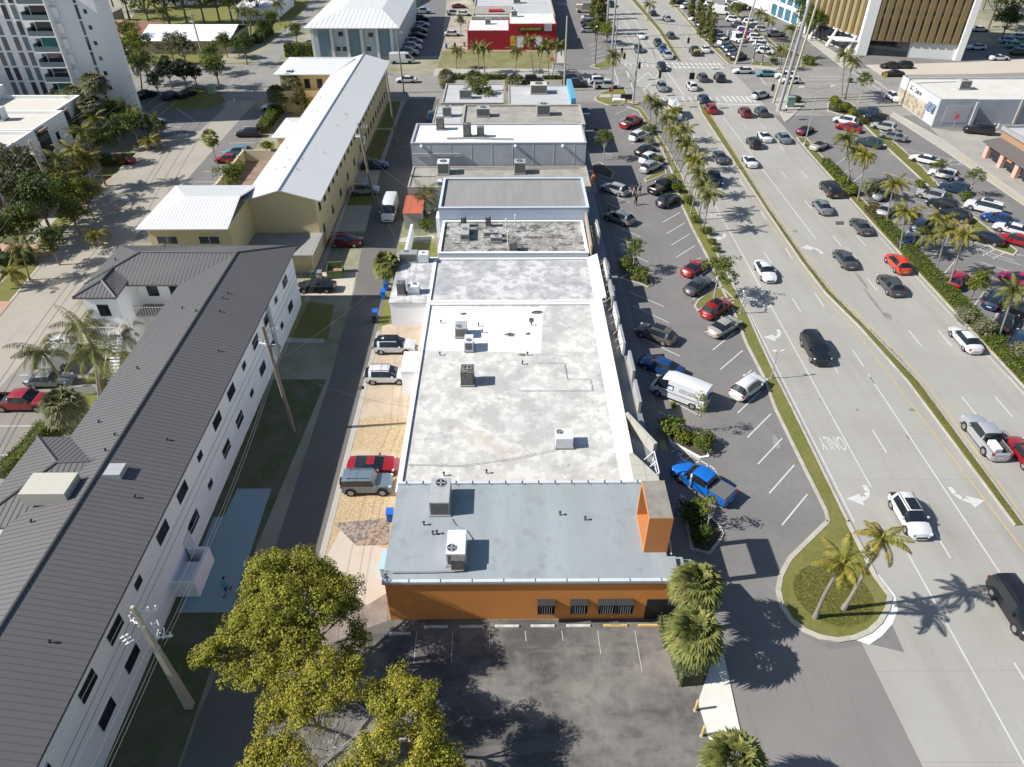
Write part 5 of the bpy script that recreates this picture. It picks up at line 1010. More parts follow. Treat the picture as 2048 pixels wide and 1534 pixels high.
upole('tall grey pole behind the shops near the crossing', 1128, 182, 15, .2, (0, 0), m_cpole, 0, False, 'H')
def wire(a, b, sag, r=.014, lab='overhead cable between the alley utility poles', grp='cables above the alley', m=None):
    a, b = Vector(a), Vector(b); pts = [a.lerp(b, t) - Vector((0, 0, 4 * sag * t * (1 - t))) for t in [i / 12 for i in range(13)]]
    o = MB().path([tuple(p) for p in pts], r, 3).build('power_line', m or mat('cable_grey', (.1, .1, .105), rough=.6), origin=tuple(a)); tag(o, lab, 'cable', grp)
def pk(k, dx=0, dy=0, dz=0): q = PT[k]; return (q[0] + dx, q[1] + dy, q[2] + dz)
S0 = (-22.2, -2, 12)
for dx, dz in ((.9, -.4), (-.3, -.2), (.1, -3.2), (.35, -3.9), (.2, -4.6)):
    wire((S0[0] + dx + .4, S0[1], S0[2] + dz + 1), pk('A', dx, 0, dz), .5); wire(pk('A', dx, 0, dz), pk('B', dx * .8, 0, dz), .9); wire(pk('B', dx * .8, 0, dz), pk('C', dx * .8, 0, dz), 1.1)
    wire(pk('C', dx * .8, 0, dz), pk('D', dx * .5, 0, dz), .8); wire(pk('D', dx * .5, 0, dz), pk('E', dx * .4, 0, dz), .8)
wire(pk('B', 0, 0, -4), (-9.1, 50.6, 4.0), .8, lab='service cable dropping from the second pole to the white roofed shops', grp=None); wire(pk('B', 0, 0, -4), (-15.5, 74, 2.5) and (-13.3, 79, 3.6), .8, lab='service cable from the second pole toward the patchy roof shops', grp=None)
wire(pk('C', 0, 0, -4), (-14.9, 112, 6.8), .6, lab='service cable from the boxed pole to the tall grey wall', grp=None); wire(pk('C', 0, 0, -4), (-9.2, 92, 5.2), .7, lab='service cable from the boxed pole to the felt roofed shop', grp=None)
wire(pk('C', 0, 0, -5), (-13, 80.5, 3.5), .7, lab='long low service cable from the boxed pole to the alley wing', grp=None)
for dx, dz in ((.8, -.5), (-.6, -.8), (.2, -3), (.5, -4)):
    wire(pk('F', dx, 0, dz), pk('G', dx, 0, dz), 1.8, .03, 'overhead cable along the left street', 'cables above the left street'); wire((-57, 40, 10 + dz), pk('F', dx, 0, dz), 1.2, .03, 'overhead cable along the left street', 'cables above the left street')
# intersection: steel poles, signals, span wires
def steel(lab, bx, by, h, r=.22, lean=(0, 0), m=None):
    x, y = P(bx, by); t = thing('steel_pole', lab, 'steel pole', x, y, 0, 'tall steel poles'); MB().tube((x, y, 0), (x + lean[0], y + lean[1], h), r, r * .6, 10).build('shaft', m or m_metal, t); MB().tube((x, y, 0), (x, y, .25), r * 1.5, n=10).build('base', m_kerb, t); return (x + lean[0], y + lean[1], h)
s1 = steel('tallest steel transmission pole on the corner bed right of the crossing', 1557, 222, 36, .38, (2.2, 0)); s2 = steel('second slimmer steel pole on the corner bed', 1573, 200, 22, .28, (2.0, 0), m_cpole)
s3 = steel('straight steel signal pole on the near left crossing corner', 1266, 207, 12.5, .22); s4 = steel('tall steel pole left of the highway north of the crossing', 1212, 75, 26, .3, (0, 0)); s5 = steel('second tall steel pole left of the highway north of the crossing', 1224, 100, 24, .3, (0, 0)); s6 = steel('cream lighting pole in the north east car park', 1471, 128, 15, .3, (2.0, 0), m_cpole); s7 = steel('cream steel signal pole on the far right crossing corner', 1547, 206, 16, .25, (1.6, 0), m_cpole); s8 = steel('short steel signal pole beside the paired tall poles', 1230, 98, 9, .2)
m_sig = mat('signal_black', (.012, .012, .013), rough=.5)
m_wire = _M['cable_grey']
def span(a, b, lab): wire(a, b, .8, .04, lab, None)
span((s3[0], s3[1], 8.2), (s7[0], s7[1], 8.2), 'signal span wire across the near side of the crossing'); span((s8[0], s8[1], 8), (s6[0] - 1, s6[1], 8), 'signal span wire across the far side of the crossing'); span((s3[0], s3[1], 8.4), (s8[0], s8[1], 8.4), 'signal span wire over the left leg of the crossing')
for k, (px, py, z, lab) in enumerate(((1377, 81, 6.6, 'black traffic signal hanging over the northbound lanes'), (1384, 152, 6.6, 'wide black traffic signal above the middle of the crossing'), (1320, 150, 6.6, 'black traffic signal above the left turn lanes'), (1244, 102, 6.4, 'black traffic signal, left of the far pair'), (1249, 112, 6.4, 'black traffic signal, right of the far pair'), (1279, 131, 6.4, 'small black sign box hanging near the left crosswalk'), (1546, 175, 6.4, 'small black traffic signal left of the tall steel poles'))):
    x, y = P(px, py, z); t = thing('traffic_signal', lab, 'traffic signal', x, y, z - .6, 'traffic signals over the crossing'); w_ = .8 if k in (1,) else .36
    MB().box(x - w_ * .6, x + w_ * .6, y - .2, y + .2, z - .6, z + .6).build('housing', m_sig, t); q = MB()
    for d in (-.42, 0, .42): q.tube((x, y - .2, z + d), (x, y - .42, z + d), .16, n=8)
    q.build('visors', m_sig, t); MB().tube((x, y, z + .7), (x, y, z + 1.5), .04).build('hanger', m_wire, t)
# light poles
def lamp(lab, bx, by, h, arms=((1, 0),), al=2.2, m=None, grp='car park light poles'):
    x, y = P(bx, by); t = thing('light_pole', lab, 'light pole', x, y, 0, grp); MB().tube((x, y, 0), (x, y, h), .12 if h > 5 else .06, .07 if h > 5 else .04, 8).build('pole', m or m_metal, t); MB().tube((x, y, 0), (x, y, .6 if h > 5 else .15), .28 if h > 5 else .14, n=10).build('footing', m_kerb, t)
    for dx, dy in arms: 
        a = MB().tube((x, y, h - .05), (x + dx * al, y + dy * al, h + .25), .05).build('arm', m or m_metal, t); ls_ = .8 if h > 5 else .34; MB().obox((x + dx * (al + .3 * ls_), y + dy * (al + .3 * ls_), h + .25), (ls_, ls_ * .42, .12), math.atan2(dy, dx)).build('lamp_head', m_wpara, a)
lamp('tall double armed light pole in the right car park', 1608, 292, 10, ((1, .3), (-1, .1)), 2.6); lamp('dark light pole at the edge of the north shop car park', 1190, 134, 9, ((-.3, -1),), 1.0, m_dkmetal)
lamp('grey light pole on the right corner bed among small trees', 1785, 290, 3, (), 1); lamp('light pole standing in the north east bed', 1506, 123, 8.5, ((1, 0),), 1, m_dkmetal); lamp('second light pole of the north east bed', 1523, 131, 8, ((1, 0),), 1, m_dkmetal); lamp('tall dark light pole in front of the office tower', 1583, 128, 11, ((-1, 0),), 1, m_dkmetal)
lamp('slim street lamp in the kerb lawn beside the highway', 1541, 758, 3.3, ((1, .3), (-.6, .2)), .45); lamp('slim street lamp by the lot edge north of the mall tree', 1480, 628, 2.6, ((0, 1),), .4); lamp('short light pole at the corner of the blue pickup bay', 1372, 1005, 2.6, ((.3, 1),), .3)
# signs, bins, cabinets
def bin_(lab, x, y, c, h=1.05, grp='wheeled bins along the alley', rz=0):
    t = thing('wheeled_bin', lab, 'bin', x, y, 0, grp); ORG[t.name] = (0, 0, 0); t.rotation_euler = (0, 0, rz); q = MB(); q.prism([(-.26, -.3), (.26, -.3), (.26, .3), (-.26, .3)], .12, h); q.build('body', c, t); MB().slab3([(-.31, -.38, h + .06), (.31, -.38, h + .06), (.31, .34, h + .14), (-.31, .34, h + .14)], .07).build('lid', c, t)
    for s in (-1, 1): MB().tube((s * .27, .3, .13), (s * .31, .3, .13), .13, n=12).build('wheel', m_blk, t)
m_bbin = mat('blue_bin_plastic', (.02, .13, .5), rough=.4); m_gbin = mat('grey_bin_plastic', (.22, .23, .24), rough=.5); m_dbin = mat('black_bin_plastic', (.025, .025, .028), rough=.5); m_grbin = mat('dark_green_bin', (.03, .09, .05), rough=.5)
for i, (px, py, c, lab) in enumerate(((773, 580, m_bbin, 'blue wheeled bin under the alley fan palm'), (767, 597, m_bbin, 'blue wheeled bin with open lid, lower of the two by the wall'), (752, 637, m_bbin, 'blue bin standing alone in the alley shade'), (750, 645, m_dbin, 'black bin with pale lid in the alley shade'), (782, 1040, m_bbin, 'blue bin at the back of the orange shop'), (815, 434, m_bbin, 'dark blue bin by the parked white van'), (627, 557, m_grbin, 'green bin with yellow lid beside the low yellow wall'), (641, 558, m_gbin, 'grey bin next to the yellow lidded one'),
        (893, 97, m_bbin, 'blue bin in the yard of the red store'), (910, 96, m_dbin, 'black bin in the yard of the red store'), (929, 93, m_gbin, 'tall grey bin against the red store wall'))):
    x, y = P(px, py); bin_(lab, x, y, c)
x, y = P(672, 552); t = thing('dumpster', 'rusty green open dumpster beside the alley', 'dumpster', x, y); ORG[t.name] = (0, 0, 0); t.rotation_euler = (0, 0, .1)
gd = mat('dumpster_green', (.1, .15, .07), [('N', 2, .45, .65, (.2, .19, .12), .6)]); MB().box(-1.0, 1.0, -.8, -.74, .15, 1.15).box(-1, 1, .74, .8, .15, 1.6).box(-1, -.94, -.74, .74, .15, 1.3).box(.94, 1, -.74, .74, .15, 1.3).box(-.94, .94, -.74, .74, .15, .25).build('body', gd, t)
MB().box(-.9, .9, -.7, .7, .25, .75).build('rubbish', mat('rusty_rubbish', (.3, .13, .05), [('v', 4, .4, .7, (.45, .4, .3), .7)]), t); MB().slab3([(-1, .8, 1.62), (1, .8, 1.62), (1, 1.5, 1.3), (-1, 1.5, 1.3)], .04).build('lid', mat('rust_lid', (.28, .12, .05)), t)
MB().box(.96, 1.1, -.5, .5, .6, .8).build('side_sleeve', gd, t)
x, y = P(1056, 1); x, y = P(1183, 822)
t = thing('blue_tarp_box', 'pale blue box against the back of the orange shop', 'box', -9.3, 35.4); MB().box(-9.9, -8.9, 34.6, 36.4, 0, 1.1).build('box', mat('pale_blue_sheet', (.3, .5, .68)), t); MB().box(-9.95, -8.88, 34.55, 36.45, 1.1, 1.16).build('lid', _M['pale_blue_sheet'], t)
t = thing('utility_cabinet', 'pale green utility cabinet on the right crossing corner', 'cabinet', *P(1578, 214)); x, y = P(1578, 214); MB().box(x - .8, x + .8, y - .6, y + .6, 0, 2.0).build('housing', mat('cabinet_green', (.2, .28, .24)), t); MB().box(x - .85, x + .85, y - .65, y + .65, 2.0, 2.1).build('roof', _M['cabinet_green'], t)
x, y = P(448, 190); t = thing('pad_transformer', 'pale green transformer box under the corner trees', 'cabinet', *P(425, 186)); x, y = P(425, 186); MB().box(x - .7, x + .7, y - .7, y + .7, 0, 1.7).build('housing', mat('sage_green', (.35, .42, .3)), t); MB().box(x - .75, x + .75, y - .75, y + .75, 1.7, 1.76).build('lid', _M['sage_green'], t)
# bus bench and shelter on the crossing corner
x, y = P(1240, 204); t = thing('bench', 'white advertising bench on the near left crossing corner', 'bench', x, y); MB().box(x - 1.6, x + 1.0, y - .5, y + .4, .16, .62).build('seat', m_wpara, t); MB().box(x - 1.6, x + 1.0, y + .4, y + .5, .16, 1.2).build('backrest', m_wpara, t)
x, y = P(1252, 203); t = thing('black_display_board', 'black framed board beside the white bench', 'sign board', x, y); MB().box(x - 1.2, x + 1.2, y - .1, y + .1, .4, 1.5).build('board', m_blk, t); MB().box(x - 1.0, x - .9, y - .05, y + .05, 0, .4).box(x + .9, x + 1.0, y - .05, y + .05, 0, .4).build('feet', m_metal, t)
for lab, px, py, c, h in (('orange and white sign box on the dry lawn', 1103, 137, mat('orange_sign_face', (.6, .2, .08)), 2.2), ('pink sign on a post by the grey store wall', 1905, 256, mat('pink_sign', (.6, .15, .15)), 2.3), ('yellow pedestrian sign base at the right crossing island', 1765, 169, mat('yellow_sign_face', (.6, .42, .05)), 2.2), ('white lot sign on a thin post near the highway bend', 1486, 628, m_wpara, 2.0), ('small red sign by the crossing corner lawn', 1221, 199, m_red, 2.2)):
    x, y = P(px, py); t = thing('post_sign', lab, 'sign', x, y); MB().tube((x, y, 0), (x, y, h - .5), .04).build('post', m_metal, t); MB().box(x - .45, x + .45, y - .04, y + .04, h - .6, h + .3).build('face', c, t)
x, y = P(1120, 140); t = thing('white_sign_wall', 'low white monument sign at the dry lawn corner', 'sign', x, y); MB().box(x - 1.9, x + 1.9, y - .2, y + .2, 0, 1.5).build('wall', m_wpara, t); MB().box(x - 1.95, x + 1.95, y - .25, y + .25, 1.5, 1.6).build('coping', m_conc, t)
# satellite dish on the white apartment wall
t = thing('satellite_dish', 'grey satellite dish fixed low on the white apartment wall', 'satellite dish', -24.9, 63, 1.8); MB().tube((-25.2, 63, 1.9), (-24.8, 63, 2.0), .04).build('arm', m_metal, t); MB().tube((-24.8, 63, 2.0), (-24.72, 62.94, 2.06), .42, .45, 14).build('dish', m_acgrey, t)
x, y = P(1191, 640); 
for px, py, lab in ((1250, 505, 'grey box behind the mall shrub bed'),):
    x, y = P(px, py); t = thing('litter_bin', lab, 'bin', x - .5, y); MB().tube((x - .5, y, .0), (x - .5, y, 1.1), .4, n=12).build('body', m_acgrey, t); MB().ell((x - .5, y, 1.1), (.42, .42, .3), 12, 5).build('dome', m_acgrey, t)
# white court screen and pergola pieces near the left lawn
t = thing('white_garden_wall', 'low white garden wall beside the left lawn', 'wall', *P(165, 788)); a, b = P(143, 790), P(195, 786); MB().prism([a, b, (b[0], b[1] + .25), (a[0], a[1] + .25)], 0, .9).build('wall', m_wpara, t); MB().prism([a, b, (b[0], b[1] + .3), (a[0], a[1] + .3)], .9, .96).build('coping', m_conc, t)
# ================================================================ vegetation
def leafmat(name, c, c2, var=.35, sc=1.2): return mat(name, c, [('n', sc, .4, .62, c2, .9)], rough=.6, spec=.2, island=var, trans=.3)
lf_yel = leafmat('leaves_yellow_green', (.19, .2, .022), (.09, .125, .014), .45)
lf_dark = leafmat('leaves_dark_green', (.045, .072, .014), (.085, .115, .02), .45)
lf_mid = leafmat('leaves_mid_green', (.085, .12, .018), (.14, .155, .03), .45)
lf_olive = leafmat('leaves_olive_grey', (.15, .14, .07), (.1, .1, .045), .4)
lf_palm = leafmat('palm_fronds', (.13, .14, .035), (.19, .18, .045), .5, .6)
lf_palmy = leafmat('yellowing_palm_fronds', (.17, .17, .03), (.26, .21, .035), .5, .5)
lf_fan = leafmat('fan_palm_leaves', (.15, .175, .05), (.24, .23, .07), .5, .8)
lf_hedge = leafmat('hedge_leaves', (.12, .16, .012), (.075, .11, .01), .45, 1.0)
lf_silver = leafmat('silver_leaves', (.24, .235, .14), (.14, .15, .07), .4, 1.5)
lf_grey = leafmat('grey_green_hedge_leaves', (.17, .19, .085), (.1, .125, .05), .45, 2)
lf_clear = leafmat('sea_grape_leaves', (.02, .035, .02), (.035, .05, .022), .4, 1)
m_bark = mat('grey_bark', (.2, .175, .14), [('N', 3, .4, .7, (.13, .11, .09), .7)]); m_barkl = mat('pale_branches', (.4, .38, .34), [('N', 2, .4, .7, (.26, .24, .21), .6)])
m_ptrunk = mat('palm_trunk', (.26, .235, .2), [('N', 2, .4, .7, (.17, .15, .12), .7, (1, 1, 3))])
def unit(n): v = rng.normal(size=(n, 3)); return v / np.linalg.norm(v, axis=1, keepdims=True)
def leaves(C, N, size, asp=1.0, jit=.9):
    """quads (rhombic leaves) centred at C, facing around N"""
    n = len(C); Nn = N + rng.normal(size=(n, 3)) * jit * .6; Nn /= np.linalg.norm(Nn, axis=1, keepdims=True) + 1e-9
    a = np.cross(Nn, unit(n)); a /= np.linalg.norm(a, axis=1, keepdims=True) + 1e-9; b = np.cross(Nn, a)
    s = (size * rng.uniform(.6, 1.25, n))[:, None]; q = np.stack([C - a * s * asp, C - b * s * .6, C + a * s * asp, C + b * s * .6], 1); q[:, 2] += Nn * s * .25; return q
def crown_quads(lobes, per, size, clump=.5, flat=1.0, gaps=.0, seed=0, lpc=26, shell=(.62, 1.02)):
    """lobes of leaf clumps spread through each lobe's outer volume; gaps cut by 3-D noise"""
    out = []
    for (cx, cy, cz, r) in lobes:
        nc = max(6, int(per * r * r)); d = unit(nc); d[:, 2] = np.where(d[:, 2] < -.35, -d[:, 2], d[:, 2]); rad = r * rng.uniform(shell[0], shell[1], nc)[:, None]
        c = np.array([cx, cy, cz]) + d * rad * np.array([1, 1, flat])
        if gaps > 0:
            keep = [mnoise.noise(Vector((p[0] * .55 + seed, p[1] * .55, p[2] * .55))) > -.35 + gaps * .5 for p in c]; k = np.array(keep); c = c[k]; d = d[k]
        if len(c) == 0: continue
        m = lpc; cc = np.repeat(c, m, 0); dd = np.repeat(d, m, 0); o = unit(len(cc)) * (clump * rng.uniform(.25, 1, len(cc)) ** .5)[:, None]; o[:, 2] *= .75
        up = np.array([0, 0, .55]); out.append(leaves(cc + o, dd * .5 + o / clump * .8 + up, size))
    return np.concatenate(out)
def limbs(mb, base, lobes, r, k=1.0, split=.45):
    bx, by, h = base; top = Vector((bx, by, h)); mb.tube((0 if False else bx, by, 0), tuple(top), r, r * .75, 9)
    for (cx, cy, cz, rr) in lobes:
        c = Vector((cx, cy, cz)); mid = top.lerp(c, .5) + Vector((0, 0, -.1 * rr)); mb.path([tuple(top), tuple(mid), tuple(c)], [r * .5, r * .3, r * .14], 6)
        for q in range(3): d = Vector((random.uniform(-1, 1), random.uniform(-1, 1), random.uniform(-.1, .9))) * rr * .75; mb.tube(tuple(mid.lerp(c, .6)), tuple(c + d), r * .14, r * .04, 5)
TREES = {}
def tree_proto(key, lobes, th, r, m, per=9, size=.16, clump=.5, gaps=.1, lpc=22, bark=None, flat=1.0, shell=(.62, 1.02)):
    t = thing('tree', '', 'tree', 0, 0, 0); mb = MB(); limbs(mb, (0, 0, th), lobes, r); mb.build('trunk', bark or m_bark, t)
    quads('crown', crown_quads(lobes, per, size, clump, flat, gaps, hash_(key) % 50, lpc, shell), m, t); TREES[key] = [t, False]
USED = {}
def place(store, key, x, y, label, group=None, s=1.0, rz=None, cat='tree', name=None, sz=None):
    t, used = store[key]; rz = random.uniform(0, 6.28) if rz is None else rz
    if not used: store[key][1] = True; t.location = (x, y, 0); t.rotation_euler = (0, 0, rz); o = t
    else: o = copy_tree(t); o.location = (x, y, 0); o.rotation_euler = (0, 0, rz)
    o.scale = (s, s, sz or s); o['label'] = label; o['category'] = cat
    if group: o['group'] = group
    elif 'group' in o.keys(): del o['group']
    if name: o.name = name
    return o
def rl(n, R_, z, r, zj=.8):
    return [(R_ * math.cos(6.283 * k / n + random.uniform(-.4, .4)) * random.uniform(.6, 1.1), R_ * math.sin(6.283 * k / n + random.uniform(-.4, .4)) * random.uniform(.6, 1.1), z + random.uniform(-zj, zj), r * random.uniform(.8, 1.2)) for k in range(n)]
for i, (mm, nm) in enumerate(((lf_mid, 'mid'), (lf_dark, 'dark'), (lf_olive, 'olive'), (lf_yel, 'yel'))):
    for v in range(2 if nm != 'mid' else 3): tree_proto(nm + str(v), rl(6, 2.3, 5.0, 1.7) + rl(3, 1.0, 6.4, 1.5) + [(0, 0, 5.6, 1.8)], 2.8, .22, mm, 7, .2, .6, .12 if nm != 'olive' else .35, 18)
tree_proto('clear', rl(7, 2.2, 4.6, 1.3) + rl(3, 1.0, 5.8, 1.2), 2.6, .2, lf_clear, 8, .26, .6, .15, 16)
tree_proto('small', rl(3, .5, 2.6, .6) + [(0, 0, 3.3, .6)], 1.4, .05, lf_yel, 26, .09, .28, .3, 14, m_barkl)
tree_proto('lottree', rl(6, 1.0, 4.0, .9) + [(0, 0, 4.7, 1.0)], 2.2, .09, lf_mid, 18, .11, .32, .15, 18, m_barkl)
tree_proto('cypress', [(0, 0, 1.2 + 1.0 * k, 1.7 - .2 * k) for k in range(6)], 1.5, .14, leafmat('cypress_leaves', (.11, .115, .025), (.17, .14, .04), .4), 12, .17, .5, .1, 18)
tree_proto('columnar', [(random.uniform(-.3, .3), random.uniform(-.3, .3), 1.6 + 1.1 * k, 1.35 - .08 * k) for k in range(8)], 1.5, .2, leafmat('tall_screen_leaves', (.16, .155, .045), (.1, .115, .025), .4), 17, .19, .5, .0, 20)
# shrubs
SHR = {}
def shrub_proto(key, w, h, m, size=.09, n=900, name='shrub'):
    t = thing(name, '', 'shrub', 0, 0, 0); c = []; 
    lobes = [(random.uniform(-.35, .35) * w, random.uniform(-.35, .35) * w, h * .5, h * .45) for _ in range(5)] + [(0, 0, h * .55, h * .5)]
    q = crown_quads(lobes, max(6, n / 26 / (6 * (h * .5) ** 2)), size, .28 * h, 1.0, 0, 1, 26, (.3, .95)); quads('foliage', q, m, t)
    s = MB(); 
    for k in range(5): s.tube((0, 0, 0), (random.uniform(-.3, .3) * w, random.uniform(-.3, .3) * w, h * .5), .03, .015, 5)
    s.build('stems', m_bark, t); SHR[key] = [t, False]
shrub_proto('green', 1.6, 1.1, lf_mid, .09, 1500); shrub_proto('yel', 1.6, 1.2, lf_yel, .1, 1500); shrub_proto('silver', 2.6, 2.2, lf_silver, .11, 3200); shrub_proto('dark', 2.2, 1.6, lf_dark, .12, 1600); shrub_proto('cordy', 1.4, 1.0, leafmat('brown_red_leaves', (.16, .1, .05), (.1, .11, .03), .4), .1, 900)
# palms ----------------------------------------------------------
def frond(L, az, el0, droop, nl, ll, lw, curl=0):
    """feather frond: leaflets both sides of a drooping rib"""
    Q = []; p = np.zeros(3); el = el0; seg = L / nl; pts = [p.copy()]; dirs = []
    for i in range(nl):
        d = np.array([math.cos(az) * math.cos(el), math.sin(az) * math.cos(el), math.sin(el)]); p = p + d * seg; pts.append(p.copy()); dirs.append(d); el -= droop / nl
    side = np.array([-math.sin(az), math.cos(az), 0])
    for i in range(1, nl):
        t = i / nl; l = ll * (math.sin(math.pi * min(1, t * .9 + .12)) ** .6); d = dirs[i]
        for s in (-1, 1):
            for rep in range(2):
                b = pts[i] + d * seg * .5 * rep; dn = np.array([0, 0, -1.0]); o = side * s * .8 + d * .55 + dn * (.35 + .35 * rng.random()); o /= np.linalg.norm(o)
                tip = b + o * l * rng.uniform(.8, 1.1); mid = b + o * l * .5; w_ = d * lw * .5
                tip = tip + dn * l * .22; Q.append([b - w_ * .6, mid + w_, tip, mid - w_])
    rib = [[pts[i] - side * .04, pts[i] + side * .04, pts[i + 1] + side * .03, pts[i + 1] - side * .03] for i in range(nl)]
    return Q + rib
def fanleaf(az, el, pet, R_, nb, droop=.3):
    d = np.array([math.cos(az) * math.cos(el), math.sin(az) * math.cos(el), math.sin(el)]); side = np.array([-math.sin(az), math.cos(az), 0]); up = np.cross(d, side); Q = []; c = d * pet
    Q.append([-side * .025, side * .025, c + side * .02, c - side * .02])
    for k in range(nb):
        a = (k / (nb - 1) - .5) * 2.5; o = d * math.cos(a) + side * math.sin(a); l = R_ * (.7 + .3 * math.cos(a)) * rng.uniform(.85, 1.1); mid = c + o * l * .55; w_ = np.cross(o, up) * R_ * .085; tip = c + o * l + np.array([0, 0, -1]) * l * (droop + .25 * rng.random()); Q.append([c, mid + w_, tip, mid - w_])
    return Q
PALM = {}
def palm_proto(key, kind, h, m, seed, L=3.0, nf=16, tr=.16, lean=.0, name=None, dead=0):
    t = thing(name or 'palm_tree', '', 'palm tree', 0, 0, 0); mb = MB(); n = 7; random.seed(seed); la = random.uniform(0, 6.28)
    pts = [(lean * h * (i / n) ** 1.6 * math.cos(la), lean * h * (i / n) ** 1.6 * math.sin(la), h * i / n) for i in range(n + 1)]; mb.path(pts, [tr * (1.5 if i == 0 else 1 - .35 * i / n) for i in range(n + 1)], 8); mb.build('trunk', m_ptrunk, t)
    Q = []; top = np.array(pts[-1])
    if kind == 'feather':
        for k in range(nf):
            az = k * 2.4 + random.uniform(-.35, .35); u = k / nf; Q += frond(L * random.uniform(.75, 1.12), az, 1.3 - 1.3 * u + random.uniform(-.2, .2), 1.4 + .9 * u + random.uniform(-.2, .3), 15, L * .22, .09)
    else:
        for k in range(nf):
            az = k * 2.4 + random.uniform(-.2, .2); u = k / nf; Q += fanleaf(az, 1.35 - 2.3 * u + random.uniform(-.1, .1), L * .5, L * .62, 13)
    Q = np.array(Q) + top; quads('crown', Q, m, t)
    if kind == 'feather': MB().tube(pts[-1], (pts[-1][0], pts[-1][1], h + .5), tr * .7, tr * .3, 7).build('crownshaft', mat('green_crownshaft', (.2, .2, .06)), t)
    PALM[key] = [t, False]
for v in range(4): palm_proto('f%d' % v, 'feather', 7.0, (lf_palm, lf_palm, lf_palm, lf_palmy)[v], 30 + v, 2.5 + .2 * (v % 2), 20, .12)
palm_proto('fy', 'feather', 7.6, lf_palmy, 50, 2.1, 13, .14, .05); palm_proto('fy2', 'feather', 7.6, lf_palmy, 58, 2.2, 14, .14, .1)
palm_proto('coco0', 'feather', 6.0, leafmat('coconut_fronds', (.1, .115, .03), (.2, .19, .06), .5, .5), 61, 4.2, 20, .2, .05); palm_proto('coco1', 'feather', 5.0, _M['coconut_fronds'], 67, 4.0, 20, .2, .06)
palm_proto('fan', 'fan', 4.2, lf_fan, 71, 1.9, 60, .2); palm_proto('fan2', 'fan', 4.2, lf_fan, 73, 1.9, 56, .2); palm_proto('fang', 'fan', 5.0, leafmat('grey_fan_leaves', (.19, .19, .1), (.13, .14, .06), .4, .8), 79, 2.1, 54, .2)
palm_proto('thin', 'fan', 7.2, lf_fan, 83, 1.5, 34, .1); palm_proto('areca', 'feather', 1.6, lf_palmy, 87, 2.2, 22, .08)
def palm(key, bx, by, cx, cy, label, group=None, s=None, extra=0, ls=1.0):
    """stands at pixel base; its height from base/crown pixels, leaning to reach the crown"""
    x, y = P(bx, by); h0 = {'f': 7.0, 'c': 6.0}.get(key[0], 4.2)
    h0 = {'fy': 7.6, 'fy2': 7.6, 'coco1': 5.0, 'fang': 5.0, 'thin': 7.2, 'areca': 1.6, 'fan': 4.2, 'fan2': 4.2}.get(key, h0)
    h = max(1.2, HT(bx, by, cy) + extra); o = place(PALM, key, x, y, label, group, 1.0, None, 'palm tree'); k = h / h0
    kk = (s or 1.0); o.scale = (kk, kk, 1)
    # children: stretch the trunk only, lift the crown, lean toward the crown point
    tx, ty = P(cx, cy, h); dx, dy = tx - x, ty - y; rz = o.rotation_euler[2]; c_, s_ = math.cos(-rz), math.sin(-rz); lx, ly = (dx * c_ - dy * s_) / kk, (dx * s_ + dy * c_) / kk
    o['pk'] = 0; del o['pk']
    for ch in o.children:
        if ch.name.startswith('trunk'): 
            ch.scale = (1, 1, k); a = math.hypot(lx, ly)
            if a > .05: sh_ = Matrix(((1, 0, lx / h, 0), (0, 1, ly / h, 0), (0, 0, k, 0), (0, 0, 0, 1))); ch.matrix_local = Matrix.Translation((0, 0, 0)) @ Vector_rot(lx / h, ly / h) @ Matrix.Diagonal((1, 1, k, 1))
        else: ch.location = (lx, ly, h - h0 * 1.0); 
    return o
def Vector_rot(ax, ay):
    d = Vector((ax, ay, 1)).normalized(); return Vector((0, 0, 1)).rotation_difference(d).to_matrix().to_4x4()
# foreground palms
palm('fan', 1388, 1262, 1393, 1172, 'bushy fan palm leaning over the corner of the orange wall', 'foreground fan palms', 1.0); palm('fan2', 1383, 1345, 1390, 1268, 'bushy fan palm above the grey-green hedge, just below its twin', 'foreground fan palms', 1.05); palm('fan', 1470, 1600, 1470, 1525, 'fan palm cut by the bottom edge of the photo beside the driveway', 'foreground fan palms', 1.0)
palm('fy2', 1630, 1236, 1668, 1108, 'yellowing palm on the round kerb island, the shorter left one', 'palms on the round island', 1.15); palm('fy', 1686, 1219, 1777, 1082, 'yellow palm leaning right from the round kerb island', 'palms on the round island', 1.1)
mb_ = [((1300, 250), (1302, 200)), ((1311, 247), (1316, 212)), ((1328, 305), (1334, 236)), ((1333, 322), (1350, 262)), ((1342, 322), (1366, 283)), ((1352, 368), (1376, 292)), ((1363, 375), (1384, 318)), ((1375, 398), (1394, 322)), ((1381, 428), (1400, 348)), ((1397, 440), (1408, 372)), ((1405, 465), (1420, 390)), ((1320, 285), (1345, 222)), ((1347, 345), (1372, 262))]
pl_ = ['northernmost palm of the row beside the highway kerb', 'second palm from the crossing in the highway row', 'tall palm behind the white car lot end of the highway row', 'palm beside the red pickup end of the highway row', 'dense palm in the upper middle of the highway row', 'palm over the grassy lot divider in the highway row', 'palm leaning right above the dark highway car', 'palm in the middle of the highway row above black cars', 'palm just left of the dark sedan shadow in the highway row', 'slender palm near the southern end of the highway row', 'southernmost palm of the highway row, its shadow crossing the lane arrow', 'palm near the white van in the highway row', 'crowded palm between two others in the highway row']
for k, (b, c) in enumerate(mb_): palm('f%d' % (k % 4), *b, *c, pl_[k], 'palms in a row beside the highway', .95)
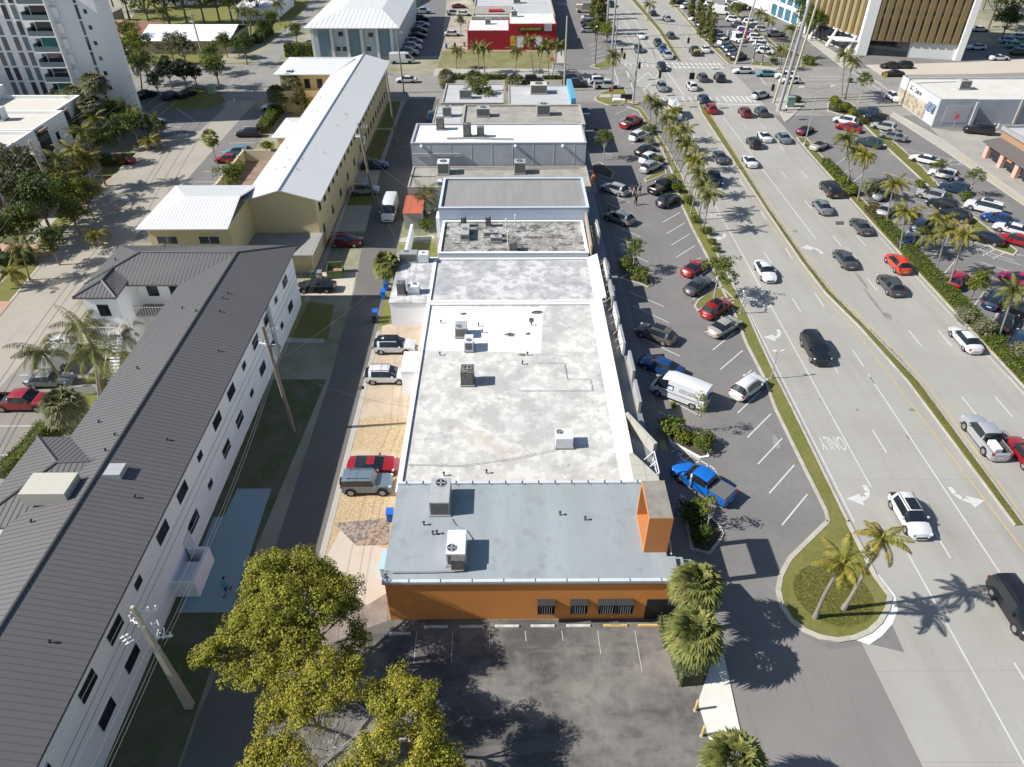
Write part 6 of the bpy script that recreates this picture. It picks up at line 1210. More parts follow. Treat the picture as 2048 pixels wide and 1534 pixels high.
for k, (b, c, lb) in enumerate((((1701, 369), (1693, 277), 'palm with orange dead frond near the maroon car'), ((1715, 402), (1733, 312), 'full yellow palm in the middle of the upper right car park'), ((1690, 375), (1711, 305), 'thin palm beside the full yellow one in the right car park'), ((1771, 452), (1788, 368), 'palm above the round silver bush in the right car park'), ((1843, 514), (1858, 470), 'short palm with brown drooping frond by the hedge'), ((1800, 500), (1811, 424), 'wide palm over parked cars behind the hedge'), ((1870, 549), (1894, 462), 'pale trunked palm leaning right out of the hedge'), ((1895, 579), (1930, 470), 'tallest leaning palm rising from the hedge'), ((1995, 681), (2028, 585), 'palm at the right edge leaning over dark cars'), ((1845, 500), (1880, 440), 'palm standing behind the hedge among parked cars'))):
    palm(('f1', 'f3', 'f0', 'f3')[k % 4], *b, *c, lb, 'palms along the right car park hedge', .95)
for b, c, lb in (((1683, 190), (1690, 110), 'left tall yellow palm in front of the office tower'), ((1690, 200), (1706, 124), 'right tall yellow palm in front of the office tower'), ((1223, 212), (1227, 112), 'tall slim palm standing on the crossing corner lawn'), ((1295, 41), (1299, 10), 'palm on the grassy median north of the crossing'), ((1518, 80), (1521, 28), 'palm among the parked cars at the top right'), ((1533, 84), (1537, 42), 'second palm among the parked cars at the top right'), ((1560, 140), (1565, 100), 'bent palm in the bed in front of the office tower'), ((1580, 118), (1584, 58), 'thin small palm beside the tall steel pole'), ((1460, 35), (1466, 15), 'little palm near the white van at the top')):
    palm('f1', *b, *c, lb, None, 1.05)
for k, (b, c, lb) in enumerate((((912, 137), (913, 102), 'small palm at the alley end of the dry lawn'), ((958, 146), (955, 95), 'left of the paired palms on the dry lawn'), ((969, 146), (968, 98), 'right of the paired palms on the dry lawn'), ((1031, 145), (1031, 103), 'palm in front of the red wall middle'), ((1067, 148), (1059, 82), 'large dark palm in front of the red store sign'), ((1075, 148), (1086, 98), 'curved palm in front of the red store window'), ((1098, 154), (1094, 88), 'palm at the red store corner'), ((1104, 154), (1117, 92), 'rightmost palm of the dry lawn leaning right'))):
    palm('f%d' % (k % 3), *b, *c, lb, 'palms on the dry lawn', 1.1)
palm('coco1', 850, 432, 845, 395, 'palm in the white walled yard by the alley', None, .75); palm('fan', 775, 568, 772, 528, 'fan palm at the alley corner of the patchy roofed shops', None, .95, .8); palm('thin', 443, 362, 420, 275, 'thin tall fan palm between the left street and the car bays', None, 1.0)
palm('fang', 600, 222, 583, 158, 'fan palm by the inner corner of the yellow block', None, 1.0); palm('fang', 571, 226, 552, 188, 'fan palm leaning left on a curved trunk by the yellow block', None, 1.05)
for k, (b, c, lb) in enumerate((((205, 720), (160, 655), 'coconut palm beside the white stairs of the apartment court'), ((130, 770), (92, 705), 'windblown coconut palm over the left car bays'), ((200, 800), (188, 705), 'large coconut palm over the apartment lawn'), ((260, 700), (245, 668), 'smaller palm tucked against the charcoal roof'))):
    palm(('coco0', 'coco1')[k % 2], *b, *c, lb, 'coconut palms by the charcoal roofed block', (.8, .85, .95, .6)[k])
palm('fang', 148, 850, 125, 812, 'thick fan palm beside the red pickup bay', None, 1.05)
vp = [((195, 385), (110, 335)), ((205, 380), (150, 300)), ((212, 372), (165, 262)), ((175, 400), (125, 350)), ((160, 405), (118, 318)), ((188, 378), (172, 318)), ((150, 300), (140, 250)), ((205, 290), (190, 235))]
for k, (b, c) in enumerate(vp): palm(('f1', 'f3')[k % 2], *b, *c, ['lowest palm in front of the white villas', 'tall palm over the red car by the villas', 'palm under the power lines by the villas', 'palm at the curb left of the red car', 'leftmost palm of the villa group', 'palm with hanging frond in the villa group', 'palm between villas and tower', 'bright palm beside the tower entrance'][k], 'palms in front of the white villas', 1.25)
palm('f3', 270, 262, 262, 228, 'yellow palm at the foot of the tower, under the cables', None, 1.0); palm('areca', 300, 300, 300, 282, 'low spiky palm by the left street kerb', None, 1.3); palm('areca', 195, 490, 192, 470, 'palm cluster on the verge by the left street', None, 1.0)
palm('f1', 60, 560, 42, 500, 'palm at the left street corner with bent trunks', 'palms at the lower left street corner', .9); palm('f3', 45, 575, 20, 545, 'low palm at the left edge of the street', 'palms at the lower left street corner', 1.0)
for b, c, lb in (((495, 75), (480, 20), 'big drooping palm behind the white roofed house'), ((502, 76), (500, 25), 'second drooping palm behind the white roofed house'), ((560, 50), (552, 8), 'bare yellow palm at the head of the side street'), ((330, 60), (325, 25), 'palm among the trees behind the tower'), ((285, 190), (280, 128), 'slim palm by the tower wall')):
    palm('coco0', *b, *c, lb, None, .8)
palm('fang', 165, 268, 150, 190, 'broad grey fan palm against the tower', 'grey fan palms by the tower', 1.25); palm('fang', 200, 276, 187, 165, 'tallest grey fan palm against the tower', 'grey fan palms by the tower', 1.3); palm('fang', 122, 262, 118, 200, 'grey fan palm behind the villas', 'grey fan palms by the tower', 1.2); palm('fang', 190, 282, 180, 212, 'front grey fan palm below the tower balconies', 'grey fan palms by the tower', 1.3)
palm('fang', 1032, 190, 1031, 165, 'tall bushy fan palm behind the corner shop', None, 1.3); palm('fang', 895, 175, 893, 155, 'fan palm at the alley end of the cross street', None, 1.1); palm('fang', 950, 175, 948, 157, 'fan palm between the hedge and the pale shop roof', None, 1.1)
# ---- big foreground trees
def bigtree(label, cx, cy, cz, lobes, m, per, size, clump, gaps, lpc, bark, tr, th, base=None, shell=(.62, 1.02)):
    bx, by = base or (cx, cy); t = thing('tree', label, 'tree', bx, by, 0); ORG[t.name] = (0, 0, 0); L2 = [(a + cx - bx, b + cy - by, c + cz, r) for a, b, c, r in lobes]
    mb = MB(); limbs(mb, (0, 0, th), L2, tr); mb.build('trunk', bark, t); quads('crown', crown_quads(L2, per, size, clump, 1.0, gaps, 3, lpc, shell), m, t); return t
random.seed(11)
def px_lobes(L, ox, oy): return [(P(a, b, z)[0] - ox, P(a, b, z)[1] - oy, z, r) for a, b, z, r in L]
A_ = [(540, 1150, 7.6, 1.7), (620, 1148, 7.3, 1.6), (522, 1185, 7, 1.4), (680, 1180, 6.5, 1.5), (505, 1228, 6.3, 1.25), (560, 1205, 8.2, 1.9), (640, 1225, 7.4, 1.7), (440, 1305, 5, 1.2), (485, 1262, 6.2, 1.5), (415, 1318, 4.5, .8), (540, 1290, 6.6, 1.6), (605, 1285, 6.8, 1.5), (478, 1350, 5, 1.0), (525, 1350, 5.2, 1.1), (700, 1310, 4.8, .8), (715, 1272, 5.0, .9), (695, 1225, 6, 1.1), (585, 1335, 5.4, .9), (650, 1170, 6.8, 1.4), (600, 1120, 6.6, 1.0)]
axA, ayA = P(572, 1244, 6.3); treeA = thing('tree', 'dense yellow-green broadleaf tree beside the orange shop', 'tree', axA, ayA, 0); ORG[treeA.name] = (0, 0, 0); LA = px_lobes(A_, axA, ayA)
mb = MB(); limbs(mb, (0, 0, 2.6), LA, .3); mb.build('trunk', m_bark, treeA); quads('crown', crown_quads(LA, 16, .085, .5, 1.0, .0, 3, 95, (.45, 1.0)), leafmat('foreground_leaves_a', (.27, .26, .035), (.19, .195, .022), .5, .9), treeA)
B_ = [(640, 1345, 6.5, 1.3), (595, 1368, 6, 1.2), (690, 1360, 6.3, 1.2), (712, 1335, 6, .7), (555, 1425, 5.5, 1.1), (610, 1425, 6, 1.2), (548, 1495, 5, 1.2), (655, 1405, 6.2, .8), (525, 1535, 5, 1.1), (590, 1500, 5.5, .8), (735, 1510, 5.6, 1.0), (805, 1372, 6, 1.0), (830, 1400, 6.3, 1.3), (862, 1440, 5.6, 1.0), (785, 1425, 6.2, 1.1), (775, 1475, 6, 1.0), (850, 1490, 5.5, 1.1), (885, 1515, 5, 1.0), (830, 1545, 5.3, 1.2), (690, 1550, 5.4, .8), (745, 1385, 5.8, .7), (905, 1545, 4.5, .9), (760, 1570, 5.4, 1.1), (600, 1580, 5, 1.2), (700, 1620, 5.4, 1.3), (800, 1620, 5.4, 1.4), (880, 1600, 5, 1.3), (760, 1680, 5, 1.4)]
cxB, cyB = P(700, 1450, 5.0); treeB = thing('tree', 'open yellow-green tree with pale bare branches in the middle, nearest the camera', 'tree', cxB, cyB, 0); ORG[treeB.name] = (0, 0, 0); LB = px_lobes(B_, cxB, cyB)
mb = MB(); mb.path([(0, 0, 0), (.1, .1, 1.4), (0, .2, 2.6)], [.3, .24, .2], 9); hubs = [(-2.2, .6, 3.6), (-1.6, -1.8, 3.4), (1.0, 1.2, 3.7), (3.2, -.2, 3.6), (2.4, -2.6, 3.4)]
for hx_, hy_, hz_ in hubs: mb.path([(0, .2, 2.6), (hx_ * .5, hy_ * .5 + .1, hz_ - .35), (hx_, hy_, hz_)], [.17, .13, .1], 7)
for lx_, ly_, lz_, lr_ in LB:
    h_ = min(hubs, key=lambda q: (q[0] - lx_) ** 2 + (q[1] - ly_) ** 2); m1 = ((h_[0] * .5 + lx_ * .5 + random.uniform(-.3, .3)), (h_[1] * .5 + ly_ * .5 + random.uniform(-.3, .3)), (h_[2] + lz_) / 2 - .2); mb.path([h_, m1, (lx_, ly_, lz_)], [.08, .055, .03], 5)
    for q in range(4): mb.tube(m1 if q % 2 else (lx_, ly_, lz_), (lx_ + random.uniform(-1, 1) * lr_, ly_ + random.uniform(-1, 1) * lr_, lz_ + random.uniform(-.3, .8) * lr_), .028, .008, 4)
mb.build('trunk', m_barkl, treeB); quads('crown', crown_quads(LB, 30, .075, .46, .85, .0, 9, 80, (.2, 1.25)), leafmat('foreground_leaves_b', (.33, .30, .04), (.23, .225, .028), .5, .9), treeB)
tw = MB(); random.seed(5); c0 = Vector((*[a - b for a, b in zip(P(660, 1495, 4.6), (cxB, cyB))], 4.4))
for k in range(34):
    a = random.uniform(0, 6.28); p0 = c0 + Vector((math.cos(a) * random.uniform(0, 1.2), math.sin(a) * random.uniform(0, 1.0), random.uniform(-.5, .6))); d = Vector((math.cos(a + random.uniform(-.9, .9)), math.sin(a + random.uniform(-.9, .9)), random.uniform(-.1, .7))) * random.uniform(.5, 1.4); tw.tube(tuple(p0), tuple(p0 + d), .028, .008, 4)
    for q in range(3): e = p0 + d * random.uniform(.3, .9); tw.tube(tuple(e), tuple(e + Vector((random.uniform(-.5, .5), random.uniform(-.5, .5), random.uniform(0, .4)))), .014, .005, 3)
tw.build('bare_twigs', m_barkl, treeB)
# ---- hedges: box of leaves
def hedge(name, label, pts, w, h, m, dens=60, size=.11, lump=.18, cat='hedge', group=None):
    t = thing(name, label, cat, *pts[0], 0, group); Q = []; core = MB()
    for (x0, y0), (x1, y1) in zip(pts[:-1], pts[1:]):
        L = math.hypot(x1 - x0, y1 - y0); ux, uy = (x1 - x0) / L, (y1 - y0) / L; n = int(L * (w + 1.6 * h) * dens); u = rng.uniform(0, L, n); per = rng.uniform(0, w + 2 * h, n); lat = np.where(per < h, -w / 2, np.where(per > h + w, w / 2, per - h - w / 2)); z = np.where(per < h, per, np.where(per > h + w, w + 2 * h - per, h))
        lum = np.array([mnoise.noise(Vector((a * .9, b * .9, c * .9))) for a, b, c in zip(u + x0, lat, z)]) * lump * 2; z = z + np.where(z >= h - .01, lum, 0); lat = lat * (1 + np.where(z < h - .01, lum * .4, 0))
        nz = np.where(z >= h * .93, 1.0, .25); nl = np.where(per < h, -1., np.where(per > h + w, 1., 0.))
        C = np.stack([x0 + ux * u - uy * lat, y0 + uy * u + ux * lat, np.maximum(z, .05)], 1) + rng.normal(size=(n, 3)) * .05; N = np.stack([-uy * nl, ux * nl, nz], 1); Q.append(leaves(C, N, size, 1.0, 1.2))
        nx, ny = -uy * (w / 2 - .12), ux * (w / 2 - .12); core.prism([(x0 - nx, y0 - ny), (x1 - nx, y1 - ny), (x1 + nx, y1 + ny), (x0 + nx, y0 + ny)], 0, h - .12)
    quads('foliage', np.concatenate(Q), m, t, origin=ORG[t.name]); core.build('inner_core', mat('hedge_inside', (.04, .045, .015)), t); return t  # core is a plain dark solid filling the hedge behind its leaves
hedge('hedge', 'long bright yellow-green hedge along the highway edge, lower stretch', [(54.7, 52), (54.9, 97)], 1.7, 1.0, lf_hedge, 45, .12, .22)
hedge('hedge', 'bright hedge stretch with palm trunks at the upper end of the highway edge', [(54.9, 108), (55.0, 121)], 1.5, 1.0, lf_hedge, 30, .16, .25)
hedge('hedge', 'short brownish hedge between the two bright stretches', [(54.9, 98), (54.9, 102)], 1.3, .8, _M['brown_red_leaves'], 30, .14)
hx, hy = P(1340, 1250); 
hedge('hedge', 'clipped grey-green hedge beside the orange shop lot', [(11.9, 30.0), (12.3, 25.6)], 1.6, 1.5, lf_grey, 150, .075, .12); hedge('hedge', 'low continuation of the grey-green hedge at the wall', [(11.3, 30.6), (11.4, 28.5)], .9, 1.0, lf_grey, 150, .07, .1)
hedge('hedge', 'tall clipped hedge between the pale blue block and the cross street', [P(574, 112), P(755, 114)], 3.0, 3.0, lf_hedge, 14, .25, .4); hedge('hedge', 'narrow hedge beside the yellow block car bays', [P(557, 222), P(524, 268)], 2.0, 1.5, lf_hedge, 22, .18, .3)
hedge('hedge', 'low clipped hedge across the cross street sidewalk', [P(908, 158), P(1015, 158)], 1.6, 1.0, lf_mid, 20, .2, .1); hedge('hedge', 'shrub hedge between the car bays and charcoal roof', [P(5, 958), P(60, 905), P(95, 860)], 1.3, 1.2, leafmat('bright_bay_hedge', (.15, .18, .015), (.1, .14, .012), .4), 60, .11, .2)
hedge('hedge', 'square hedge in front of the red car by the villas', [P(205, 330), P(255, 326)], 2.0, 1.3, lf_mid, 22, .18, .1); hedge('hedge', 'wedge hedge beside the side street lawn', [P(512, 88), P(540, 66)], 2.4, 2.0, lf_hedge, 14, .22, .3); hedge('hedge', 'clipped hedge strips near the mall end bench', [P(1085, 158), P(1128, 158)], 1.2, .8, lf_mid, 18, .18, .1)
hedge('hedge', 'dark low hedge at the left lawn corner', [P(0, 530), P(70, 520)], 2.0, 1.4, lf_dark, 24, .18, .3)
# ---- shrubs
def sh_(key, px, py, lb, s=1.0, grp=None): x, y = P(px, py); return place(SHR, key, x, y, lb, grp, s, None, 'shrub', 'shrub')
sh_('silver', 1965, 675, 'round silver-leaved bush spilling from the hedge', 1.0); sh_('silver', 1928, 645, 'smaller silver-green bush above the round silver one', .8); sh_('silver', 2035, 720, 'silver bush at the right edge of the photo', .9); sh_('silver', 1738, 395, 'tall silver-green bush among the upper hedge palms', 1.15)
place(TREES, 'yel0', *P(1940, 600), 'low spreading yellow-green tree over the red car behind the hedge', None, .5); place(TREES, 'lottree', *P(1427, 600), 'leafy young tree on the lawn wedge by the red suv', None, 1.35, sz=1.05)
for px, py, k, lb, s in ((1253, 540, 'green', 'leafy shrub clump in the mall planting bed', 1.7), (1284, 560, 'green', 'low clipped shrub at the tip of the mall planting bed', 1.5), (1348, 868, 'green', 'rounded shrub at the back of the bed by the blue pickup', 1.7), (1402, 893, 'green', 'rounded shrub at the tip of the bed by the blue pickup', 1.5), (1368, 886, 'yel', 'yellowish low shrub in the middle of the bed by the blue pickup', 1.1), (1385, 1040, 'dark', 'dark shrub in the shaded bed beside the blue pickup', 1.1), (1400, 1080, 'dark', 'dark low shrub at the end of the shaded bed', .8), (1345, 815, 'yel', 'small yellow-green bush behind the white mail van', .5)):
    sh_(k, px, py, lb, s)
place(TREES, 'lottree', *P(1265, 545), 'young tree in the mall planting bed', None, .85); place(TREES, 'small', *P(1385, 862), 'sparse thin tree in the bed behind the mail van', None, 1.2); place(TREES, 'small', *P(1412, 1062), 'small bright tree beside the parked blue pickup', None, 1.15, sz=1.0); place(TREES, 'lottree', *P(1207, 320), 'shaded young tree in front of the tall grey shop', None, .95)
for px, py, lb, s in ((1865, 365, 'young tree between the white suv and the palms', .7), (1935, 392, 'slim young tree beside the dark blue suv', .8), (1717, 205, 'slim young tree on the right corner bed', 1.1)): place(TREES, 'lottree', *P(px, py), lb, 'young trees in the right car park', s)
k = 0
for px, py, kk, s in ((1670, 212, 'yel', 1.5), (1690, 225, 'yel', 1.5), (1705, 235, 'yel', 1.4), (1675, 225, 'green', 1.5), (1720, 248, 'green', 1.2), (1665, 205, 'yel', 1.2)): sh_(kk, px, py, 'bushy yellow-green shrub in the right car park corner bed', s, 'shrubs in the right corner bed')
for px, py, kk, s in ((1585, 205, 'dark', 1.0), (1597, 205, 'green', 1.0), (1612, 128, 'green', 1.8), (1622, 130, 'green', 1.7), (1885, 402, 'green', 1.3), (1925, 402, 'green', 1.4), (1840, 375, 'green', 1.1), (1290, 270, 'silver', .8), (1297, 290, 'silver', .8), (1302, 265, 'green', 1.3), (1318, 330, 'green', 1.3), (1345, 365, 'yel', 1.1), (1350, 385, 'green', 1.4), (1375, 408, 'green', 1.3), (1392, 445, 'green', 1.0), (1412, 470, 'green', 1.1), (1422, 490, 'yel', .8), (1432, 505, 'green', .8), (1825, 440, 'cordy', 1.3), (1745, 420, 'cordy', 1.2), (1700, 390, 'yel', 1.3), (1682, 372, 'yel', 1.2), (1545, 128, 'green', 1.4), (1530, 108, 'green', 1.3), (1700, 165, 'green', .9)):
    sh_(kk, px, py, 'low shrub in the car park and kerb planting strips', s, 'small shrubs in the planting strips')
place(TREES, 'mid0', *P(965, 235), 'round green tree growing out of the shop courtyard roof gap', None, .85, sz=.95); 
x, y = P(845, 445); sh_('green', 850, 462, 'round shrub inside the white walled yard', 1.5); sh_('dark', 836, 445, 'dark shrub against the white yard wall', 1.2)
place(TREES, 'cypress', *P(605, 232), 'brown-green conifer in the yellow block court', None, 1.05); place(TREES, 'mid1', *P(478, 392), 'bushy tree at the pool fence corner', None, .75, sz=.7); sh_('yel', 535, 302, 'yellow-green shrub beside the pool', 1.4)
# left side masses: individual trees
L_T = [((110, 480), 'dark0', 1.25, 'dark tree over the left verge'), ((30, 470), 'olive0', 1.5, 'grey-brown airy tree at the left edge'), ((75, 420), 'olive1', 1.3, 'grey twiggy tree in front of the villas'), ((150, 440), 'yel0', .9, 'bright crowned tree below the villas'), ((185, 432), 'yel1', .8, 'yellow-green tree beside the leaning pole'), ((20, 400), 'olive1', 1.3, 'tall grey-green tree by the front villa'), ((10, 520), 'dark1', .9, 'dark tree at the left edge above the verge'), ((60, 500), 'mid2', .9, 'mid green tree over the shaded lawn'), ((120, 530), 'dark0', .7, 'small dark tree by the shaded path'), ((160, 470), 'mid0', .8, 'green tree beside the footpath'),
       ((205, 330), 'dark1', .9, 'dark tree behind the villa palms'), ((245, 300), 'dark0', 1.0, 'dark tree in front of the tower shade'), ((280, 290), 'mid1', .9, 'green tree by the tower car park'), ((225, 260), 'dark1', 1.1, 'shaded tree beside the tower entrance'), ((178, 272), 'yel0', 1.1, 'bright yellow-green tree against the tower'), ((150, 262), 'yel1', 1.1, 'yellow-green tree right of the tower balconies'), ((320, 285), 'mid0', .7, 'low tree at the tower car park end'), ((250, 260), 'mid2', .8, 'tree with yellow palm beside it'),
       ((345, 178), 'clear', 1.4, 'big dark sea grape tree left of the pole'), ((375, 180), 'clear', 1.3, 'big dark sea grape tree on the corner lawn'), ((395, 176), 'clear', 1.1, 'dark sea grape tree nearest the green box'), ((440, 178), 'mid1', 1.5, 'tall green tree at the street corner'), ((430, 150), 'mid0', 1.3, 'green tree right of the white topped pole'), ((375, 140), 'olive0', 1.6, 'broad olive tree in front of the white roof'), ((350, 130), 'olive1', 1.4, 'olive tree left of the white topped pole'), ((300, 170), 'mid2', 1.5, 'large tree between the tower and the corner'), ((270, 150), 'mid0', 1.5, 'large tree right behind the tower corner'), ((320, 195), 'dark0', 1.0, 'dark tree at the tower car park edge'), ((285, 130), 'yel1', 1.6, 'yellow-green tree behind the tower'), ((265, 105), 'mid1', 1.6, 'tall tree above the tower edge'),
       ((455, 115), 'mid2', 1.2, 'blue-green tree beside the white house end'), ((480, 118), 'dark1', 1.0, 'dark leaning tree by the cream house'), ((495, 130), 'dark0', .9, 'dark tree at the side street mouth'), ((530, 85), 'dark1', 1.1, 'dark round tree beside the side street'), ((548, 70), 'mid1', .9, 'tree by the side street drive'), ((300, 55), 'mid0', 1.7, 'tree behind the pink tiled house'), ((340, 50), 'dark1', 1.8, 'dark tree in the row behind the white roof'), ((375, 48), 'dark0', 1.7, 'second dark tree in the row behind the white roof'), ((410, 50), 'mid2', 1.7, 'tree behind the white roof ridge'), ((440, 45), 'yel0', 1.5, 'yellow-green tree behind the white roof'), ((465, 45), 'mid1', 1.6, 'tree beside the drooping palms'), ((260, 40), 'dark0', 1.7, 'tree at the top behind the tower'), ((230, 25), 'mid1', 1.7, 'far tree above the tower roof line'), ((310, 15), 'mid2', 1.9, 'far tree at the top edge'), ((350, 12), 'dark1', 1.9, 'far dark tree at the top edge'), ((400, 10), 'mid0', 1.8, 'far tree left of the pale house'), ((520, 40), 'dark0', 1.4, 'shade tree at the far side street'), ((530, 10), 'mid0', 1.5, 'far tree beside the top street'), ((570, 20), 'mid1', 1.2, 'tree on the verge of the far side street'), ((590, 5), 'dark1', 1.1, 'tree at the very top of the side street'), ((470, 8), 'mid2', 1.7, 'far tree at the top near the drooping palm'),
       ((595, 90), 'mid1', .8, 'small tree beside the pale blue block'), ((238, 270), 'dark1', 1.2, 'shadowed tree under the tower wall'), ((25, 175), 'mid0', 1.0, 'tree behind the raised villa'), ((90, 185), 'mid1', .8, 'low tree row behind the villas'), ((118, 182), 'yel1', .7, 'small bright tree behind the villas')]
for (b, k, s, lb) in L_T:
    x, y = P(*b); s = s * (.62 if y > 125 and s > .9 and b[1] > 60 else .9); place(TREES, k, x, y, lb, 'garden trees on the left side', s)
for (b, k, s, lb) in (((1195, 70), 'columnar', 1.1, 'tall screen tree left of the highway at the top'), ((1204, 62), 'columnar', 1.05, 'screen tree just right of its taller neighbour'), ((1187, 40), 'columnar', 1.1, 'far screen tree above the small truck'), ((1200, 30), 'columnar', 1.1, 'farthest screen tree left of the highway'), ((1213, 90), 'yel1', .7, 'bright small tree at the foot of the screen trees'), ((1190, 85), 'mid1', .7, 'green tree by the end parking bay'),
        ((1400, 75), 'columnar', .8, 'screen tree of the north east kerb row, southern end'), ((1420, 95), 'columnar', .8, 'lowest bushy tree of the north east kerb row'), ((1412, 82), 'columnar', .95, 'bushy tree in the middle of the north east kerb row'), ((1394, 55), 'columnar', .9, 'bushy tree of the north east kerb row beside white cars'), ((1380, 40), 'columnar', .9, 'upper bushy tree of the north east kerb row'), ((1345, 14), 'columnar', .7, 'low bushy tree near the top of the north east kerb'), ((1475, 40), 'mid1', .6, 'round tree by the white van'),
        ((1610, 70), 'mid0', 1.0, 'green tree at the left foot of the office tower'), ((1622, 82), 'mid2', 1.0, 'green tree beside the office entrance'), ((1600, 50), 'dark1', 1.1, 'dark tree between showroom and office tower'), ((1630, 60), 'yel1', 1.0, 'yellowish tree beside the gold fins'), ((1545, 20), 'yel0', .7, 'yellow flowering tree by the showroom'), ((1975, 60), 'dark0', 1.7, 'dark tree in shade right of the office tower'), ((1990, 40), 'dark1', 1.7, 'big dark tree behind the shaded car park'), ((2030, 30), 'mid0', 1.4, 'tree at the top right corner'), ((2000, 85), 'dark1', 1.1, 'dark tree over the shaded cars'), ((1965, 20), 'dark0', 1.6, 'far dark tree at the top right'), ((2045, 10), 'mid1', 1.6, 'far tree at the top right corner edge')):
    x, y = P(*b); place(TREES, k, x, y, lb, 'trees on the right side', s)
for (b, k, s, lb) in (((1000, 0), 'mid0', .6, 'small tree behind the far store'), ((948, 18), 'yel0', .7, 'bushy tree in the red store yard'), ((922, 62), 'olive0', .5, 'brown bush in the red store yard')):
    x, y = P(*b); place(TREES, k, x, y, lb, None, s)
for k, (px, py) in enumerate(((20, 225), (60, 232), (100, 238), (5, 222), (80, 236))): sh_('green', px, py, 'low palm-like shrub between the tower and villas', 3.0, 'shrubs behind the villas')
# grass tufts along the verge: uncountable
gq = []
for pts in (W('1786,711 1831,768 2035,1052'), W('1536,421 1608,524 1656,584 1726,654 1786,711')):
    for (x0, y0), (x1, y1) in zip(pts[:-1], pts[1:]):
        n = int(math.hypot(x1 - x0, y1 - y0) * 40); t = rng.uniform(0, 1, n); C = np.stack([x0 + (x1 - x0) * t + rng.uniform(-.1, .5, n), y0 + (y1 - y0) * t, np.full(n, .12)], 1); gq.append(leaves(C, np.tile([0, 1., .3], (n, 1)), .05, 1, 1))
# round island turf
n = 9000; ang_ = rng.uniform(0, 6.283, n); rr = np.sqrt(rng.uniform(0, 1, n)); cx_, cy_ = P(1665, 1190); C = np.stack([cx_ + 2.9 * rr * np.cos(ang_), cy_ + 2.8 * rr * np.sin(ang_), np.full(n, .12)], 1); gq.append(leaves(C, np.tile([0, .2, 1.], (n, 1)), .045, 1.2, 1.3))
o = quads('grass_tufts', np.concatenate(gq), leafmat('grass_blades', (.13, .15, .03), (.19, .175, .05), .4, 2)); tag(o, 'short grass blades growing on the round island and medians', 'grass', None, 'stuff')
for st in (TREES, SHR, PALM):
    for k, (t, used) in list(st.items()):
        if not used:
            for ch in list(t.children): bpy.data.objects.remove(ch)
            bpy.data.objects.remove(t)
# ================================================================ vehicles
random.seed(3)
def paint(name, c, met=.0, rough=.3): return mat('paint_' + name, c, rough=rough, spec=.5, coat=.6, metal=met)
PAINT = dict(white=paint('white', (.6, .6, .6)), silver=paint('silver', (.42, .43, .44), .3), tan=paint('champagne', (.42, .41, .36), .3), grey=paint('grey', (.2, .21, .22), .3), dgrey=paint('dark_grey', (.075, .08, .085), .3), black=paint('black', (.012, .012, .014)), red=paint('red', (.27, .01, .015)), dred=paint('dark_red', (.17, .012, .014), .2), orange=paint('orange_red', (.55, .045, .015)), maroon=paint('maroon', (.12, .01, .03), .2),
             blue=paint('blue', (.01, .055, .19), .2), bblue=paint('bright_blue', (.006, .12, .46)), dblue=paint('dark_blue', (.015, .04, .09), .2), teal=paint('teal', (.1, .26, .3), .2), lblue=paint('pale_blue', (.3, .42, .5), .2), sblue=paint('slate_blue', (.16, .21, .25), .2), bronze=paint('bronze', (.16, .145, .125), .4), magenta=paint('magenta', (.32, .015, .08)), purple=paint('purple', (.08, .03, .25)), dgreen=paint('dark_green', (.03, .055, .06), .2))
m_tyre = mat('tyre_rubber', (.018, .018, .018), rough=.9); m_rim = mat('wheel_rim', (.35, .35, .36), rough=.35, metal=.6); m_trim = mat('black_plastic_trim', (.022, .022, .023), rough=.7)
m_cglass = mat('car_glass', (.012, .016, .02), rough=.06, spec=.9); m_head = mat('headlight_lens', (.55, .57, .6), rough=.15); m_tail = mat('tail_light_lens', (.3, .01, .01), rough=.2); m_plate = mat('number_plate', (.5, .5, .48)); m_bed = mat('truck_bed_liner', (.06, .06, .062), rough=.9); m_cover = mat('grey_bed_cover', (.13, .125, .12), rough=.8)
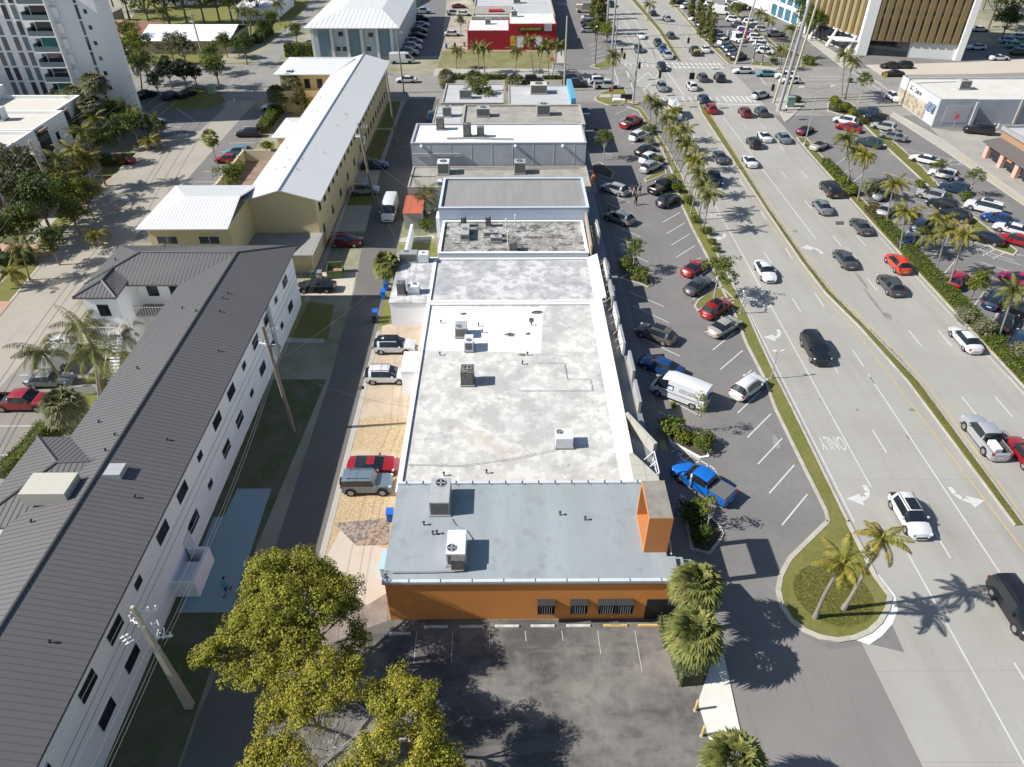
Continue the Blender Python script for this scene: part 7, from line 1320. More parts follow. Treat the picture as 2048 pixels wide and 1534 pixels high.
# station: x, belt z, half width at belt, top z, half width at top, tag of the span that follows
KIN = {
 'sedan': dict(L=4.8, W=1.84, r=.33, wx=(-1.42, 1.42), st=[(-2.4, .62, .74, .78, .6, 'b'), (-2.3, .86, .84, .98, .7, 'b'), (-1.75, .93, .91, 1.06, .72, 'R'), (-1.0, .95, .92, 1.40, .57, 'c'), (-.2, .95, .92, 1.455, .59, 'p'), (-.12, .95, .92, 1.455, .59, 'c'), (.35, .95, .92, 1.43, .58, 'F'), (1.1, .93, .91, 1.04, .74, 'b'), (1.75, .84, .89, .92, .72, 'b'), (2.25, .7, .82, .78, .64, 'b'), (2.42, .55, .7, .6, .52, 'e')]),
 'coupe': dict(L=4.6, W=1.86, r=.34, wx=(-1.38, 1.38), st=[(-2.3, .66, .76, .86, .62, 'b'), (-2.15, .88, .86, 1.0, .7, 'b'), (-1.6, .92, .92, 1.04, .72, 'R'), (-.55, .93, .93, 1.33, .53, 'c'), (.15, .93, .93, 1.33, .54, 'F'), (.95, .91, .92, 1.0, .74, 'b'), (1.7, .83, .9, .9, .74, 'b'), (2.15, .7, .84, .76, .66, 'b'), (2.32, .52, .72, .58, .54, 'e')]),
 'suv': dict(L=4.6, W=1.88, r=.36, wx=(-1.36, 1.38), st=[(-2.3, .66, .74, .9, .62, 'b'), (-2.2, .98, .86, 1.08, .72, 'R'), (-1.72, 1.02, .92, 1.57, .56, 'p'), (-1.45, 1.03, .93, 1.62, .6, 'c'), (-.72, 1.03, .94, 1.665, .63, 'p'), (-.64, 1.03, .94, 1.665, .63, 'c'), (.06, 1.02, .94, 1.65, .63, 'p'), (.12, 1.02, .94, 1.64, .63, 'c'), (.4, 1.01, .94, 1.6, .61, 'F'), (1.18, .99, .93, 1.09, .76, 'b'), (1.7, .93, .91, 1.02, .76, 'b'), (2.08, .84, .86, .92, .7, 'b'), (2.26, .72, .78, .78, .6, 'b'), (2.32, .52, .68, .58, .5, 'e')]),
 'bigsuv': dict(L=5.1, W=1.98, r=.39, wx=(-1.5, 1.55), st=[(-2.55, .75, .88, 1.1, .8, 'b'), (-2.5, 1.12, .95, 1.2, .86, 'R'), (-2.28, 1.14, .98, 1.78, .72, 'c'), (-1.25, 1.14, .99, 1.86, .74, 'p'), (-1.15, 1.14, .99, 1.86, .74, 'c'), (-.1, 1.13, .99, 1.86, .74, 'p'), (0, 1.13, .99, 1.86, .74, 'c'), (.65, 1.13, .99, 1.82, .73, 'F'), (1.25, 1.1, .98, 1.24, .84, 'b'), (2.1, 1.04, .96, 1.16, .82, 'b'), (2.48, .9, .9, 1.0, .76, 'b'), (2.56, .62, .82, .7, .7, 'e')]),
 'jeep': dict(L=4.5, W=1.9, r=.42, wx=(-1.35, 1.4), st=[(-2.1, .6, .86, 1.0, .84, 'b'), (-2.08, 1.14, .88, 1.16, .86, 'R'), (-2.0, 1.15, .88, 1.78, .76, 'c'), (-1.1, 1.15, .88, 1.84, .77, 'p'), (-1.0, 1.15, .88, 1.84, .77, 'c'), (-.1, 1.15, .88, 1.84, .77, 'p'), (.0, 1.15, .88, 1.84, .77, 'c'), (.5, 1.15, .88, 1.82, .76, 'F'), (.85, 1.13, .87, 1.2, .8, 'b'), (1.9, 1.1, .82, 1.16, .74, 'b'), (2.1, 1.02, .78, 1.08, .72, 'b'), (2.12, .6, .76, .66, .7, 'e')]),
 'pickup': dict(L=5.7, W=2.0, r=.41, wx=(-1.75, 1.75), bed=(-2.78, -1.0), st=[(-2.85, .6, .88, 1.1, .86, 'b'), (-2.8, 1.14, .97, 1.16, .93, 'bed'), (-.98, 1.14, .98, 1.16, .94, 'R'), (-.8, 1.14, .98, 1.8, .74, 'c'), (-.05, 1.14, .99, 1.88, .75, 'p'), (.05, 1.14, .99, 1.88, .75, 'c'), (.75, 1.14, .99, 1.84, .74, 'F'), (1.45, 1.12, .98, 1.24, .84, 'b'), (2.4, 1.06, .96, 1.18, .84, 'b'), (2.8, .92, .92, 1.02, .8, 'b'), (2.87, .62, .86, .7, .74, 'e')]),
 'van': dict(L=5.9, W=2.04, r=.37, wx=(-1.8, 1.95), st=[(-2.95, .5, .95, 1.3, .92, 'b'), (-2.92, 1.3, 1.0, 2.45, .86, 'w'), (-1.0, 1.3, 1.02, 2.52, .88, 'w'), (1.0, 1.3, 1.02, 2.5, .88, 'c'), (1.7, 1.28, 1.01, 2.3, .82, 'F'), (2.45, 1.15, .98, 1.32, .84, 'b'), (2.85, .9, .9, 1.02, .78, 'b'), (2.96, .6, .84, .66, .7, 'e')]),
 'conv': dict(L=4.6, W=1.84, r=.33, wx=(-1.38, 1.38), st=[(-2.3, .66, .76, .84, .62, 'b'), (-2.1, .86, .86, .95, .74, 'b'), (-1.3, .9, .9, .97, .78, 'bed'), (.4, .9, .92, .98, .8, 'F'), (1.0, .88, .91, .98, .76, 'b'), (1.7, .8, .89, .88, .74, 'b'), (2.15, .68, .82, .74, .66, 'b'), (2.3, .52, .72, .58, .54, 'e')]),
}
KIN['conv']['bed'] = (-1.3, .4)
def ring(s):
    x, bz, w, tz, wt, _ = s; zb = .24
    return [(x, 0, zb), (x, w * .8, zb), (x, w * .97, zb + .12), (x, w, (zb + bz) * .52), (x, w * .985, bz), (x, wt + .03, tz - .07), (x, wt * .82, tz), (x, 0, tz + .025)]
PROTO = {}
def car_proto(kind, lite):
    K = KIN[kind]; t = thing('parked_car', '', 'car', 0, 0, 0); ST = list(K['st']); parts = {}
    a0, a1 = ST[0], ST[-1]; ST = [(a0[0] - .07, a0[1] * .9, a0[2] * .72, a0[3] * .9, a0[4] * .72, 'b')] + ST + [(a1[0] + .07, a1[1] * .92, a1[2] * .68, a1[3] * .92, a1[4] * .68, 'e')]; ST[-2] = (*ST[-2][:5], 'b')
    def add(tag_, pts): parts.setdefault(tag_, MB()).face(pts)
    for a, b in zip(ST[:-1], ST[1:]):
        ra, rb = ring(a), ring(b); tg = 'c' if a[5] == 'p' and b[0] - a[0] < .15 else a[5]
        for s in (1, -1):
            for i in range(7):
                q = [ra[i], rb[i], rb[i + 1], ra[i + 1]]; q = [(p[0], p[1] * s, p[2]) for p in q]
                if s == -1: q = q[::-1]
                g = 'body'
                if tg in 'cFR' and i == 4 and tg != 'w': g = 'side_window'
                if i >= 5 and tg == 'F': g = 'windscreen'
                if i >= 5 and tg == 'R': g = 'rear_window'
                if tg == 'R' and i == 4 and kind in ('pickup',): g = 'body'
                if i in (5, 6) and tg == 'bed': continue
                if kind == 'van' and i == 4 and tg == 'F': g = 'side_window'
                add(g, q[::-1])
    for s_, rev in ((ST[0], False), (ST[-1], True)):
        r = ring(s_); full = r + [(p[0], -p[1], p[2]) for p in r[-2:0:-1]]; add('body', full if not rev else full[::-1])
    if 'bed' in K:
        x0, x1 = K['bed']; a = [s for s in ST if s[5] == 'bed'][0]; w = a[4] - .08; zt = a[3]; zf = .72; b_ = MB()
        b_.face([(x0, -w, zf), (x1, -w, zf), (x1, w, zf), (x0, w, zf)]).face([(x0, -w, zf), (x0, w, zf), (x0, w, zt), (x0, -w, zt)]).face([(x1, w, zf), (x1, -w, zf), (x1, -w, zt + .02), (x1, w, zt + .02)])
        for s in (1, -1): b_.face([(x0, w * s, zf), (x1, w * s, zf), (x1, w * s, zt), (x0, w * s, zt)]); parts['body'].face([(x0, w * s, zt), (x1, w * s, zt), (x1, (w + .1) * s, zt), (x0, (w + .1) * s, zt)])
        b_.build('bed_liner' if kind == 'pickup' else 'cabin_interior', m_bed if kind == 'pickup' else mat('tan_interior', (.22, .17, .11)), t)
        if kind == 'conv':
            q = MB()
            for dx in (-.5, -1.0): 
                for dy in (-.38, .38): q.box(dx + .55, dx + .75, dy - .25, dy + .25, .72, 1.15)
            q.build('seats', m_trim, t)
    for k, mb in parts.items():
        if k == 'body': o = mb.build('body', PAINT['white'], t, smooth=32); o.material_slots[0].link = 'OBJECT'; o.material_slots[0].material = PAINT['white']
        elif k == 'side_window' and not lite:
            for s in (1, -1):
                m2 = MB()
                for f in mb.f:
                    pts = [mb.v[i] for i in f]
                    if (sum(p[1] for p in pts) > 0) == (s > 0): m2.face([(p[0], p[1] + .004 * s, p[2]) for p in pts])
                m2.build('side_window', m_cglass, t)
        else: mb.build(k, m_cglass, t)
    r = K['r']; wy = K['W'] / 2
    for wx in K['wx']:
        for s in (1, -1):
            w_ = MB().tube((wx, s * (wy - .23), r), (wx, s * (wy - .01), r), r, n=18 if not lite else 12); o = w_.build('wheel', m_tyre, t)
            if not lite: MB().tube((wx, s * (wy - .02), r), (wx, s * (wy + .0), r), r * .62, n=12).build('rim', m_rim, o)
    a = MB()
    for wx in K['wx']:
        for s in (1, -1): a.tube((wx, s * (wy - .06), r + .02), (wx, s * (wy - .015), r + .02), r * 1.16, n=18)
    a.box(-K['L'] / 2 + .25, K['L'] / 2 - .25, -wy + .12, wy - .12, .18, .3); a.build('wheel_arches', m_trim, t)
    f, b = ST[-4], ST[2]
    for s in (1, -1):
        MB().obox((f[0] + .12, s * (f[2] - .15), f[1] - .09), (.22, .3, .12), -s * .5).build('headlight', m_head, t)
        MB().obox((b[0] - .04, s * (b[2] - .12), b[1] - .12), (.14, .22, .2), s * .25).build('tail_light', m_tail, t)
    if not lite:
        c = [s_ for s_ in ST if s_[5] == 'F'][0]
        for s in (1, -1): o = MB().obox((c[0] + .32, s * (c[2] + .1), c[1] + .08), (.16, .2, .13)).build('mirror', PAINT['white'], t); o.material_slots[0].link = 'OBJECT'; o.material_slots[0].material = PAINT['white']
        MB().box(ST[-1][0] - .02, ST[-1][0] + .02, -.45, .45, .42, .58).build('grille', m_trim, t); MB().box(ST[0][0] - .02, ST[0][0] + .01, -.26, .26, .52, .64).build('number_plate', m_plate, t)
        if kind in ('suv', 'bigsuv', 'jeep'):
            q = MB()
            zt = max(s_[3] for s_ in ST)
            for s in (1, -1): q.tube((-1.6, s * .58, zt + .03), (.4, s * .58, zt + .03), .025, n=5)
            q.build('roof_rails', m_trim, t)
            if kind == 'jeep': MB().tube((-2.12, 0, .95), (-2.34, 0, .95), .38, n=16).build('spare_wheel', m_tyre, t)
    return t
def place_car(kind, col, x, y, hd, label, group, cat=None, name='parked_car'):
    lite = y > 118 or x < -50; key = (kind, lite)
    if key not in PROTO: PROTO[key] = car_proto(kind, lite); o = PROTO[key]
    else: o = copy_tree(PROTO[key])
    o.location = (x, y, .03); o.rotation_euler = (0, 0, R(hd)); o.name = name; o['label'] = label; o['group'] = group
    o['category'] = cat or {'pickup': 'pickup truck', 'van': 'van'}.get(kind, 'car')
    for ch in o.children:
        if ch.name.startswith(('body', 'mirror')): ch.material_slots[0].link = 'OBJECT'; ch.material_slots[0].material = PAINT[col]
    return o
CN = dict(dgrey='dark grey', dred='dark red', orange='orange-red', bblue='bright blue', dblue='dark blue', lblue='pale blue', sblue='slate blue', tan='champagne', dgreen='dark green'); KN = dict(sedan='sedan', coupe='coupe', suv='suv', bigsuv='large suv', jeep='boxy off-roader', pickup='pickup truck', van='cargo van', conv='open convertible')
G1, G2, G3, G4, G5, G6, G7, G8 = 'cars driving on the highway', 'cars parked in the mall lot', 'cars parked along the alley', 'cars parked on the left side', 'cars parked in the right car park', 'cars at the crossing', 'cars parked in the north east lot', 'cars parked north of the crossing'
CARS = '''suv white 1820 1028 -90 1 with roof rails, lowest on the highway
bigsuv black 1631 697 -90 1 with glossy bonnet, alone in the middle lanes
sedan white 1531 540 -90 1 driving down beside the ONLY marking
sedan dgrey 1441 313 -90 1 just clear of the palm shadows
suv dblue 1430 356 -90 1 half hidden behind highway palms
van white 1350 222 -90 1 behind the first palms of the row
suv grey 1324 173 -90 6 in the painted box of the crossing, nose toward camera
suv black 1324 133 -90 6 passing the far crosswalk
suv silver 1336 110 -90 1 first in the short queue at the far stop line
sedan blue 1326 97 -90 1 second in the queue north of the crossing
suv dgreen 1316 85 -90 1 last of the three queuing at the median
suv dgreen 1277 97 -90 1 with headlights, in the lane left of the queue
sedan white 1282 70 -90 1 blurred, north of the crossing
suv black 1223 8 -90 1 at the top edge of the southbound lanes
bigsuv black 2035 1215 -90 1 cut by the right edge near the palm shadow
pickup silver 1970 872 90 1 carrying a white box in its bed
coupe red 2052 905 90 1 entering at the right edge
sedan white 1932 676 90 1 close to the bright hedge
suv dgrey 1781 568 90 1 below the orange-red one
suv orange 1796 525 90 1 hugging the hedge kerb
sedan dgrey 1690 515 90 1 left of the orange-red suv
sedan dgrey 1722 450 90 1 near the kerb beside the hedge palms
sedan grey 1645 411 90 1 behind the large black suv
bigsuv black 1661 377 90 1 by the kerb near the first hedge palms
coupe white 1500 320 90 1 beside the grassy median
suv black 1508 284 90 1 behind the low white car
sedan sblue 1567 273 90 1 near the kerb by the maroon parked car
coupe white 1530 271 90 1 between a black suv and a blue-grey sedan
suv dgrey 1523 222 90 1 waiting at the near stop line, right
suv dred 1490 223 90 1 waiting at the stop line beside the grey one
suv red 1422 216 90 1 just past the median nose
suv dblue 1407 197 90 6 crossing the near crosswalk
suv white 1384 171 90 6 in the middle of the crossing
suv dgrey 1405 154 90 6 just beyond the white suv
jeep black 1439 155 90 6 with long shadow in the crossing
sedan white 1411 97 90 1 beside the kerb trees north of the crossing
pickup black 1389 102 90 1 carrying yellow cargo
suv dgrey 1341 70 90 1 in the northbound middle lane
suv silver 1334 36 90 1 nearer the top, northbound
sedan black 1306 25 90 1 beside the median palm
suv silver 1521 189 35 6 turning by the right corner
sedan white 1487 140 180 6 at the far right corner of the crossing
sedan teal 1533 146 180 6 behind the white sedan
suv white 1571 150 180 6 behind the steel poles, farther one
suv white 1580 160 180 6 behind the steel poles, nearer one
pickup white 1214 170 0 6 with sticker, waiting on the left leg
suv white 1198 160 0 6 behind the white pickup
pickup black 1150 167 0 6 waiting left of the white pickup
suv black 1146 156 0 6 beyond the black pickup
jeep black 1068 160 0 6 next to the hedge strip
sedan white 813 158 180 6 blurred on the cross street by the alley
sedan black 1782 130 180 6 farther of three dark cars by the office tower
suv black 1806 130 180 6 right of three dark cars by the office tower
sedan black 1787 146 180 6 nearest of three dark cars by the office tower
suv white 1788 193 -90 5 beside the lettered store front
pickup red 1263 244 47 2 with rubbish in its bed
suv white 1278 270 47 2 between the red pickup and black coupe
sedan black 1291 298 45 2 low and dark above two white ones
suv white 1300 314 45 2 upper of the two white ones
suv silver 1302 332 45 2 lower of the two pale ones by the grass wedge
pickup black 1326 372 42 2 beside the walking people
suv black 1337 399 44 2 nearest below the black pickup
coupe red 1390 533 47 2 half under the young tree
sedan dgrey 1397 568 47 2 hidden under the young tree
suv red 1433 615 42 2 below the lawn wedge
sedan tan 1450 650 40 2 next to the red suv
suv white 1497 771 42 2 alone near the highway lawn
suv silver 1229 377 140 2 with grey roof by the shop walk
suv grey 1238 434 140 2 alone in the shade edge
suv bronze 1312 666 143 2 with glass roof
sedan blue 1322 730 146 2 beside the mail van
pickup bblue 1405 963 134 2 with grey bed cover
suv white 788 690 0 3 with black roof on the sand
suv white 773 749 0 3 with white roof on the sand
coupe red 747 928 0 3 beside the boxy off-roader
jeep sblue 735 966 0 3 with spare wheel at the back
sedan black 632 570 180 3 in the sunlit gap between the blocks
suv dred 690 481 0 3 in the shade of the yellow block
van white 779 416 -90 3 driving in the alley shade
suv silver 729 378 0 3 beside the yellow block wall
sedan dblue 748 328 0 3 under the boxed utility pole
suv dblue 864 231 90 3 squeezed beside the narrow grey roof
suv black 497 265 180 4 across the bays from the hedge
sedan red 457 316 180 4 next to the thin fan palm
suv teal 477 302 180 4 right above the red sedan
sedan white 546 213 180 4 under the leaning fan palm
pickup red 46 802 0 4 in the near left bays
van white 118 705 90 4 under the windblown palm
sedan grey 100 757 0 4 hidden under coconut fronds
sedan red 240 318 0 4 behind the square hedge by the villas
suv dblue 118 370 0 4 in deep shade by the leaning pole
sedan dblue 150 368 0 4 beside the shaded blue one
suv black 292 188 60 4 in the tower shade, left
suv dblue 343 190 60 4 in the tower shade, middle
sedan black 372 186 60 4 in the tower shade, right
sedan white 305 243 60 4 at the end of the tower bays
sedan dblue 624 86 0 8 by the pale blue block, upper
suv sblue 620 92 0 8 by the pale blue block, lower
sedan black 683 10 20 8 at the top of the side street
van white 804 117 0 8 with boxy rear at the alley mouth
pickup silver 815 104 0 8 second in the column by the alley
pickup white 821 93 0 8 third in the column by the alley
suv silver 828 82 0 8 fourth in the column by the alley
sedan black 835 70 0 8 fifth in the column by the alley
suv dgrey 838 60 0 8 sixth in the column by the alley
sedan silver 842 48 0 8 seventh in the column by the alley
suv black 843 36 0 8 eighth in the column by the alley
pickup lblue 845 22 0 8 ninth in the column by the alley
sedan white 906 66 0 8 in the red store yard
coupe dred 918 11 0 8 dark red one at the top of the store yard
sedan white 928 26 0 8 at the far wall of the store yard
suv silver 908 25 0 8 left of the white one in the store yard
sedan white 1179 34 0 8 next to the small truck
sedan black 1178 44 0 8 upper dark one by the screen trees
suv black 1180 52 0 8 lower dark one by the screen trees
sedan silver 1178 59 0 8 by the end island
coupe maroon 1611 258 45 5 left of the tall light pole
conv tan 1640 289 40 5 with open cabin
suv white 1692 240 138 5 above the red sedan by the corner bed
sedan red 1698 253 138 5 next to the corner bed
suv dgreen 1739 284 138 5 alone below the red one
suv dblue 1737 223 140 5 at the top of the right row
jeep black 1752 238 140 5 second in the right row
suv silver 1769 252 140 5 third in the right row
sedan grey 1787 271 140 5 fourth in the right row
sedan white 1850 317 140 5 alone beside the hatched bay
suv white 1888 347 140 5 next to the young tree
suv dblue 1910 375 140 5 behind the slim young tree
bigsuv white 1968 413 140 5 with black glass roof
sedan blue 2000 436 140 5 right below the large white one
sedan white 2026 456 140 5 with dark roof at the right
sedan red 2034 478 140 5 at the right edge of the row
suv silver 1864 389 138 5 left of the grass strip
suv black 1887 408 138 5 with red rear lights left of the grass strip
suv black 1909 429 138 5 under the palm fronds
sedan black 1972 474 138 5 next to the hatched paint
suv dblue 1843 449 45 5 under the wide palm
sedan dblue 1820 478 45 5 behind the hedge palms
suv red 1916 558 47 5 beside the hedge under spreading leaves
sedan magenta 2042 557 140 5 bright at the right edge
suv dblue 1990 597 47 5 in shade behind the hedge bush
sedan black 2013 640 47 5 in shade right of the silver bush
suv black 2043 620 140 5 at the far right edge in shade
suv dblue 2040 680 47 5 at the right edge below the palm
sedan grey 1765 385 45 5 between the upper hedge palms
sedan silver 1775 418 45 5 beside the brown shrub
bigsuv black 1958 259 160 5 in the pale yard by the grey store
sedan dgrey 2035 264 160 5 against the grey store wall at the edge
sedan white 1953 93 180 7 in the office tower shade
coupe white 1999 114 0 7 at the edge of the office tower shade
suv lblue 2016 80 0 7 upper blue one in the tower shade
suv teal 2030 90 0 7 lower blue one in the tower shade
sedan lblue 2040 72 0 7 far blue one in the tower shade
suv black 2040 104 0 7 dark one at the right edge shade
sedan white 1960 57 0 7 half hidden under the dark trees
van white 1444 21 -30 7 long roofed, at the top of the lot
suv white 1467 38 -35 7 first below the long van
suv dgrey 1478 50 -35 7 second below the long van
suv white 1488 60 -35 7 third below the long van
sedan purple 1491 62 -35 7 tucked behind the lamp pole
suv magenta 1495 70 -35 7 bright one behind the lamp pole
van white 1472 74 -70 7 driving in the lot aisle
suv white 1512 74 -30 7 top of the sunlit white row
sedan white 1518 80 -30 7 second of the sunlit white row
suv white 1523 88 -30 7 third of the sunlit white row
sedan silver 1527 95 -30 7 fourth of the sunlit white row
suv white 1531 101 -30 7 last of the sunlit white row
sedan black 1497 38 -35 7 beyond the kerb strip, upper
suv white 1500 44 -35 7 beyond the kerb strip, lower
sedan dgrey 1512 51 -35 7 under the lot palm
suv silver 1524 58 -30 7 beside the lot palm
pickup grey 1549 68 180 7 driving past with long bed
suv dblue 1432 64 40 7 driving in shade of the kerb trees
sedan silver 1441 73 40 7 by the kerb trees, upper
suv white 1449 82 40 7 by the kerb trees, middle
sedan dblue 1455 91 40 7 by the kerb trees, lower dark
suv dgreen 1461 98 40 7 fourth by the kerb trees
suv dblue 1467 106 40 7 fifth by the kerb trees
bigsuv black 1477 113 40 7 last, beside the cream lighting pole
sedan black 1364 3 0 7 at the top left of the lot
suv white 1373 11 40 7 behind the upper kerb trees
sedan white 1390 34 40 7 seen through the kerb trees
suv dblue 1404 48 40 7 seen between kerb trees
sedan white 1414 58 40 7 third seen between kerb trees
suv black 1414 3 -35 7 at the top edge left of the white row
suv white 1422 8 -35 7 top edge, first white
sedan white 1432 14 -35 7 top edge, second white
suv silver 1462 6 -35 7 top edge behind the small palm
suv white 1475 10 -35 7 top edge, right of the small palm
jeep black 1489 15 0 7 beside two walking figures'''.split('\n')
GR = {'1': G1, '2': G2, '3': G3, '4': G4, '5': G5, '6': G6, '7': G7, '8': G8}
CARO = {}
for ln in CARS:
    kd, col, px, py, hd, g, rest = ln.split(' ', 6); x, y = P(float(px), float(py), .75); zc = {'van': 1.1}.get(kd, .75); x, y = P(float(px), float(py), zc)
    lb = '%s %s %s' % (CN.get(col, col), KN[kd], rest)
    o = place_car(kd, col, x, y, float(hd), lb, GR[g], name='moving_car' if g in '16' else 'parked_car'); CARO[(kd, col, px)] = o
# extras on vehicles
def on(o, name, mb, m): o2 = mb.build(name, m, None, origin=(0, 0, 0)); o2.parent = o; return o2
v = None
for o in list(SC.objects):
    pass
mv = place_car('van', 'white', *P(1360, 779, 1.1), 146, 'white mail van with blue eagle logo parked nose to the shop walk', G2, 'van', 'mail_van'); 
m_lblue = mat('logo_blue', (.01, .05, .18), rough=.4)
for s in (1, -1):       # side body leans in above the belt: lay the marks on that slope
    def sp_(x, z, d=.012): t_ = (z - 1.3) / 1.12; return (x, s * (1.005 - .115 * max(0, t_) + d), z)
    def pan(pts, m, nm, d=.012): 
        q = [sp_(a, b, d) for a, b in pts]; on(mv, nm, MB().face(q if s < 0 else q[::-1]), m)
    sg_ = -s
    pan([(.35, 1.36), (1.05, 1.36), (1.05, 1.95), (.35, 1.95)], m_lblue, 'logo_panel')
    pan([(.42, 1.45), (.62, 1.45), (.98, 1.72), (.5, 1.8)], m_wpara, 'eagle_wing', .02); pan([(.62, 1.42), (.98, 1.42), (.98, 1.6), (.8, 1.58)], m_wpara, 'eagle_body', .02)
    pan([(-2.7, 1.02), (1.9, 1.02), (1.9, 1.09), (-2.7, 1.09)], m_lblue, 'blue_stripe', .035)
    tx = text('van_lettering', 'UNITED STATES\nPOSTAL SERVICE', .24, (0, 0, 0), (R(84), 0, R(180) if s > 0 else 0), m_lblue, None); tx.parent = mv; tx.location = (-1.1, s * (.99), 1.68)
on(mv, 'rear_logo', MB().box(-3.05, -2.985, -.5, .15, 1.1, 1.7), m_lblue)
bt = CARO[('pickup', 'bblue', '1405')]; on(bt, 'bed_cover', MB().box(-2.74, -1.02, -.88, .88, 1.12, 1.19), m_cover)
o = CARO[('pickup', 'silver', '1970')]; on(o, 'cargo_box', MB().box(-2.5, -1.2, -.1, .55, .74, 1.35), m_wpara)
o = CARO[('pickup', 'black', '1389')]; on(o, 'yellow_cargo', MB().box(-2.4, -1.3, -.5, .5, .74, 1.5), mat('yellow_cargo', (.35, .3, .08)))
o = CARO[('pickup', 'red', '1263')]; g = MB()
for k in range(7): g.obox((random.uniform(-2.4, -1.3), random.uniform(-.5, .5), 1.0), (.4, .3, .4), random.uniform(0, 3))
on(o, 'rubbish_load', g, mat('mixed_rubbish', (.4, .34, .26), [('v', 5, .4, .7, (.15, .14, .12), .8)]))
o = CARO[('suv', 'white', '788')]; on(o, 'black_roof_panel', MB().face([(-1.75, -.56, 1.64), (.5, -.56, 1.7), (.5, .56, 1.7), (-1.75, .56, 1.64)]).box(-1.0, .45, -.5, .5, 1.735, 1.75), m_cglass)
for key in (('suv', 'bronze', '1312'), ('bigsuv', 'white', '1968'), ('suv', 'red', '1433'), ('suv', 'white', '1820')):
    o = CARO[key]; z = 1.90 if key[0] == 'bigsuv' else 1.735; on(o, 'glass_roof', MB().box(-.9, .35, -.42, .42, z - .02, z + .01), m_cglass)
# small stake-bed truck
x, y = P(1174, 25); t = thing('stake_truck', 'small truck with high grey stake body and orange cab side', 'truck', x, y, 0); ORG[t.name] = (0, 0, 0)
MB().box(-1.5, 2.8, -1.15, 1.15, .9, 2.9).build('cargo_body', mat('stake_wood', (.3, .29, .27), [('b', (.5, .3, 0), .04, 0, (.1, .1, .1), .7)]), t); MB().box(-3.4, -1.6, -1.0, 1.0, .5, 2.3).build('cab', mat('orange_white_cab', (.55, .4, .3), [('n', 1, .5, .55, (.6, .6, .58), .9)]), t); MB().box(-3.43, -3.39, -.85, .85, 1.3, 2.1).build('windscreen', m_cglass, t)
for wx in (-2.6, 1.6):
    for s in (1, -1): MB().tube((wx, s * .8, .45), (wx, s * 1.08, .45), .45, n=14).build('wheel', m_tyre, t)
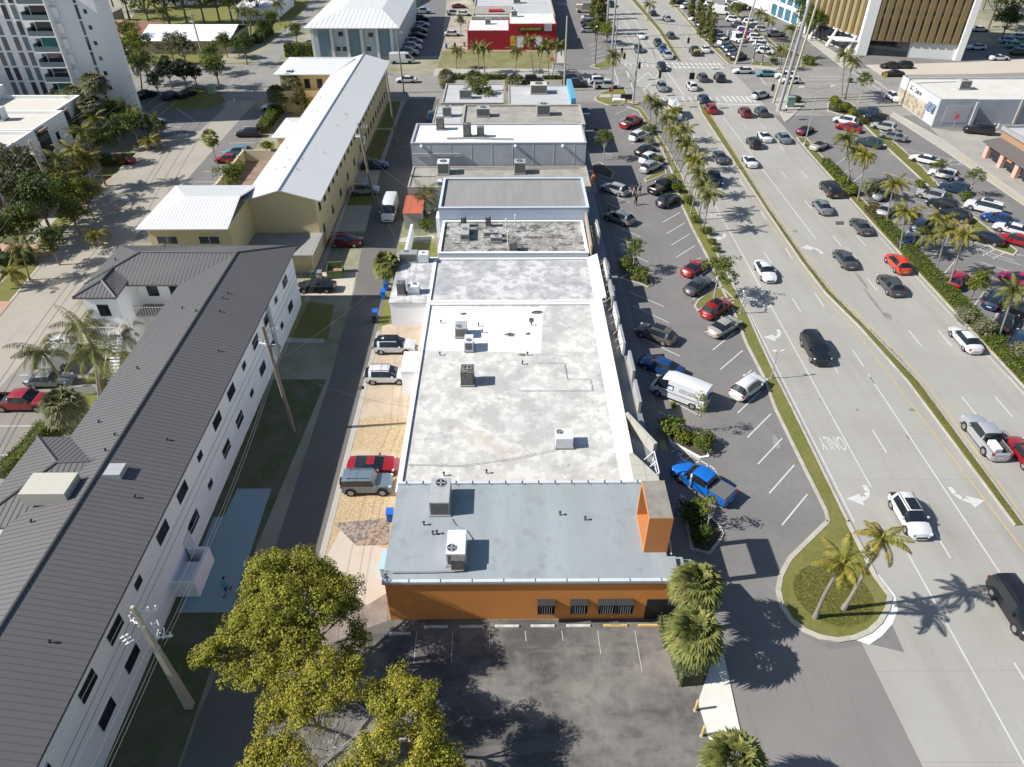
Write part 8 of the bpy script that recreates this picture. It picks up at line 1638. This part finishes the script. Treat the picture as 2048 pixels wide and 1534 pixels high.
# ================================================================ people
m_skin = mat('skin', (.36, .2, .13), rough=.6); m_hair = mat('dark_hair', (.02, .016, .013), rough=.7)
def person(label, x, y, hd, top, legs, lean=0., pose='walk', z0=0., s=1.0, shoe=None, grp=None):
    """one continuous skinned body; hair and clothing are its children"""
    t = thing('person', label, 'person', x, y, z0, grp); ORG[t.name] = (0, 0, 0); t.rotation_euler = (0, 0, R(hd)); t.scale = (s, s, s)
    fw = lean  # forward is +x
    hip = Vector((0, 0, .92)); ch = hip + Vector((math.sin(fw) * .42, 0, math.cos(fw) * .42)); nk = ch + Vector((math.sin(fw) * .12, 0, math.cos(fw) * .12)); hd_ = nk + Vector((math.sin(fw) * .22 + .02, 0, .2))
    k = .22 if pose == 'walk' else .04
    J = [(hip, .13), (hip + (ch - hip) * .5, .125), (ch, .15), (nk, .055), (hd_, .098), (hd_ + Vector((.0, 0, .07)), .085)]
    E = [(0, 1), (1, 2), (2, 3), (3, 4), (4, 5)]
    def chain(root, pts):
        i = root
        for p, r in pts: J.append((Vector(p), r)); E.append((i, len(J) - 1)); i = len(J) - 1
        return i
    for sd, f in ((1, 1), (-1, -1)):
        chain(0, [((0, .1 * sd, .86), .095), ((k * f * .8 + .04, .1 * sd, .5), .062), ((k * f * 1.5 - (.12 if f < 0 else 0), .1 * sd, .1), .042), ((k * f * 1.5 + .12, .1 * sd, .04), .036)])
        sh = ch + Vector((0, .19 * sd, .03)); a = -k * f
        el = sh + Vector((a * .9 + fw * .3, .06 * sd, -.27)); wr = el + Vector((a + .1 + fw * .3, -.01 * sd, -.2)); i = chain(2, [(tuple(sh), .058), (tuple(el), .042), (tuple(wr), .03), (tuple(wr + Vector((.02, 0, -.07))), .034)])
        for q in range(5):
            o_ = Vector(((q - 2) * .016, 0, 0)); J.append((wr + Vector((.02, 0, -.08)) + o_ + (Vector((.03, 0, .03)) if q == 4 else Vector((0, 0, -.02))), .0095)); E.append((i, len(J) - 1)); J.append((wr + Vector((.03, 0, -.13 - .01 * (2 - abs(q - 2)))) + o_ * 1.3 + (Vector((.04, 0, .06)) if q == 4 else Vector((0, 0, 0))), .008)); E.append((len(J) - 2, len(J) - 1))
    me = bpy.data.meshes.new('body'); me.from_pydata([tuple(j[0]) for j in J], E, []); b = bpy.data.objects.new('body', me); link(b); b.parent = t
    md = b.modifiers.new('skin', 'SKIN'); md.use_smooth_shade = True
    if not me.skin_vertices: 
        bm = bmesh.new(); bm.from_mesh(me); bm.verts.layers.skin.verify(); bm.to_mesh(me); bm.free()
    for i, (p, r) in enumerate(J): me.skin_vertices[0].data[i].radius = (r, r)
    me.skin_vertices[0].data[0].use_root = True
    b.modifiers.new('sub', 'SUBSURF').render_levels = 1; me.materials.append(m_skin)
    # clothing shells
    def limb(name, pts, rs, m, n=12): mb = MB().path([tuple(p) for p in pts], rs, n); [mb.ell(tuple(p), (r, r, r), 8, 5) for p, r in zip(pts, rs)]; return mb
    sh = MB(); ring_ = []
    for q, (c, rx, ry) in enumerate(((hip + Vector((0, 0, -.02)), .15, .19), (hip.lerp(ch, .5), .14, .175), (ch, .16, .21), (ch + Vector((0, 0, .09)), .1, .16), (nk, .06, .07))): ring_.append([(c.x + rx * math.cos(a * .5236), c.y + ry * math.sin(a * .5236), c.z) for a in range(12)])
    for q in range(4):
        for a in range(12): a2 = (a + 1) % 12; sh.face([ring_[q][a], ring_[q][a2], ring_[q + 1][a2], ring_[q + 1][a]])
    for sd, f in ((1, 1), (-1, -1)): s0 = ch + Vector((0, .18 * sd, .03)); sh.tube(tuple(s0), tuple(s0 + Vector((-k * f * .5 + fw * .1, .05 * sd, -.19))), .078, .06, 10).ell(tuple(s0), (.078, .078, .078), 8, 5)
    sh.build('shirt', top, t, smooth=50)
    tr = MB(); short = legs[1]
    for sd, f in ((1, 1), (-1, -1)):
        a_, kn, an = Vector((0, .1 * sd, .9)), Vector((k * f * .8 + .04, .1 * sd, .5)), Vector((k * f * 1.5 - (.12 if f < 0 else 0), .1 * sd, .12))
        tr.tube(tuple(a_), tuple(kn), .118, .085, 12, False)
        if not short: tr.tube(tuple(kn), tuple(an), .083, .06, 12, False)
        MB().obox((an.x + .07, an.y, .04), (.27, .095, .085)).build('shoe', shoe or m_dkmetal, t)
    tr.ell((0, 0, .92), (.15, .19, .12), 12, 6); tr.build('shorts' if short else 'trousers', legs[0], t, smooth=50)
    h = MB(); h.ell(tuple(hd_ + Vector((-.025, 0, .065))), (.115, .1, .1), 12, 8); h.build('hair', m_hair, t, smooth=80); MB().ell(tuple(hd_ + Vector((.11, 0, .0))), (.02, .014, .022), 6, 4).build('nose', m_skin, t)
    return t
c_blk = mat('black_cloth', (.02, .02, .022), rough=.9); c_wht = mat('white_cloth', (.6, .6, .58), rough=.9); c_cyan = mat('cyan_cloth', (.08, .38, .5), rough=.9); c_navy = mat('navy_cloth', (.02, .05, .2), rough=.9); c_grey = mat('grey_cloth', (.15, .15, .16), rough=.9); c_red = mat('red_cloth', (.35, .04, .04), rough=.9)
x, y = P(455, 1186); person('person in light blue shirt and dark blue shorts walking on the blue court', x, y, 60, c_cyan, (c_navy, True), .18)
for px, py, hd, tp, lg, lb in ((1262, 391, -60, c_blk, (c_wht, False), 'person in black top and pale trousers carrying a white bag, leftmost of the group'), (1270, 391, -80, c_blk, (c_blk, True), 'person in black with bare legs in the middle of the group'), (1279, 388, -100, c_grey, (c_blk, True), 'person in grey top, rightmost of the group by the pickup'), (1271, 410, 90, c_blk, (c_blk, False), 'person in black walking alone below the group'),
        (1479, 22, 0, c_wht, (c_wht, False), 'person in white near the far parked off-roader, left'), (1494, 24, 0, c_wht, (c_blk, False), 'person in white top near the far parked off-roader, right'), (1192, 272, 0, c_blk, (c_wht, False), 'person in black by the table outside the tall grey shop'), (1216, 434, 180, c_red, (c_blk, False), 'person in red at the shop walk behind the grey car'), (1235, 658, 0, c_wht, (c_red, True), 'person in white on the walk under the shop signs'), (1570, 226, 0, c_wht, (c_blk, False), 'person with white top at the corner cabinet')):
    x, y = P(px, py); person(lb, x, y, hd, tp, lg, .02, 'walk', .03 if py > 300 else .03)
x, y = P(1258, 392); t = thing('tote_bag', 'white bag held by the leftmost walker of the group', 'bag', x, y, .5); MB().box(x - .12, x + .12, y - .06, y + .06, .45, .85).build('bag', c_wht, t)
x, y = P(1197, 283); t = thing('cafe_table', 'white table outside the tall grey shop', 'table', x, y, 0); MB().box(x - 1.0, x + 1.0, y - .45, y + .45, .7, .76).build('table_top', m_wpara, t)
for dx in (-.9, .9):
    for dy in (-.38, .38): MB().tube((x + dx, y + dy, 0), (x + dx, y + dy, .7), .03).build('leg', m_metal, t)
for o in SC.objects:
    if o.get('kind') is None and o.parent is None and o.type in ('MESH', 'EMPTY') and not o.get('category'): print('UNTAGGED', o.name)
